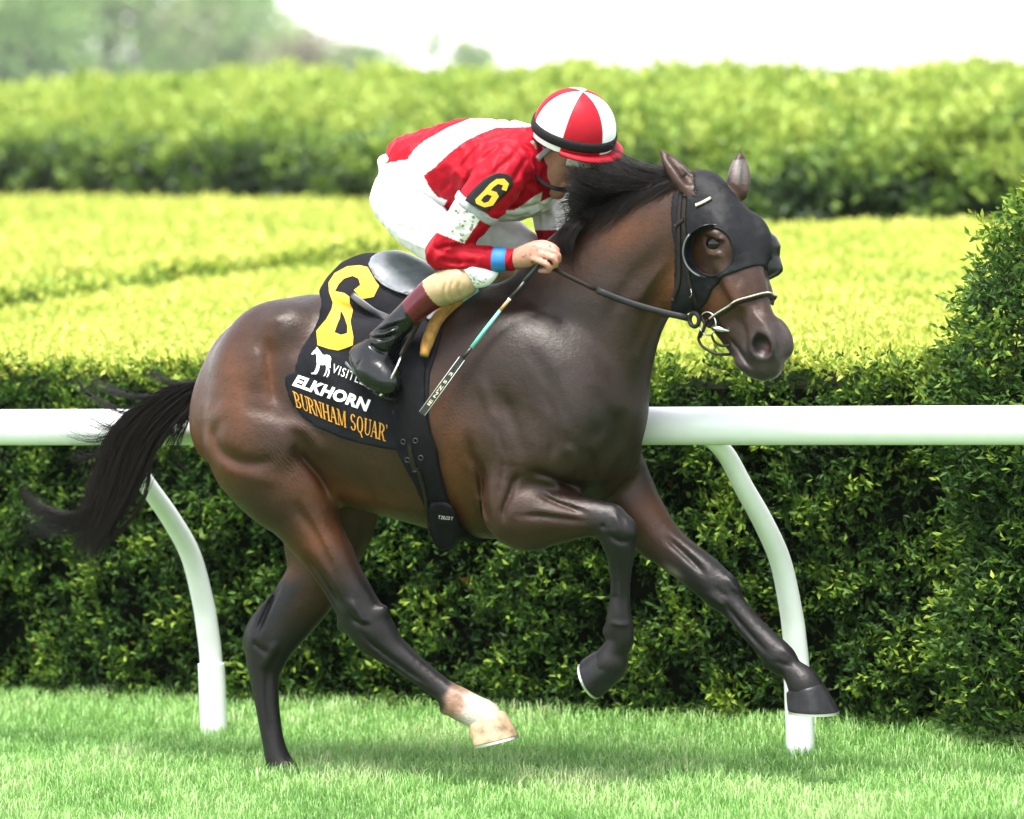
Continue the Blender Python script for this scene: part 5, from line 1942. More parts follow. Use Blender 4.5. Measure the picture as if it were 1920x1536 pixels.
def warp(V, F, quad):
    lo, hi = V.min(0), V.max(0)
    uv = (V - lo) / (hi - lo)
    TL, TR, BR, BL = [np.array(q, float) for q in quad]
    u = uv[:, :1]; v = uv[:, 1:]
    return (1 - v) * ((1 - u) * TL + u * TR) + v * ((1 - u) * BL + u * BR), F


def decal(name, V2, F, bvh, off, mat, parent, base):
    """lay a flat shape on the surface it is seen against"""
    out, ok = [], []
    for x, y in V2:
        q, n_ = surf(x, y, off, bvh)
        out.append(q if q is not None else np.zeros(3)); ok.append(q is not None)
    F = [f for f in F if all(ok[i] for i in f)]
    o = mesh_obj(name, out, F, mat, parent)
    return reloc(o, base)


z3 = lambda pts: [(500 + x / 3.4286, 440 + y / 3.4286) for x, y in pts]
six = z3([(400, 310), (440, 250), (520, 207), (600, 200), (650, 212), (690, 280), (725, 330), (690, 402), (612, 416), (562, 358), (604, 325), (592, 285), (555, 268), (500, 285), (465, 320), (440, 366),
          (500, 378), (532, 400), (535, 440), (555, 480), (540, 560), (560, 660), (556, 712), (505, 732), (460, 746), (400, 735), (330, 712), (322, 620), (385, 545), (418, 480), (425, 440), (402, 370)])
six_hole = z3([(475, 490), (500, 530), (522, 590), (520, 635), (480, 646), (438, 630), (455, 580), (472, 540)])
V2, F2 = flat_mesh([six, six_hole], 3)
decal('number', V2, F2, CL_BVH, 0.0022, M_YELLOW, cloth, CL_BASE)
V2, F2 = text_mesh('ELKHORN', [(560, 703), (696, 750), (687, 772), (548, 723)], 2, bold=0.045, shear=0.0, space=1.06)
decal('lettering', V2, F2, CL_BVH, 0.0022, M_LETTER_W, cloth, CL_BASE)
V2, F2 = text_mesh('VISITLEX', [(627, 682), (700, 712), (694, 728), (622, 698)], 1, bold=0.0, shear=0.0, space=1.15)
decal('lettering', V2, F2, CL_BVH, 0.0022, M_LETTER_W, cloth, CL_BASE)


# serif capitals drawn with thick and thin strokes
def serif_word(word):
    polys = []
    x0 = 0.0

    def st(x, y0, y1, w):
        return [(x, y0), (x + w, y0), (x + w, y1), (x, y1)]

    def diag(xa, ya, xb, yb, w):
        return [(xa, ya), (xa + w, ya), (xb + w, yb), (xb, yb)]

    def sf(x, y, w=0.22):
        return [(x - w / 2, y - 0.035), (x + w / 2, y - 0.035), (x + w / 2, y + 0.035), (x - w / 2, y + 0.035)]

    def arc(cx, cy, rx, ry, a0, a1, w0, w1, n=14):
        o, i = [], []
        for k in range(n + 1):
            a = math.radians(a0 + (a1 - a0) * k / n)
            ww = w0 + (w1 - w0) * abs(math.cos(a))
            o.append((cx + rx * math.cos(a), cy + ry * math.sin(a)))
            i.append((cx + (rx - ww) * math.cos(a), cy + (ry - min(ww, w0 + 0.02)) * math.sin(a)))
        return o + i[::-1]
    T, N_ = 0.13, 0.055
    for ch in word:
        w = 0.62
        g = []
        if ch == 'B':
            g = [st(0.06, 0, 1, T), sf(0.10, 0.03), sf(0.10, 0.97), arc(0.20, 0.27, 0.32, 0.27, -90, 90, N_, T), arc(0.20, 0.75, 0.36, 0.25, -90, 90, N_, T)]
        elif ch == 'U':
            g = [st(0.07, 0, 0.7, T), st(0.50, 0, 0.7, N_), sf(0.13, 0.03), sf(0.53, 0.03), arc(0.31, 0.68, 0.245, 0.32, 0, 180, N_, 0.09)]
        elif ch == 'R':
            g = [st(0.06, 0, 1, T), sf(0.12, 0.03), sf(0.12, 0.97), arc(0.20, 0.28, 0.33, 0.28, -90, 90, N_, T), diag(0.26, 0.52, 0.50, 1.0, 0.14)]
        elif ch == 'N':
            g = [st(0.08, 0, 1, N_), st(0.54, 0, 1, N_), diag(0.06, 0, 0.46, 1.0, 0.15), sf(0.09, 0.97), sf(0.56, 0.03), sf(0.07, 0.03, 0.16)]; w = 0.68
        elif ch == 'H':
            g = [st(0.07, 0, 1, T), st(0.48, 0, 1, T), st(0.15, 0.46, 0.53, 0.4), sf(0.13, 0.03), sf(0.13, 0.97), sf(0.55, 0.03), sf(0.55, 0.97)]; w = 0.68
        elif ch == 'A':
            g = [diag(0.28, 0, 0.05, 1.0, N_), diag(0.25, 0, 0.47, 1.0, 0.15), st(0.16, 0.62, 0.68, 0.3), sf(0.07, 0.97, 0.18), sf(0.56, 0.97, 0.24)]; w = 0.68
        elif ch == 'M':
            g = [st(0.08, 0, 1, N_), st(0.62, 0, 1, T), diag(0.06, 0, 0.32, 0.95, 0.14), diag(0.62, 0, 0.40, 0.95, N_), sf(0.09, 0.97, 0.18), sf(0.69, 0.97), sf(0.08, 0.03, 0.16), sf(0.69, 0.03, 0.16)]; w = 0.84
        elif ch == 'S':
            g = [arc(0.29, 0.27, 0.23, 0.27, 95, 330, N_, T), arc(0.29, 0.74, 0.25, 0.26, -90, 165, N_, T), diag(0.17, 0.42, 0.36, 0.60, 0.12)]; w = 0.58
        elif ch == 'Q':
            g = [arc(0.33, 0.5, 0.29, 0.5, 0, 360, N_, T, 24), diag(0.28, 0.9, 0.50, 1.25, 0.12)]; w = 0.70
        elif ch == ' ':
            w = 0.30
        elif ch == "'":
            g = [sf(0.06, 0.03, 0.12), st(0.06, 0, 0.22, N_), sf(0.06, 0.97, 0.12)]; w = 0.12
        for p in g:
            polys.append([(x0 + x, y) for x, y in p])
        x0 += w
    return polys


V_all, F_all = [], []
for p in serif_word("BURNHAM SQUAR'"):
    v, f = flat_mesh([p], 2)
    F_all += [tuple(i + len(V_all) for i in q) for q in f]
    V_all += list(v)
V_all = np.array(V_all)
wd = V_all[:, 0].max()
u = V_all[:, 0] / wd; v = V_all[:, 1]
Wx = 549 + 178 * u + v * (7 - 10 * u)
Wy = 733 + 64 * u - 7 * np.sin(math.pi * u) * -0.4 + v * (30 + 1 * u)
decal('lettering', np.stack([Wx, Wy], 1), F_all, CL_BVH, 0.0022, M_LETTER_O, cloth, CL_BASE)
# white horse emblem
zz = lambda pts: [(530 + x / 6.98, 640 + y / 6.98) for x, y in pts]
emb = [zz([(455, 75), (472, 100), (500, 135), (520, 165), (545, 185), (580, 178), (612, 186), (632, 205), (640, 235), (630, 290), (633, 350), (618, 350), (612, 300), (600, 290), (590, 300), (570, 305), (530, 315), (500, 310),
           (480, 320), (470, 330), (455, 300), (450, 260), (452, 215), (445, 175), (425, 160), (398, 180), (382, 168), (410, 130), (440, 105)]),
       zz([(455, 300), (480, 310), (465, 360), (440, 400), (425, 430), (385, 428), (380, 412), (415, 405), (440, 360)]),
       zz([(480, 310), (492, 315), (478, 380), (455, 425), (432, 436), (430, 422), (452, 400), (468, 360)]),
       zz([(565, 295), (590, 295), (592, 350), (585, 400), (560, 450), (540, 460), (548, 440), (570, 395), (575, 350)]),
       zz([(590, 295), (606, 295), (606, 350), (622, 390), (610, 440), (590, 470), (578, 468), (596, 430), (606, 392), (592, 350)])]
V_all, F_all = [], []
for p in emb:
    v, f = flat_mesh([p], 2)
    F_all += [tuple(i + len(V_all) for i in q) for q in f]; V_all += list(v)
decal('emblem', np.array(V_all), F_all, CL_BVH, 0.0022, M_LETTER_W, cloth, CL_BASE)

# ---------------------------------------------------------------- saddle
SA_BASE = np.array(H(770, 540, 0.0))
saddle = empty('saddle', to_world(SA_BASE), HORSE_ROT)
tag(saddle, 'small black racing saddle under the jockey with girth, tan felt roll and stirrup', 'saddle')
sp = [(690, 492, .10), (698, 478, .07), (712, 472, .04), (730, 470, .02), (762, 462, 0), (860, 500, 0), (890, 540, .08), (880, 590, .18), (800, 600, .2), (768, 556, .2), (740, 549, .18), (716, 536, .16), (698, 515, .13)]
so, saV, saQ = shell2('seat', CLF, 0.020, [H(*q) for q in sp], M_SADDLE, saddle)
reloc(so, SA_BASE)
SA_BVH = BVHTree.FromPolygons([tuple(v) for v in saV], [tuple(q) for q in saQ])
# stitched rolled edge of the seat flap
edge = [surf(x, y, 0.001, SA_BVH)[0] for x, y in smooth_poly([(703, 518), (716, 531), (740, 544), (762, 551), (776, 556)], 5)]
edge = np.array([e for e in edge if e is not None])
if len(edge) > 4:
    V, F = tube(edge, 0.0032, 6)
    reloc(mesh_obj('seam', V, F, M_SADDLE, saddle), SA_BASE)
# girth: swept band
gp = [(752, 640, .26), (746, 700, .27), (744, 845, .285), (774, 906, .26), (800, 950, .2), (830, 1020, .0), (926, 1030, 0), (882, 985, .17), (862, 956, .22), (838, 896, .26), (808, 811, .285), (801, 757, .28), (792, 640, .27)]
GF = Field(TRN_LO, TRN_LO + HF.h, HF.h); GF.F = np.minimum(GIRTH_BASE_F, CLF.F + 0.002); GF.n = CLF.n
go, giV, giQ = shell2('girth', GF, 0.015, [H(*q) for q in gp], M_GIRTH, saddle)
reloc(go, SA_BASE)
GI_BVH = BVHTree.FromPolygons([tuple(v) for v in giV], [tuple(q) for q in giQ])
for (x, y) in ((757, 828), (780, 826), (765, 862), (790, 858)):
    p0, n_ = surf(x, y, 0.004, GI_BVH)
    if p0 is not None:
        tx = np.cross(n_, [0, 0, 1.0]); tx /= np.linalg.norm(tx)
        V, F = torus(p0, tx, np.cross(n_, tx), 0.0075, 0.0016, 16, 6)
        reloc(mesh_obj('buckle', V, F, M_DULL, saddle), SA_BASE)
reloc(strap('girth_strap', [(768, 832), (772, 858), (779, 884)], 9, 0.004, M_LEATHER, saddle, 0.003, GI_BVH), SA_BASE)
reloc(strap('girth_strap', [(784, 878), (793, 910), (800, 940), (803, 975), (806, 1000)], 7, 0.004, M_LEATHER, saddle, 0.003, GI_BVH), SA_BASE)
# buckle guard hanging under the breast
gd = [(806, 950), (824, 942), (846, 950), (860, 985), (862, 1006), (852, 1022), (836, 1030), (820, 1024), (810, 1002)]
V2, F2 = flat_mesh([[tuple(q) for q in smooth_poly(gd, 4, True)]], 2)
o = mesh_obj('buckle_guard', [H(x, y, 0.235 - 0.10 * max(0, (y - 945) / 90.0) ** 1.2) for x, y in V2], F2, M_GIRTH, saddle)
md = o.modifiers.new('thick', 'SOLIDIFY'); md.thickness = 0.010; md.offset = 0
reloc(o, SA_BASE)
rim = [H(x, y, 0.238 - 0.10 * max(0, (y - 945) / 90.0) ** 1.2) for x, y in smooth_poly([(810, 1000), (820, 1022), (836, 1029), (852, 1021), (861, 1006)], 5)]
V, F = tube(rim, 0.005, 8)
reloc(mesh_obj('guard_rim', V, F, M_GIRTH, saddle), SA_BASE)
GB = BVHTree.FromPolygons([tuple(H(x, y, 0.245 - 0.10 * max(0, (y - 945) / 90.0) ** 1.2)) for x, y in V2], F2)
V2, F2 = text_mesh('T ZILCO T', [(823, 966), (850, 969), (849, 975), (822, 972)], 0, bold=0.0)
decal('maker_mark', V2, F2, GB, 0.002, M_LETTER_W, saddle, SA_BASE)
# felt roll in front of the saddle
class _Any:
    def ray_cast(self, o, d):
        best = (None, None, None, None)
        for bv in (HORSE_BVH, CL_BVH, SA_BVH, GI_BVH):
            h_ = bv.ray_cast(o, d)
            if h_[0] is not None and (best[0] is None or h_[3] < best[3]):
                best = h_
        return best


ANY = _Any()
rl = smooth_poly([(893, 545), (876, 556), (856, 566), (836, 580), (818, 602), (806, 630), (799, 650), (795, 668)], 4)
ROLL_ = []
for x, y in rl:
    q, n_ = surf(x, y, 0.013, ANY)
    ROLL_.append(-q[1])
cf = np.polyfit(np.arange(len(rl)), ROLL_, 2)
ROLL_ = np.array([H(x, y, np.polyval(cf, i_) + 0.004) for i_, (x, y) in enumerate(rl)])
for _ in range(2):
    ROLL_[1:-1] = 0.5 * ROLL_[1:-1] + 0.25 * (ROLL_[:-2] + ROLL_[2:])
nr = len(ROLL_)
V, F = tube(ROLL_[7:], np.interp(np.arange(7, nr), [7, nr - 6, nr - 1], [0.0205, 0.0190, 0.0130]), 12)
reloc(mesh_obj('felt_roll', V, F, M_FELT, saddle), SA_BASE)
V, F = tube(ROLL_[:9], np.linspace(0.011, 0.0195, 9), 12)
reloc(mesh_obj('foam_pad', V, F, M_TEAL, saddle), SA_BASE)
# stirrup leather lying on the cloth behind the boot
M_SLTH = pbr('stirrup_leather', (0.05, 0.052, 0.056), 0.4, 30, 0.3)
reloc(strap('stirrup_leather', [(660, 553), (682, 570), (705, 584), (730, 598)], 13, 0.005, M_SLTH, saddle, 0.003, CL_BVH), SA_BASE)
# ================================================================== the jockey
ER = np.array([CR @ UH, -(CR @ NH), CR[2]])          # picture right, up and towards the camera, in horse coordinates
EU = np.array([CU @ UH, -(CU @ NH), CU[2]])
EC = -np.array([CF @ UH, -(CF @ NH), CF[2]])
JK_BASE = np.array(H(740, 370, 0.0))
person = empty('person', to_world(JK_BASE), HORSE_ROT)
tag(person, 'jockey in red and white silks and white breeches crouched over the galloping horse', 'person')


def jbox(x0, y0, x1, y1, s0, s1):
    c = np.array([H(x, y, s) for x in (x0, x1) for y in (y0, y1) for s in (s0, s1)])
    return c.min(0), c.max(0)


def pchain(f, st, k=0.02, ck=0.006, steps=3, wf=1.0):
    P = [H(x, y, s) for x, y, s, r in st]
    r = np.array([rad(q[3]) for q in st])
    f.chain(P, r, r * wf, k=k, ck=ck, steps=steps)


def colour_by(V, base):
    return np.tile(np.asarray(base, float), (len(V), 1))


ARM_N = [(956, 308, .160, 46), (934, 337, .205, 46), (905, 375, .235, 43), (868, 425, .255, 36), (836, 464, .262, 29), (826, 478, .262, 27)]
FORE_N = [(828, 476, .262, 28), (850, 481, .26, 27), (885, 484, .25, 25), (925, 486, .233, 21), (950, 487, .222, 18.5), (964, 487, .215, 17.5)]
ARM_F = [(1000, 300, -.16, 48), (1015, 335, -.21, 44), (1030, 375, -.235, 38), (1034, 420, -.235, 32), (1036, 440, -.23, 29)]
FORE_F = [(1036, 440, -.23, 28), (1060, 462, -.21, 25), (1085, 478, -.175, 21), (1098, 486, -.155, 18)]
TORSO = [((732, 296), (790, 398), .150), ((782, 252), (838, 398), .165), ((845, 231), (898, 406), .180), ((915, 231), (955, 410), .185), ((960, 238), (992, 402), .160), ((974, 262), (992, 352), .095)]
THIGH_N = [(752, 374, .095, 56), (785, 415, .14, 53), (828, 455, .172, 44), (864, 490, .198, 37), (886, 509, .238, 28), (902, 516, .240, 22), (916, 516, .236, 14), (928, 511, .228, 7)]
THIGH_F = [(775, 362, -.095, 56), (840, 398, -.15, 50), (905, 428, -.19, 43), (955, 446, -.215, 36), (985, 462, -.225, 30)]
SHIN_N = [(888, 522, .25, 26), (864, 529, .258, 31), (836, 539, .268, 31), (810, 551, .276, 28), (786, 571, .284, 25), (762, 594, .29, 23.5), (735, 621, .297, 24), (712, 646, .30, 26), (702, 660, .30, 28)]
FOOT_N = [(676, 668, .295, 22), (690, 680, .30, 30), (706, 696, .31, 35), (724, 712, .325, 27), (730, 718, .33, 21)]
SHIN_F = [(985, 465, -.23, 30), (950, 500, -.26, 32), (905, 545, -.28, 31), (850, 600, -.29, 27), (815, 640, -.30, 27)]
FOOT_F = [(790, 655, -.29, 22), (810, 672, -.30, 31), (832, 695, -.31, 26)]


def torso_into(f, grow=0.0, k=0.05):
    P, r, w = [], [], []
    for a, b_, ww in TORSO:
        c = (np.array(a) + np.array(b_)) / 2
        P.append(H(c[0], c[1], 0.0)); r.append(rad(np.hypot(a[0] - b_[0], a[1] - b_[1]) / 2) + grow); w.append(ww + grow)
    f.chain(P, r, w, k=k, steps=3, ck=0.01)


def thin(st, d):
    return [(x, y, s, max(6, r - d)) for x, y, s, r in st]


# ---------------------------------------------------------------- body (one continuous figure under the clothes)
lo_, hi_ = jbox(640, 150, 1180, 770, -0.37, 0.40)
BF = Field(lo_, hi_, 0.0052)
torso_into(BF, -0.022)
for st in (ARM_N, FORE_N, ARM_F, FORE_F, THIGH_N, THIGH_F, SHIN_N, FOOT_N, SHIN_F, FOOT_F):
    pchain(BF, thin(st, 10), k=0.02)
# neck, head
pchain(BF, [(990, 300, 0.0, 36), (1012, 292, 0.0, 34), (1034, 284, 0.0, 36)], k=0.03)
BF.ell(H(1062, 260, 0.0), [(ER * 0.80 - EU * 0.45) * 0.098, (EU * 0.85 + ER * 0.4) * 0.105, np.array([0, 1.0, 0]) * 0.078], k=0.02)
fwd = np.array([0.86, -0.05, -0.50]); fwd /= np.linalg.norm(fwd)
dwn = np.array([-0.50, 0.0, -0.86]); dwn -= fwd * (dwn @ fwd); dwn /= np.linalg.norm(dwn)
HC = H(1048, 270, 0.0)
BF.chain([HC + fwd * 0.035 + dwn * 0.02, HC + fwd * 0.03 + dwn * 0.08, HC + fwd * 0.045 + dwn * 0.125], [0.062, 0.054, 0.030], [0.064, 0.056, 0.032], k=0.03)   # face and jaw
BF.chain([HC - fwd * 0.01 + dwn * 0.07, HC + fwd * 0.035 + dwn * 0.125], [0.038, 0.028], [0.062, 0.040], k=0.02)                                               # jaw angle
BF.seg(HC + fwd * 0.098 + dwn * 0.03, HC + fwd * 0.118 + dwn * 0.068, 0.010, 0.014, 0.009, 0.013, k=0.012)      # nose
BF.seg(HC + fwd * 0.085 + dwn * 0.098, HC + fwd * 0.088 + dwn * 0.106, 0.012, 0.012, 0.024, 0.022, k=0.012)     # lips
BF.seg(HC + fwd * 0.075 + dwn * 0.132, HC + fwd * 0.073 + dwn * 0.136, 0.014, 0.014, 0.020, 0.018, k=0.014)     # chin
for sg in (1, -1):
    BF.ell(HC + fwd * 0.089 + dwn * 0.018 + np.array([0, -0.032 * sg, 0]), [fwd * 0.012, dwn * 0.010, np.array([0, 0.016, 0])], k=0.008, sub=True)
    e = H(1020, 280, 0.0) + np.array([0, -0.076 * sg, 0]) + (ER * 0.06 if sg < 0 else 0)
    BF.ell(e, [fwd * 0.018 - dwn * 0.006, dwn * 0.030 + fwd * 0.008, np.array([0, 0.010, 0])], k=0.006)
    BF.ell(e + np.array([0, -0.010 * sg, 0]) + fwd * 0.002, [fwd * 0.010, dwn * 0.018, np.array([0, 0.006, 0])], k=0.004, sub=True)


def hand(f, wrist, K, P2, P3, TIP, TH, palm, fr=0.0088):
    f.chain(palm[0], palm[1], palm[2], k=0.012)
    for a, b_, c, d in zip(K, P2, P3, TIP):
        f.chain([a, b_, c, d], [fr * 1.08, fr * 1.1, fr * 1.0, fr * 0.85], k=0.0035, steps=2)
    f.chain(TH, [fr * 1.25, fr * 1.15, fr * 1.0, fr * 0.85], k=0.005, steps=2)


hn = lambda pts: [H(*p) for p in pts]
hand(BF, None,
     hn([(1012, 462, .200), (1010, 468, .214), (1006, 476, .226), (1000, 486, .232)]),
     hn([(1037, 462, .208), (1041, 472, .224), (1037, 484, .236), (1026, 496, .240)]),
     hn([(1046, 477, .198), (1048, 488, .212), (1042, 498, .222), (1029, 508, .226)]),
     hn([(1030, 487, .182), (1030, 496, .194), (1024, 503, .204), (1012, 508, .210)]),
     hn([(978, 470, .188), (1000, 458, .178), (1020, 455, .174), (1036, 460, .172)]),
     (hn([(958, 487, .215), (978, 483, .212), (1000, 476, .212), (1014, 472, .210)]), [rad(15), rad(20), rad(22), rad(19)], [0.022, 0.026, 0.026, 0.022]))
hand(BF, None,
     hn([(1112, 474, -.140), (1114, 480, -.152), (1112, 488, -.162), (1108, 496, -.166)]),
     hn([(1134, 478, -.140), (1138, 486, -.154), (1134, 496, -.164), (1126, 504, -.168)]),
     hn([(1142, 492, -.132), (1144, 500, -.144), (1138, 508, -.152), (1128, 514, -.156)]),
     hn([(1126, 500, -.122), (1126, 507, -.132), (1122, 512, -.140), (1112, 516, -.146)]),
     hn([(1090, 476, -.130), (1106, 468, -.122), (1122, 468, -.118), (1134, 474, -.116)]),
     (hn([(1094, 486, -.155), (1104, 485, -.150), (1114, 486, -.148), (1120, 486, -.146)]), [rad(15), rad(19), rad(20), rad(17)], [0.022, 0.026, 0.026, 0.022]))
jV, jQ = BF.mesh(1)
jpx, jpy = to_pix(jV)
SKIN = np.array([0.36, 0.185, 0.130])
jc = colour_by(jV, SKIN)
red = np.exp(-((jpx - 1026) ** 2 + (jpy - 470) ** 2) / 30 ** 2) * 0.35
jc = jc + (np.array([0.42, 0.14, 0.10]) - jc) * red[:, None]
rgn = np.random.default_rng(5)
for _ in range(16):                                     # specks of mud on the hand
    x, y, r_ = rgn.normal(1018, 18), rgn.normal(478, 12), rgn.uniform(1.0, 3.2)
    jc = np.where((((jpx - x) ** 2 + (jpy - y) ** 2) < r_ * r_)[:, None], np.array([0.17, 0.07, 0.045]), jc)
t = NT('skin')
co = t.obj_co()
b = t.n('ShaderNodeBsdfPrincipled', Base__Color=t.mix(1.0, t.attr('tone').outputs['Color'], t.ramp(t.noise(60.0, 4.0, vec=co), [(0.3, (0.84, 0.80, 0.78)), (0.7, (1.1, 1.08, 1.06))]), 'MULTIPLY'), Roughness=0.5)
t.set(b, 'Subsurface Weight', 0.12)
t.set(b, 'Subsurface Radius', (0.012, 0.005, 0.003))
t.set(b, 'Normal', t.bump(t.noise(260.0, 3.0, vec=co), 0.2, 0.001))
M_SKIN = t.done(b.outputs[0])
reloc(mesh_obj('body', jV, jQ, M_SKIN, person, attrs={'tone': jc}), JK_BASE)

def ripple(f, amp, wl_, seed):
    """small soft folds all over a piece of clothing"""
    near = np.abs(f.F) < 0.02
    ii = np.argwhere(near)
    P = f.lo + f.h * ii
    r = np.random.default_rng(seed)
    out = np.zeros(len(P))
    for q in range(5):
        kd = r.normal(0, 1, 3); kd /= np.linalg.norm(kd)
        wq = wl_ * r.uniform(0.7, 1.5)
        warp_ = 0.5 * lump(P, 5.0, seed + q, 2)
        out += (1 - np.abs(np.sin(math.pi * (P @ kd) / wq + 3.0 * warp_)) * 2) * np.clip(0.35 + lump(P, 3.5, seed + 20 + q, 1), 0, 1)
    f.F[near] -= (amp * out / 2.2).astype(np.float32)


# ---------------------------------------------------------------- silks
lo_, hi_ = jbox(700, 205, 1125, 525, -0.36, 0.36)
JF = Field(lo_, hi_, 0.004)
torso_into(JF, 0.0)
pchain(JF, ARM_N, k=0.035); pchain(JF, FORE_N, k=0.012)
pchain(JF, ARM_F, k=0.035); pchain(JF, FORE_F, k=0.012)
# billow over the loins
JF.ell(H(762, 300, 0.0), [ER * 0.075, EU * 0.07, np.array([0, 0.15, 0])], k=0.04)
# cut: the jacket ends at the waist and at both cuffs
a0, a1 = H(726, 300, 0.1), H(800, 392, 0.1)
nrm = H(700, 372, 0.1) - H(760, 345, 0.1); nrm /= np.linalg.norm(nrm)
JF.clip_half(H(745, 345, 0.1), nrm)
F_keep = JF.F
for P0, P1 in ((H(964, 487, .215), H(950, 487, .222)), (H(1098, 486, -.155), H(1085, 478, -.175))):
    d = P0 - P1; d /= np.linalg.norm(d)
    bx = JF.box(P0 - 0.06, P0 + 0.06)
    sl, x, y, z = bx
    pl = (x - P0[0]) * d[0] + (y - P0[1]) * d[1] + (z - P0[2]) * d[2]
    JF.F[sl] = np.where(pl > -0.03, np.maximum(JF.F[sl], pl), JF.F[sl]).astype(np.float32)
# folds of the cloth
fold = [([(980, 270), (955, 300), (925, 325), (895, 350)], 6, -.006), ([(990, 290), (972, 322), (955, 350)], 5, -.006), ([(930, 262), (900, 290), (872, 322), (850, 350)], 9, .006),
        ([(905, 268), (878, 300), (855, 330)], 6, -.005), ([(950, 260), (925, 285), (900, 312)], 6, -.004), ([(842, 330), (850, 350), (868, 372)], 6, -.003),
        ([(975, 300), (985, 335), (985, 370)], 6, -.006), ([(1000, 300), (1008, 330), (1005, 360)], 6, .006), ([(812, 470), (840, 462), (870, 462)], 4, -.005),
        ([(815, 485), (850, 492), (900, 492)], 4, -.004), ([(860, 470), (890, 475), (920, 478)], 3.5, -.004), ([(830, 497), (870, 502), (905, 500)], 4, .004), ([(840, 395), (865, 405), (890, 400)], 5, -.004),
        ([(835, 420), (855, 430), (875, 428)], 4, -.004), ([(780, 320), (800, 345), (820, 360)], 8, .006), ([(760, 330), (785, 362), (815, 380)], 6, -.006), ([(860, 255), (835, 280), (812, 310)], 7, -.004),
        ([(925, 330), (905, 352), (880, 360)], 4, .006), ([(935, 322), (920, 338), (900, 345)], 3, -.006), ([(805, 455), (822, 470), (845, 475)], 4, -.003), ([(905, 400), (940, 402), (985, 392)], 5, .005), ([(960, 395), (1000, 385), (1025, 372)], 4, -.006)]
for p_, w_, a_ in fold:
    crease(JF, p_, w_, a_, s_lo=-0.05, s_hi=0.6, soft=0.03)
ripple(JF, 0.0055, 0.050, 71)
sV, sQ = JF.mesh(1)
mir = sV.copy(); far = mir[:, 1] > 0; mir[far, 1] *= -1
spx, spy = to_pix(mir)
RED = np.array([0.30, 0.003, 0.012]); WHT = np.array([0.80, 0.80, 0.80])
sc = colour_by(sV, RED)
P_WHITE = [(992, 226), (883, 222), (839, 240), (797, 264), (775, 283), (765, 299), (722, 307), (715, 325), (755, 385), (800, 402), (826, 400), (838, 376), (820, 369), (804, 350), (794, 329), (816, 312), (839, 290), (867, 267), (899, 251), (931, 239), (992, 238)]
P_HEM = [(890, 404), (938, 396), (966, 393), (985, 381), (1000, 369), (1017, 360), (1013, 378), (1036, 368), (1068, 352), (1075, 366), (1030, 402), (990, 418), (915, 418), (890, 414)]
P_SLEEVE = [(843, 356), (880, 374), (908, 400), (870, 457), (814, 434), (822, 385)]
arm_near = poly_dist(spx, spy, [(962, 306), (905, 375), (826, 478)]) < 55
wmask = (poly_dist(spx, spy, P_WHITE, True) < 0)
sc[wmask] = WHT
hm = (poly_dist(spx, spy, P_HEM, True) < 0) & (-mir[:, 1] < 0.215)
sc[hm] = WHT * 0.82
nearm = (-sV[:, 1] > 0.19)
sm = (poly_dist(jpx * 0 if False else to_pix(sV)[0], to_pix(sV)[1], P_SLEEVE, True) < 0) & nearm
sc[sm] = WHT * 0.9
rpx, rpy = to_pix(sV)
fm = (sV[:, 1] > 0.17) & (rpy > 360) & (rpy < 432)
sc[fm] = WHT * 0.85
for _ in range(60):                                      # mud on the white sleeve
    x, y, r_ = rgn.normal(868, 20), rgn.normal(415, 20), rgn.uniform(1.0, 2.6)
    q = sm & (((rpx - x) ** 2 + (rpy - y) ** 2) < r_ * r_)
    sc[q] = np.array([0.22, 0.17, 0.12])
t = NT('silk')
co = t.obj_co()
dirt = t.ramp(t.noise(18.0, 5.0, 0.65, vec=co), [(0.25, (0.86, 0.85, 0.82)), (0.6, (1.0, 1.0, 1.0))])
b = t.n('ShaderNodeBsdfPrincipled', Base__Color=t.mix(1.0, t.attr('tone').outputs['Color'], dirt, 'MULTIPLY'), Roughness=0.55)
t.set(b, 'Specular IOR Level', 0.12)
wv = t.n('ShaderNodeTexWave', Scale=7.0, Distortion=9.0, Detail=3.0, Detail__Scale=1.6)
t.t.links.new(t.obj_co((1.0, 0.4, 1.0)), wv.inputs['Vector'])
t.set(b, 'Normal', t.bump(t.noise(40.0, 3.0, vec=co), 0.25, 0.006, t.bump(wv.outputs[1], 0.16, 0.012)))
M_SILK = t.done(b.outputs[0])
reloc(mesh_obj('jacket', sV, sQ, M_SILK, person, attrs={'tone': sc}), JK_BASE)
SILK_BVH = BVHTree.FromPolygons([tuple(v) for v in sV], [tuple(q) for q in sQ])

# ---------------------------------------------------------------- breeches
lo_, hi_ = jbox(670, 280, 1030, 570, -0.33, 0.36)
PF = Field(lo_, hi_, 0.0045)
pchain(PF, [(752, 322, 0.0, 32), (764, 346, 0.0, 46), (764, 372, 0.0, 52)], k=0.04, wf=1.6)
pchain(PF, THIGH_N, k=0.04); pchain(PF, THIGH_F, k=0.04)
PF.ell(H(724, 304, 0.05), [ER * 0.026, EU * 0.022, np.array([0, 0.10, 0])], k=0.03)       # gathered waistband
for p_, w_, a_ in [([(720, 330), (760, 362), (800, 385), (840, 395)], 5, -.006), ([(730, 420), (765, 430), (810, 450)], 6, -.006), ([(740, 440), (775, 455), (800, 468)], 4, .005),
                   ([(705, 380), (730, 400), (770, 410)], 7, -.005), ([(850, 500), (870, 515), (880, 540)], 4, -.006), ([(870, 505), (895, 520), (905, 540)], 4, .005), ([(930, 420), (955, 440), (985, 452)], 6, -.005)]:
    crease(PF, p_, w_, a_, s_lo=-0.35, s_hi=0.6, soft=0.03)
ripple(PF, 0.0024, 0.07, 72)
pV, pQ = PF.mesh(1)
ppx, ppy = to_pix(pV)
pc = colour_by(pV, np.array([0.80, 0.80, 0.82]))
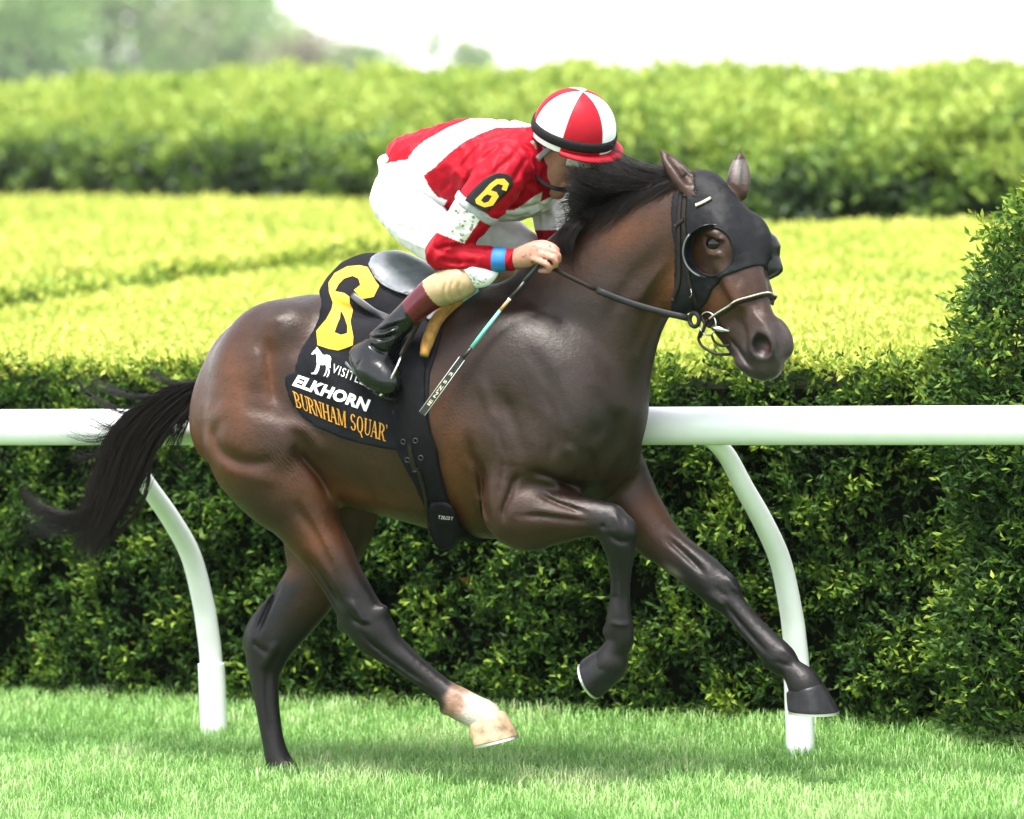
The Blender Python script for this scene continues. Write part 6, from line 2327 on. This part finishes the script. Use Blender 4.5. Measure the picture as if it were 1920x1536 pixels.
for _ in range(40):
    x, y, r_ = rgn.normal(895, 18), rgn.normal(525, 10), rgn.uniform(0.8, 2.2)
    pc[((ppx - x) ** 2 + (ppy - y) ** 2) < r_ * r_] = np.array([0.25, 0.21, 0.17])
reloc(mesh_obj('breeches', pV, pQ, M_SILK, person, attrs={'tone': pc}), JK_BASE)

# ---------------------------------------------------------------- boots
t = NT('boot_leather')
co = t.obj_co()
b = t.n('ShaderNodeBsdfPrincipled', Base__Color=t.mix(1.0, t.attr('tone').outputs['Color'], t.ramp(t.noise(30.0, 4.0, vec=co), [(0.3, (0.8, 0.8, 0.8)), (0.7, (1.15, 1.15, 1.15))]), 'MULTIPLY'), Roughness=t.ramp(t.noise(24.0, 4.0, vec=co), [(0.35, (0.16, 0.16, 0.16)), (0.7, (0.34, 0.34, 0.34))]))
t.set(b, 'Specular IOR Level', 0.4)
t.set(b, 'Normal', t.bump(t.noise(34.0, 3.0, vec=co), 0.2, 0.005))
M_BOOT = t.done(b.outputs[0])


def boot(shin, foot, box, near):
    f = Field(*box, 0.0038)
    pchain(f, shin[1:], k=0.02, ck=0.006)
    pchain(f, foot, k=0.03)
    # flat sole
    if near:
        n_ = (H(660, 725, .30) - H(700, 690, .30)); n_ /= np.linalg.norm(n_)
        f.clip_half(H(683, 708, .30), n_)
        for p_, w_, a_ in [([(672, 640), (690, 632), (706, 640)], 3.0, -.008), ([(688, 642), (702, 652), (716, 660), (728, 660)], 3.0, -.007), ([(700, 622), (725, 618), (752, 606)], 4.0, -.008),
                           ([(698, 634), (725, 634), (750, 622)], 3.5, -.007), ([(695, 628), (720, 626), (745, 614)], 3.5, .006), ([(712, 610), (740, 603), (765, 596)], 4.0, .005), ([(668, 692), (674, 680), (682, 668)], 2.0, -.003),
                           ([(850, 520), (845, 545), (850, 572)], 2.5, -.004), ([(838, 520), (833, 550), (838, 578)], 2.5, -.004), ([(862, 522), (860, 545), (866, 566)], 2.5, -.004)]:
            crease(f, p_, w_, a_, s_lo=0.1, s_hi=0.6, soft=0.05)
    V, Q = f.mesh(1)
    a = np.array(H(*shin[0][:3])); bb = np.array(H(*shin[-1][:3]))
    tt = ((V - a) @ (bb - a)) / ((bb - a) @ (bb - a))
    c = colour_by(V, (0.006, 0.0065, 0.007))
    c[tt < 0.565] = np.array([0.075, 0.007, 0.012])
    c[tt < 0.335] = np.array([0.36, 0.255, 0.14])
    bt = mesh_obj('boot', V, Q, M_BOOT, person, attrs={'tone': c})
    reloc(bt, JK_BASE)
    return V, Q


bV_, bQ_ = boot(SHIN_N, FOOT_N, jbox(630, 500, 920, 770, 0.14, 0.42), True)
boot(SHIN_F, FOOT_F, jbox(740, 430, 1030, 760, -0.42, -0.15), False)
M_SOLE = pbr('boot_sole', (0.10, 0.11, 0.11), 0.5, 60, 0.3)
so_ = smooth_poly([H(648, 680, .30), H(664, 698, .318), H(690, 720, .33), H(715, 738, .335)], 4)
V, F = tube(so_, 0.0045, 8, flat=(0.6, 1.2))
reloc(mesh_obj('boot_sole', V, F, M_SOLE, person), JK_BASE)
# stirrup iron (part of the saddle)
ir = smooth_poly([H(712, 742, .338), H(719, 737, .342), H(728, 720, .352), H(737, 703, .355), H(745, 686, .35), H(750, 674, .34), H(752, 668, .325)], 4)
V, F = tube(ir, 0.0042, 8)
reloc(mesh_obj('stirrup_iron', V, F, M_STEEL, saddle), SA_BASE)
V, F = tube([H(700, 733, .335), H(712, 742, .336), H(728, 748, .325), H(742, 752, .30)], 0.0065, 8)
reloc(mesh_obj('stirrup_tread', V, F, M_LEATHER, saddle), SA_BASE)
V, F = tube(smooth_poly([H(752, 668, .325), H(760, 652, .31), H(772, 630, .30), H(786, 600, .28)], 4), 0.008, 8, flat=(0.35, 1.2))
reloc(mesh_obj('stirrup_leather', V, F, M_LEATHER, saddle), SA_BASE)
V, F = tube(smooth_poly([H(840, 722, -.31), H(852, 705, -.34), H(866, 680, -.34), H(872, 660, -.32), H(880, 610, -.29), H(890, 570, -.25)], 4), 0.0045, 8)
reloc(mesh_obj('stirrup_iron', V, F, M_STEEL, saddle), SA_BASE)

# ---------------------------------------------------------------- helmet
HA = 0.20 * ER + 0.86 * EU + 0.44 * EC; HA /= np.linalg.norm(HA)                 # crown axis
HFW = 0.93 * ER - 0.10 * EU + 0.34 * EC; HFW -= HA * (HFW @ HA); HFW /= np.linalg.norm(HFW)
HSD = np.cross(HA, HFW)
HCN = np.array(H(1076, 247, 0.03))
helmet = empty('helmet', to_world(HCN), HORSE_ROT)
tag(helmet, 'red and white quartered jockey cap with a black elastic band', 'helmet')
RFW, RSD, RUP = 0.1275, 0.1180, 0.1330
M_RED = pbr('cap_red', (0.33, 0.004, 0.014), 0.55, 30, 0.12, bump=(45, 0.25, 0.006), spec=0.2)
M_WHITE = pbr('cap_white', (0.80, 0.80, 0.81), 0.5, 30, 0.05, bump=(60, 0.12, 0.004))
M_BAND = pbr('elastic_black', (0.011, 0.011, 0.012), 0.75, 80, 0.3, bump=(300, 0.2, 0.001), spec=0.15)


def dome(u, a, off=0.0):
    """u: 0 crown .. 1 base and a little below; a: angle from straight ahead"""
    th = u * math.pi / 2
    st, ct = math.sin(min(th, math.pi / 2 + 0.4)), math.cos(th)
    ex = 0.92
    return (HFW * (RFW + off) * math.cos(a) * st ** ex + HSD * (RSD + off) * math.sin(a) * st ** ex + HA * (RUP + off) * ct)


npan = 6
a_c = math.atan2(EC @ HSD, EC @ HFW)                 # seams placed relative to the side that faces the track
sgn = -1.0 if a_c > 0 else 1.0
ph0 = a_c + sgn * math.radians(46.0) - (0 if sgn < 0 else 2 * math.pi / npan)
for p in range(npan):
    V, F = [], []
    na, nu = 14, 22
    for i in range(nu + 1):
        u = 0.004 + (1.14 - 0.004) * i / nu
        for j in range(na + 1):
            a = ph0 + 2 * math.pi * (p + j / na) / npan
            seam = 0.0025 * max(0, 1 - min(j, na - j) / 1.2)
            V.append(dome(u, a, -seam))
    for i in range(nu):
        for j in range(na):
            k = i * (na + 1) + j
            F.append((k, k + 1, k + na + 2, k + na + 1))
    mesh_obj('cap_panel', V, F, M_RED if p % 2 == 0 else M_WHITE, helmet)
V, F = [], []
nb = 64
for j in range(nb):
    a = 2 * math.pi * j / nb
    for (u, off) in ((0.905, 0.0), (0.905, 0.004), (0.955, 0.0052), (1.0, 0.005), (1.045, 0.004), (1.045, 0.0)):
        V.append(dome(u, a, off))
for j in range(nb):
    k = (j + 1) % nb
    for q in range(5):
        F.append((j * 6 + q, k * 6 + q, k * 6 + q + 1, j * 6 + q + 1))
mesh_obj('elastic_band', V, F, M_BAND, helmet)
# peak
V, F = [], []
nj = 30
for j in range(nj + 1):
    a = math.radians(-88 + 176 * j / nj)
    ext = 0.032 * math.cos(a * 0.95) ** 0.7 if math.cos(a * 0.95) > 0 else 0
    b0 = dome(1.11, a, 0.0)
    rad_ = HFW * math.cos(a) + HSD * math.sin(a)
    for (e, dz) in ((0.0, 0.004), (0.6, 0.002), (1.0, -0.004), (1.0, -0.009), (0.6, -0.004), (0.0, -0.003)):
        V.append(b0 + rad_ * (ext + 0.003) * e + HA * dz)
for j in range(nj):
    for q in range(6):
        q2 = (q + 1) % 6
        F.append((j * 6 + q, (j + 1) * 6 + q, (j + 1) * 6 + q2, j * 6 + q2))
mesh_obj('peak', V, F, M_RED, helmet)
M_PAD = pbr('helmet_lining', (0.02, 0.02, 0.02), 0.8)
V, F = [], []
for j in range(nb):
    a = 2 * math.pi * j / nb
    V += [dome(1.13, a, -0.002), dome(1.13, a, -0.014) - HA * 0.006, dome(1.05, a, -0.02)]
for j in range(nb):
    k = (j + 1) % nb
    for q in range(2):
        F.append((j * 3 + q, k * 3 + q, k * 3 + q + 1, j * 3 + q + 1))
mesh_obj('lining', V, F, M_PAD, helmet)


def addh(o):
    return reloc(o, HCN)


M_STRAP = pbr('chin_strap_grey', (0.20, 0.20, 0.21), 0.55, 60, 0.3)
V, F = tube(smooth_poly([H(1036, 276, .086), H(1026, 283, .094), H(1013, 293, .096), H(1005, 304, .096)], 4), 0.0075, 8, flat=(0.4, 1.2))
addh(mesh_obj('chin_strap', V, F, M_STRAP, helmet))
V, F = tube(smooth_poly([H(1005, 303, .104), H(1003, 318, .110), H(1009, 334, .108), H(1023, 346, .096), H(1043, 354, .078), H(1062, 356, .05)], 4), 0.0085, 8, flat=(0.5, 1.3))
addh(mesh_obj('chin_strap', V, F, M_BAND, helmet))
V, F = tube(smooth_poly([H(1008, 262, .095), H(1022, 272, .095), H(1034, 277, .09), H(1052, 282, .09)], 4), 0.007, 8, flat=(0.4, 1.2))
addh(mesh_obj('chin_strap', V, F, M_BAND, helmet))
# goggles: clear plastic wrapped round the brow
t = NT('goggle_plastic')
b = t.n('ShaderNodeBsdfPrincipled', Base__Color=(0.72, 0.74, 0.72), Roughness=0.08)
t.set(b, 'Transmission Weight', 0.25)
t.set(b, 'IOR', 1.35)
t.set(b, 'Normal', t.bump(t.noise(38.0, 3.0, vec=t.obj_co()), 0.7, 0.02))
M_GOG = t.done(b.outputs[0])
V, F = [], []
ng = 26
for j in range(ng + 1):
    a = math.radians(-78 + 156 * j / ng)
    rad_ = HFW * 0.112 * math.cos(a) + HSD * 0.090 * math.sin(a)
    for (dz, e) in ((-0.030, 0.94), (-0.040, 1.0), (-0.056, 1.02), (-0.070, 1.0), (-0.078, 0.93)):
        V.append(rad_ * e + HA * dz)
for j in range(ng):
    for q in range(4):
        k = j * 5 + q
        F.append((k, k + 1, k + 6, k + 5))
gg = empty('goggles', to_world(HCN), HORSE_ROT)
tag(gg, 'clear plastic goggles under the peak of the jockey\'s cap', 'goggles')
o = mesh_obj('lens', V, F, M_GOG, gg)
md = o.modifiers.new('thick', 'SOLIDIFY'); md.thickness = 0.002
V, F = tube([HFW * 0.113 * math.cos(a) + HSD * 0.091 * math.sin(a) - HA * 0.030 for a in np.linspace(-1.36, 1.36, 24)], 0.003, 6)
mesh_obj('frame', V, F, pbr('goggle_frame', (0.55, 0.56, 0.54), 0.3), gg)

# ---------------------------------------------------------------- number badge, armband, wrist band
z2 = lambda pts: [(660 + x / 3.134, 130 + y / 3.134) for x, y in pts]
BD_BASE = np.array(H(918, 360, 0.27))
badge = empty('number_badge', to_world(BD_BASE), HORSE_ROT)
tag(badge, 'black number badge with a yellow six strapped to the jockey\'s upper arm', 'badge')
bp = [(936, 324), (952, 327), (961, 334), (962, 349), (950, 363), (928, 385), (914, 396), (905, 396), (888, 386), (872, 376), (876, 368), (890, 352), (908, 336), (922, 328)]
M_BADGE = pbr('badge_black', (0.009, 0.009, 0.009), 0.4, 40, 0.3, bump=(200, 0.1, 0.001), spec=0.2)
V2, F2 = flat_mesh([bp], 3)
V3 = []
bq = [surf(x, y, 0.0, SILK_BVH) for x, y in V2]
ok = np.array([q[0] is not None for q in bq])
pts = np.array([q[0] for q in bq if q[0] is not None])
cen = pts.mean(0)
uu, ss, vv = np.linalg.svd(pts - cen)
nb_ = vv[2] if vv[2] @ EC > 0 else -vv[2]
hmax = ((pts - cen) @ nb_).max()
for (x, y), q in zip(V2, bq):
    d = ray(x, y); c = CAM - ORG
    cl = np.array([c @ UH, -(c @ NH), c[2]]); dl = np.array([d @ UH, -(d @ NH), d[2]])
    off = hmax + 0.001
    tpl = ((cen + nb_ * off - cl) @ nb_) / (dl @ nb_)
    p = cl + dl * tpl
    r2 = ((p - cen) @ vv[1]) ** 2
    V3.append(p - nb_ * r2 * 2.0)
BD_BVH = BVHTree.FromPolygons([tuple(v) for v in V3], F2)
o = mesh_obj('plate', V3, F2, M_BADGE, badge)
md = o.modifiers.new('thick', 'SOLIDIFY'); md.thickness = 0.004; md.offset = 0
reloc(o, BD_BASE)
s6 = z2([(850, 645), (895, 643), (922, 672), (906, 716), (878, 706), (888, 682), (858, 674), (832, 692), (815, 712), (850, 722), (862, 748), (828, 800), (778, 812), (730, 790), (724, 766), (770, 720), (812, 672)])
h6 = z2([(795, 735), (822, 745), (802, 778), (775, 786), (758, 770), (775, 748)])
V2, F2 = flat_mesh([s6, h6], 2)
decal('number', V2, F2, BD_BVH, 0.0035, M_YELLOW, badge, BD_BASE)
M_GREYB = pbr('armband_grey', (0.30, 0.31, 0.33), 0.6, 60, 0.2, bump=(240, 0.2, 0.001))
ab = empty('armband', to_world(BD_BASE), HORSE_ROT)
tag(ab, 'grey elastic armband above the white sleeve band', 'armband')
def band_ring(c, d, L_, r0, r1, puff):
    """elastic band round a sleeve: c centre, d axis, half-open cylinder with soft edges"""
    d = d / np.linalg.norm(d)
    s1 = np.cross(d, [0, 0, 1.0]); s1 /= np.linalg.norm(s1); s2 = np.cross(d, s1)
    V, F = [], []
    for u in np.linspace(-0.5, 0.5, 7):
        rr = r0 + (r1 - r0) * (u + 0.5) + puff * (1 - (2 * u) ** 6)
        for j in range(40):
            a = 2 * math.pi * j / 40
            V.append(c + d * u * L_ + rr * (math.cos(a) * s1 + math.sin(a) * s2))
    for i in range(6):
        for j in range(40):
            q = (j + 1) % 40
            F.append((i * 40 + j, i * 40 + q, (i + 1) * 40 + q, (i + 1) * 40 + j))
    return V, F


V, F = band_ring(H(893, 391, 0.241), H(868, 425, .255) - H(905, 375, .235), rad(17), rad(43.5), rad(41.5), 0.0045)
reloc(mesh_obj('band', V, F, M_GREYB, ab), BD_BASE)
# wrist band
WB = np.array(H(938, 487, 0.228))
d = H(952, 487, .2215) - H(924, 486, .2335); L_ = np.linalg.norm(d); d /= L_
s1 = np.cross(d, [0, 0, 1.0]); s1 /= np.linalg.norm(s1); s2 = np.cross(d, s1)
V, F = [], []
for i, u in enumerate(np.linspace(-0.5, 0.5, 7)):
    rr = rad(np.interp(u, [-0.5, 0.5], [21.6, 18.9])) + 0.0035 * (1 - (2 * u) ** 6) + (-0.0012 if abs(u - 0.1) < 0.02 else 0)
    for j in range(32):
        a = 2 * math.pi * j / 32
        V.append(d * u * L_ * 0.92 + rr * (math.cos(a) * s1 + math.sin(a) * s2))
for i in range(6):
    for j in range(32):
        k = (j + 1) % 32
        F.append((i * 32 + j, i * 32 + k, (i + 1) * 32 + k, (i + 1) * 32 + j))
wb = mesh_obj('wristband', V, F, pbr('wristband_blue', (0.010, 0.14, 0.38), 0.6, 60, 0.12, bump=(120, 0.2, 0.002)))
wb.location = to_world(WB); wb.rotation_euler = (0, 0, HORSE_ROT)
tag(wb, 'bright blue elastic wristband on the jockey\'s red cuff', 'wristband')

# ---------------------------------------------------------------- whip
WP_BASE = np.array(H(860, 680, 0.30))
whip = empty('whip', to_world(WP_BASE), HORSE_ROT)
tag(whip, 'jockey\'s whip with turquoise shaft and flat black end pointing down', 'whip')
wpt = lambda x, y: H(x, y, np.interp(y, [500, 770], [0.215, 0.335]))
M_WBLK = pbr('whip_black', (0.016, 0.016, 0.017), 0.4, 80, 0.3)
M_WTEAL = pbr('whip_turquoise', (0.16, 0.50, 0.46), 0.5, 60, 0.2)
M_WTAN = pbr('whip_tan', (0.42, 0.24, 0.11), 0.5, 60, 0.2)


def wtube(name, pts, r, mat, flat=None):
    V, F = tube([wpt(*p) for p in pts], r, 10, flat=flat)
    return reloc(mesh_obj(name, V, F, mat, whip), WP_BASE)


wtube('grip', [(1034, 462), (1015, 488), (1000, 508), (984, 528)], 0.0068, M_WBLK)
wtube('shaft', [(984, 528), (970, 545), (956, 560)], [0.0058, 0.0052, 0.0048], M_WBLK)
wtube('shaft', [(956, 560), (954, 563)], 0.0056, M_LETTER_W)
wtube('shaft', [(954, 563), (938, 582)], 0.0054, M_WTAN)
wtube('shaft', [(938, 582), (910, 618), (884, 652)], [0.0052, 0.0062, 0.0060], M_WTEAL)
wtube('shaft', [(884, 652), (868, 671)], [0.0048, 0.0062], M_WBLK)
a_ = wpt(868, 670); b_ = wpt(791, 776)
ax = b_ - a_
sd_ = np.cross(ax, EC); sd_ /= np.linalg.norm(sd_)
nn = np.cross(sd_, ax); nn /= np.linalg.norm(nn)
if nn @ EC < 0: nn = -nn
V, F = [], []
for u in (0.0, 0.03, 0.5, 0.99, 1.0):
    hw = {0.0: 0.0085, 0.03: 0.0105}.get(u, 0.0118)
    for (p, q) in ((-1, -1), (-1, 0.5), (-0.9, 1), (0.9, 1), (1, 0.5), (1, -1)):
        V.append(a_ + ax * u + sd_ * hw * p + nn * 0.004 * q)
for i in range(4):
    for j in range(6):
        k = (j + 1) % 6
        F.append((i * 6 + j, i * 6 + k, (i + 1) * 6 + k, (i + 1) * 6 + j))
F.append(tuple(range(6))); F.append(tuple(24 + j for j in range(6))[::-1])
fl = mesh_obj('flap', V, F, M_WBLK, whip, smooth=False)
reloc(fl, WP_BASE)
for sg in (-1, 1):
    V, F = tube([a_ + ax * 0.02 + sd_ * 0.0092 * sg + nn * 0.0042, b_ - ax * 0.01 + sd_ * 0.0100 * sg + nn * 0.0042], 0.0007, 5)
    reloc(mesh_obj('stitching', V, F, M_LETTER_W, fl), WP_BASE)
# worn gilt lettering along the flap
M_GILT = pbr('whip_gilt', (0.72, 0.66, 0.42), 0.45, 200, 0.3)
cu = bpy.data.curves.new('tmp', 'FONT'); cu.body = "IE N'Z S  2"; cu.offset = 0.02; cu.resolution_u = 2
V2, F2 = _eval2d(cu, 0)
mn, mx = V2.min(0), V2.max(0)
uv = (V2 - mn) / (mx - mn)
LV = [b_ - ax * (0.16 + 0.58 * p[0]) + sd_ * 0.0046 * (1 - 2 * p[1]) * (-1 if (sd_ @ EU) < 0 else 1) + nn * 0.0048 for p in uv]
reloc(mesh_obj('lettering', LV, F2, M_GILT, fl, smooth=False), WP_BASE)
# ---------------------------------------------------------------- hazy air
hzv = [(x, y, z) for z in (-1.0, 24.0) for (x, y) in ((-300, -40), (300, -40), (300, 980), (-300, 980))]
hzf = [(0, 3, 2, 1), (4, 5, 6, 7), (0, 1, 5, 4), (1, 2, 6, 5), (2, 3, 7, 6), (3, 0, 4, 7)]
hm_ = bpy.data.materials.new('haze_air'); hm_.use_nodes = True
hm_.node_tree.nodes.clear()
ho_ = hm_.node_tree.nodes.new('ShaderNodeOutputMaterial'); hv_ = hm_.node_tree.nodes.new('ShaderNodeVolumePrincipled')
hv_.inputs['Density'].default_value = 0.00012
hv_.inputs['Color'].default_value = (0.93, 0.96, 1.0, 1)
hm_.node_tree.links.new(hv_.outputs[0], ho_.inputs['Volume'])
hz_o = mesh_obj('haze', hzv, hzf, hm_, smooth=False)
tag(hz_o, 'pale hazy air over the course', 'haze', kind='stuff')
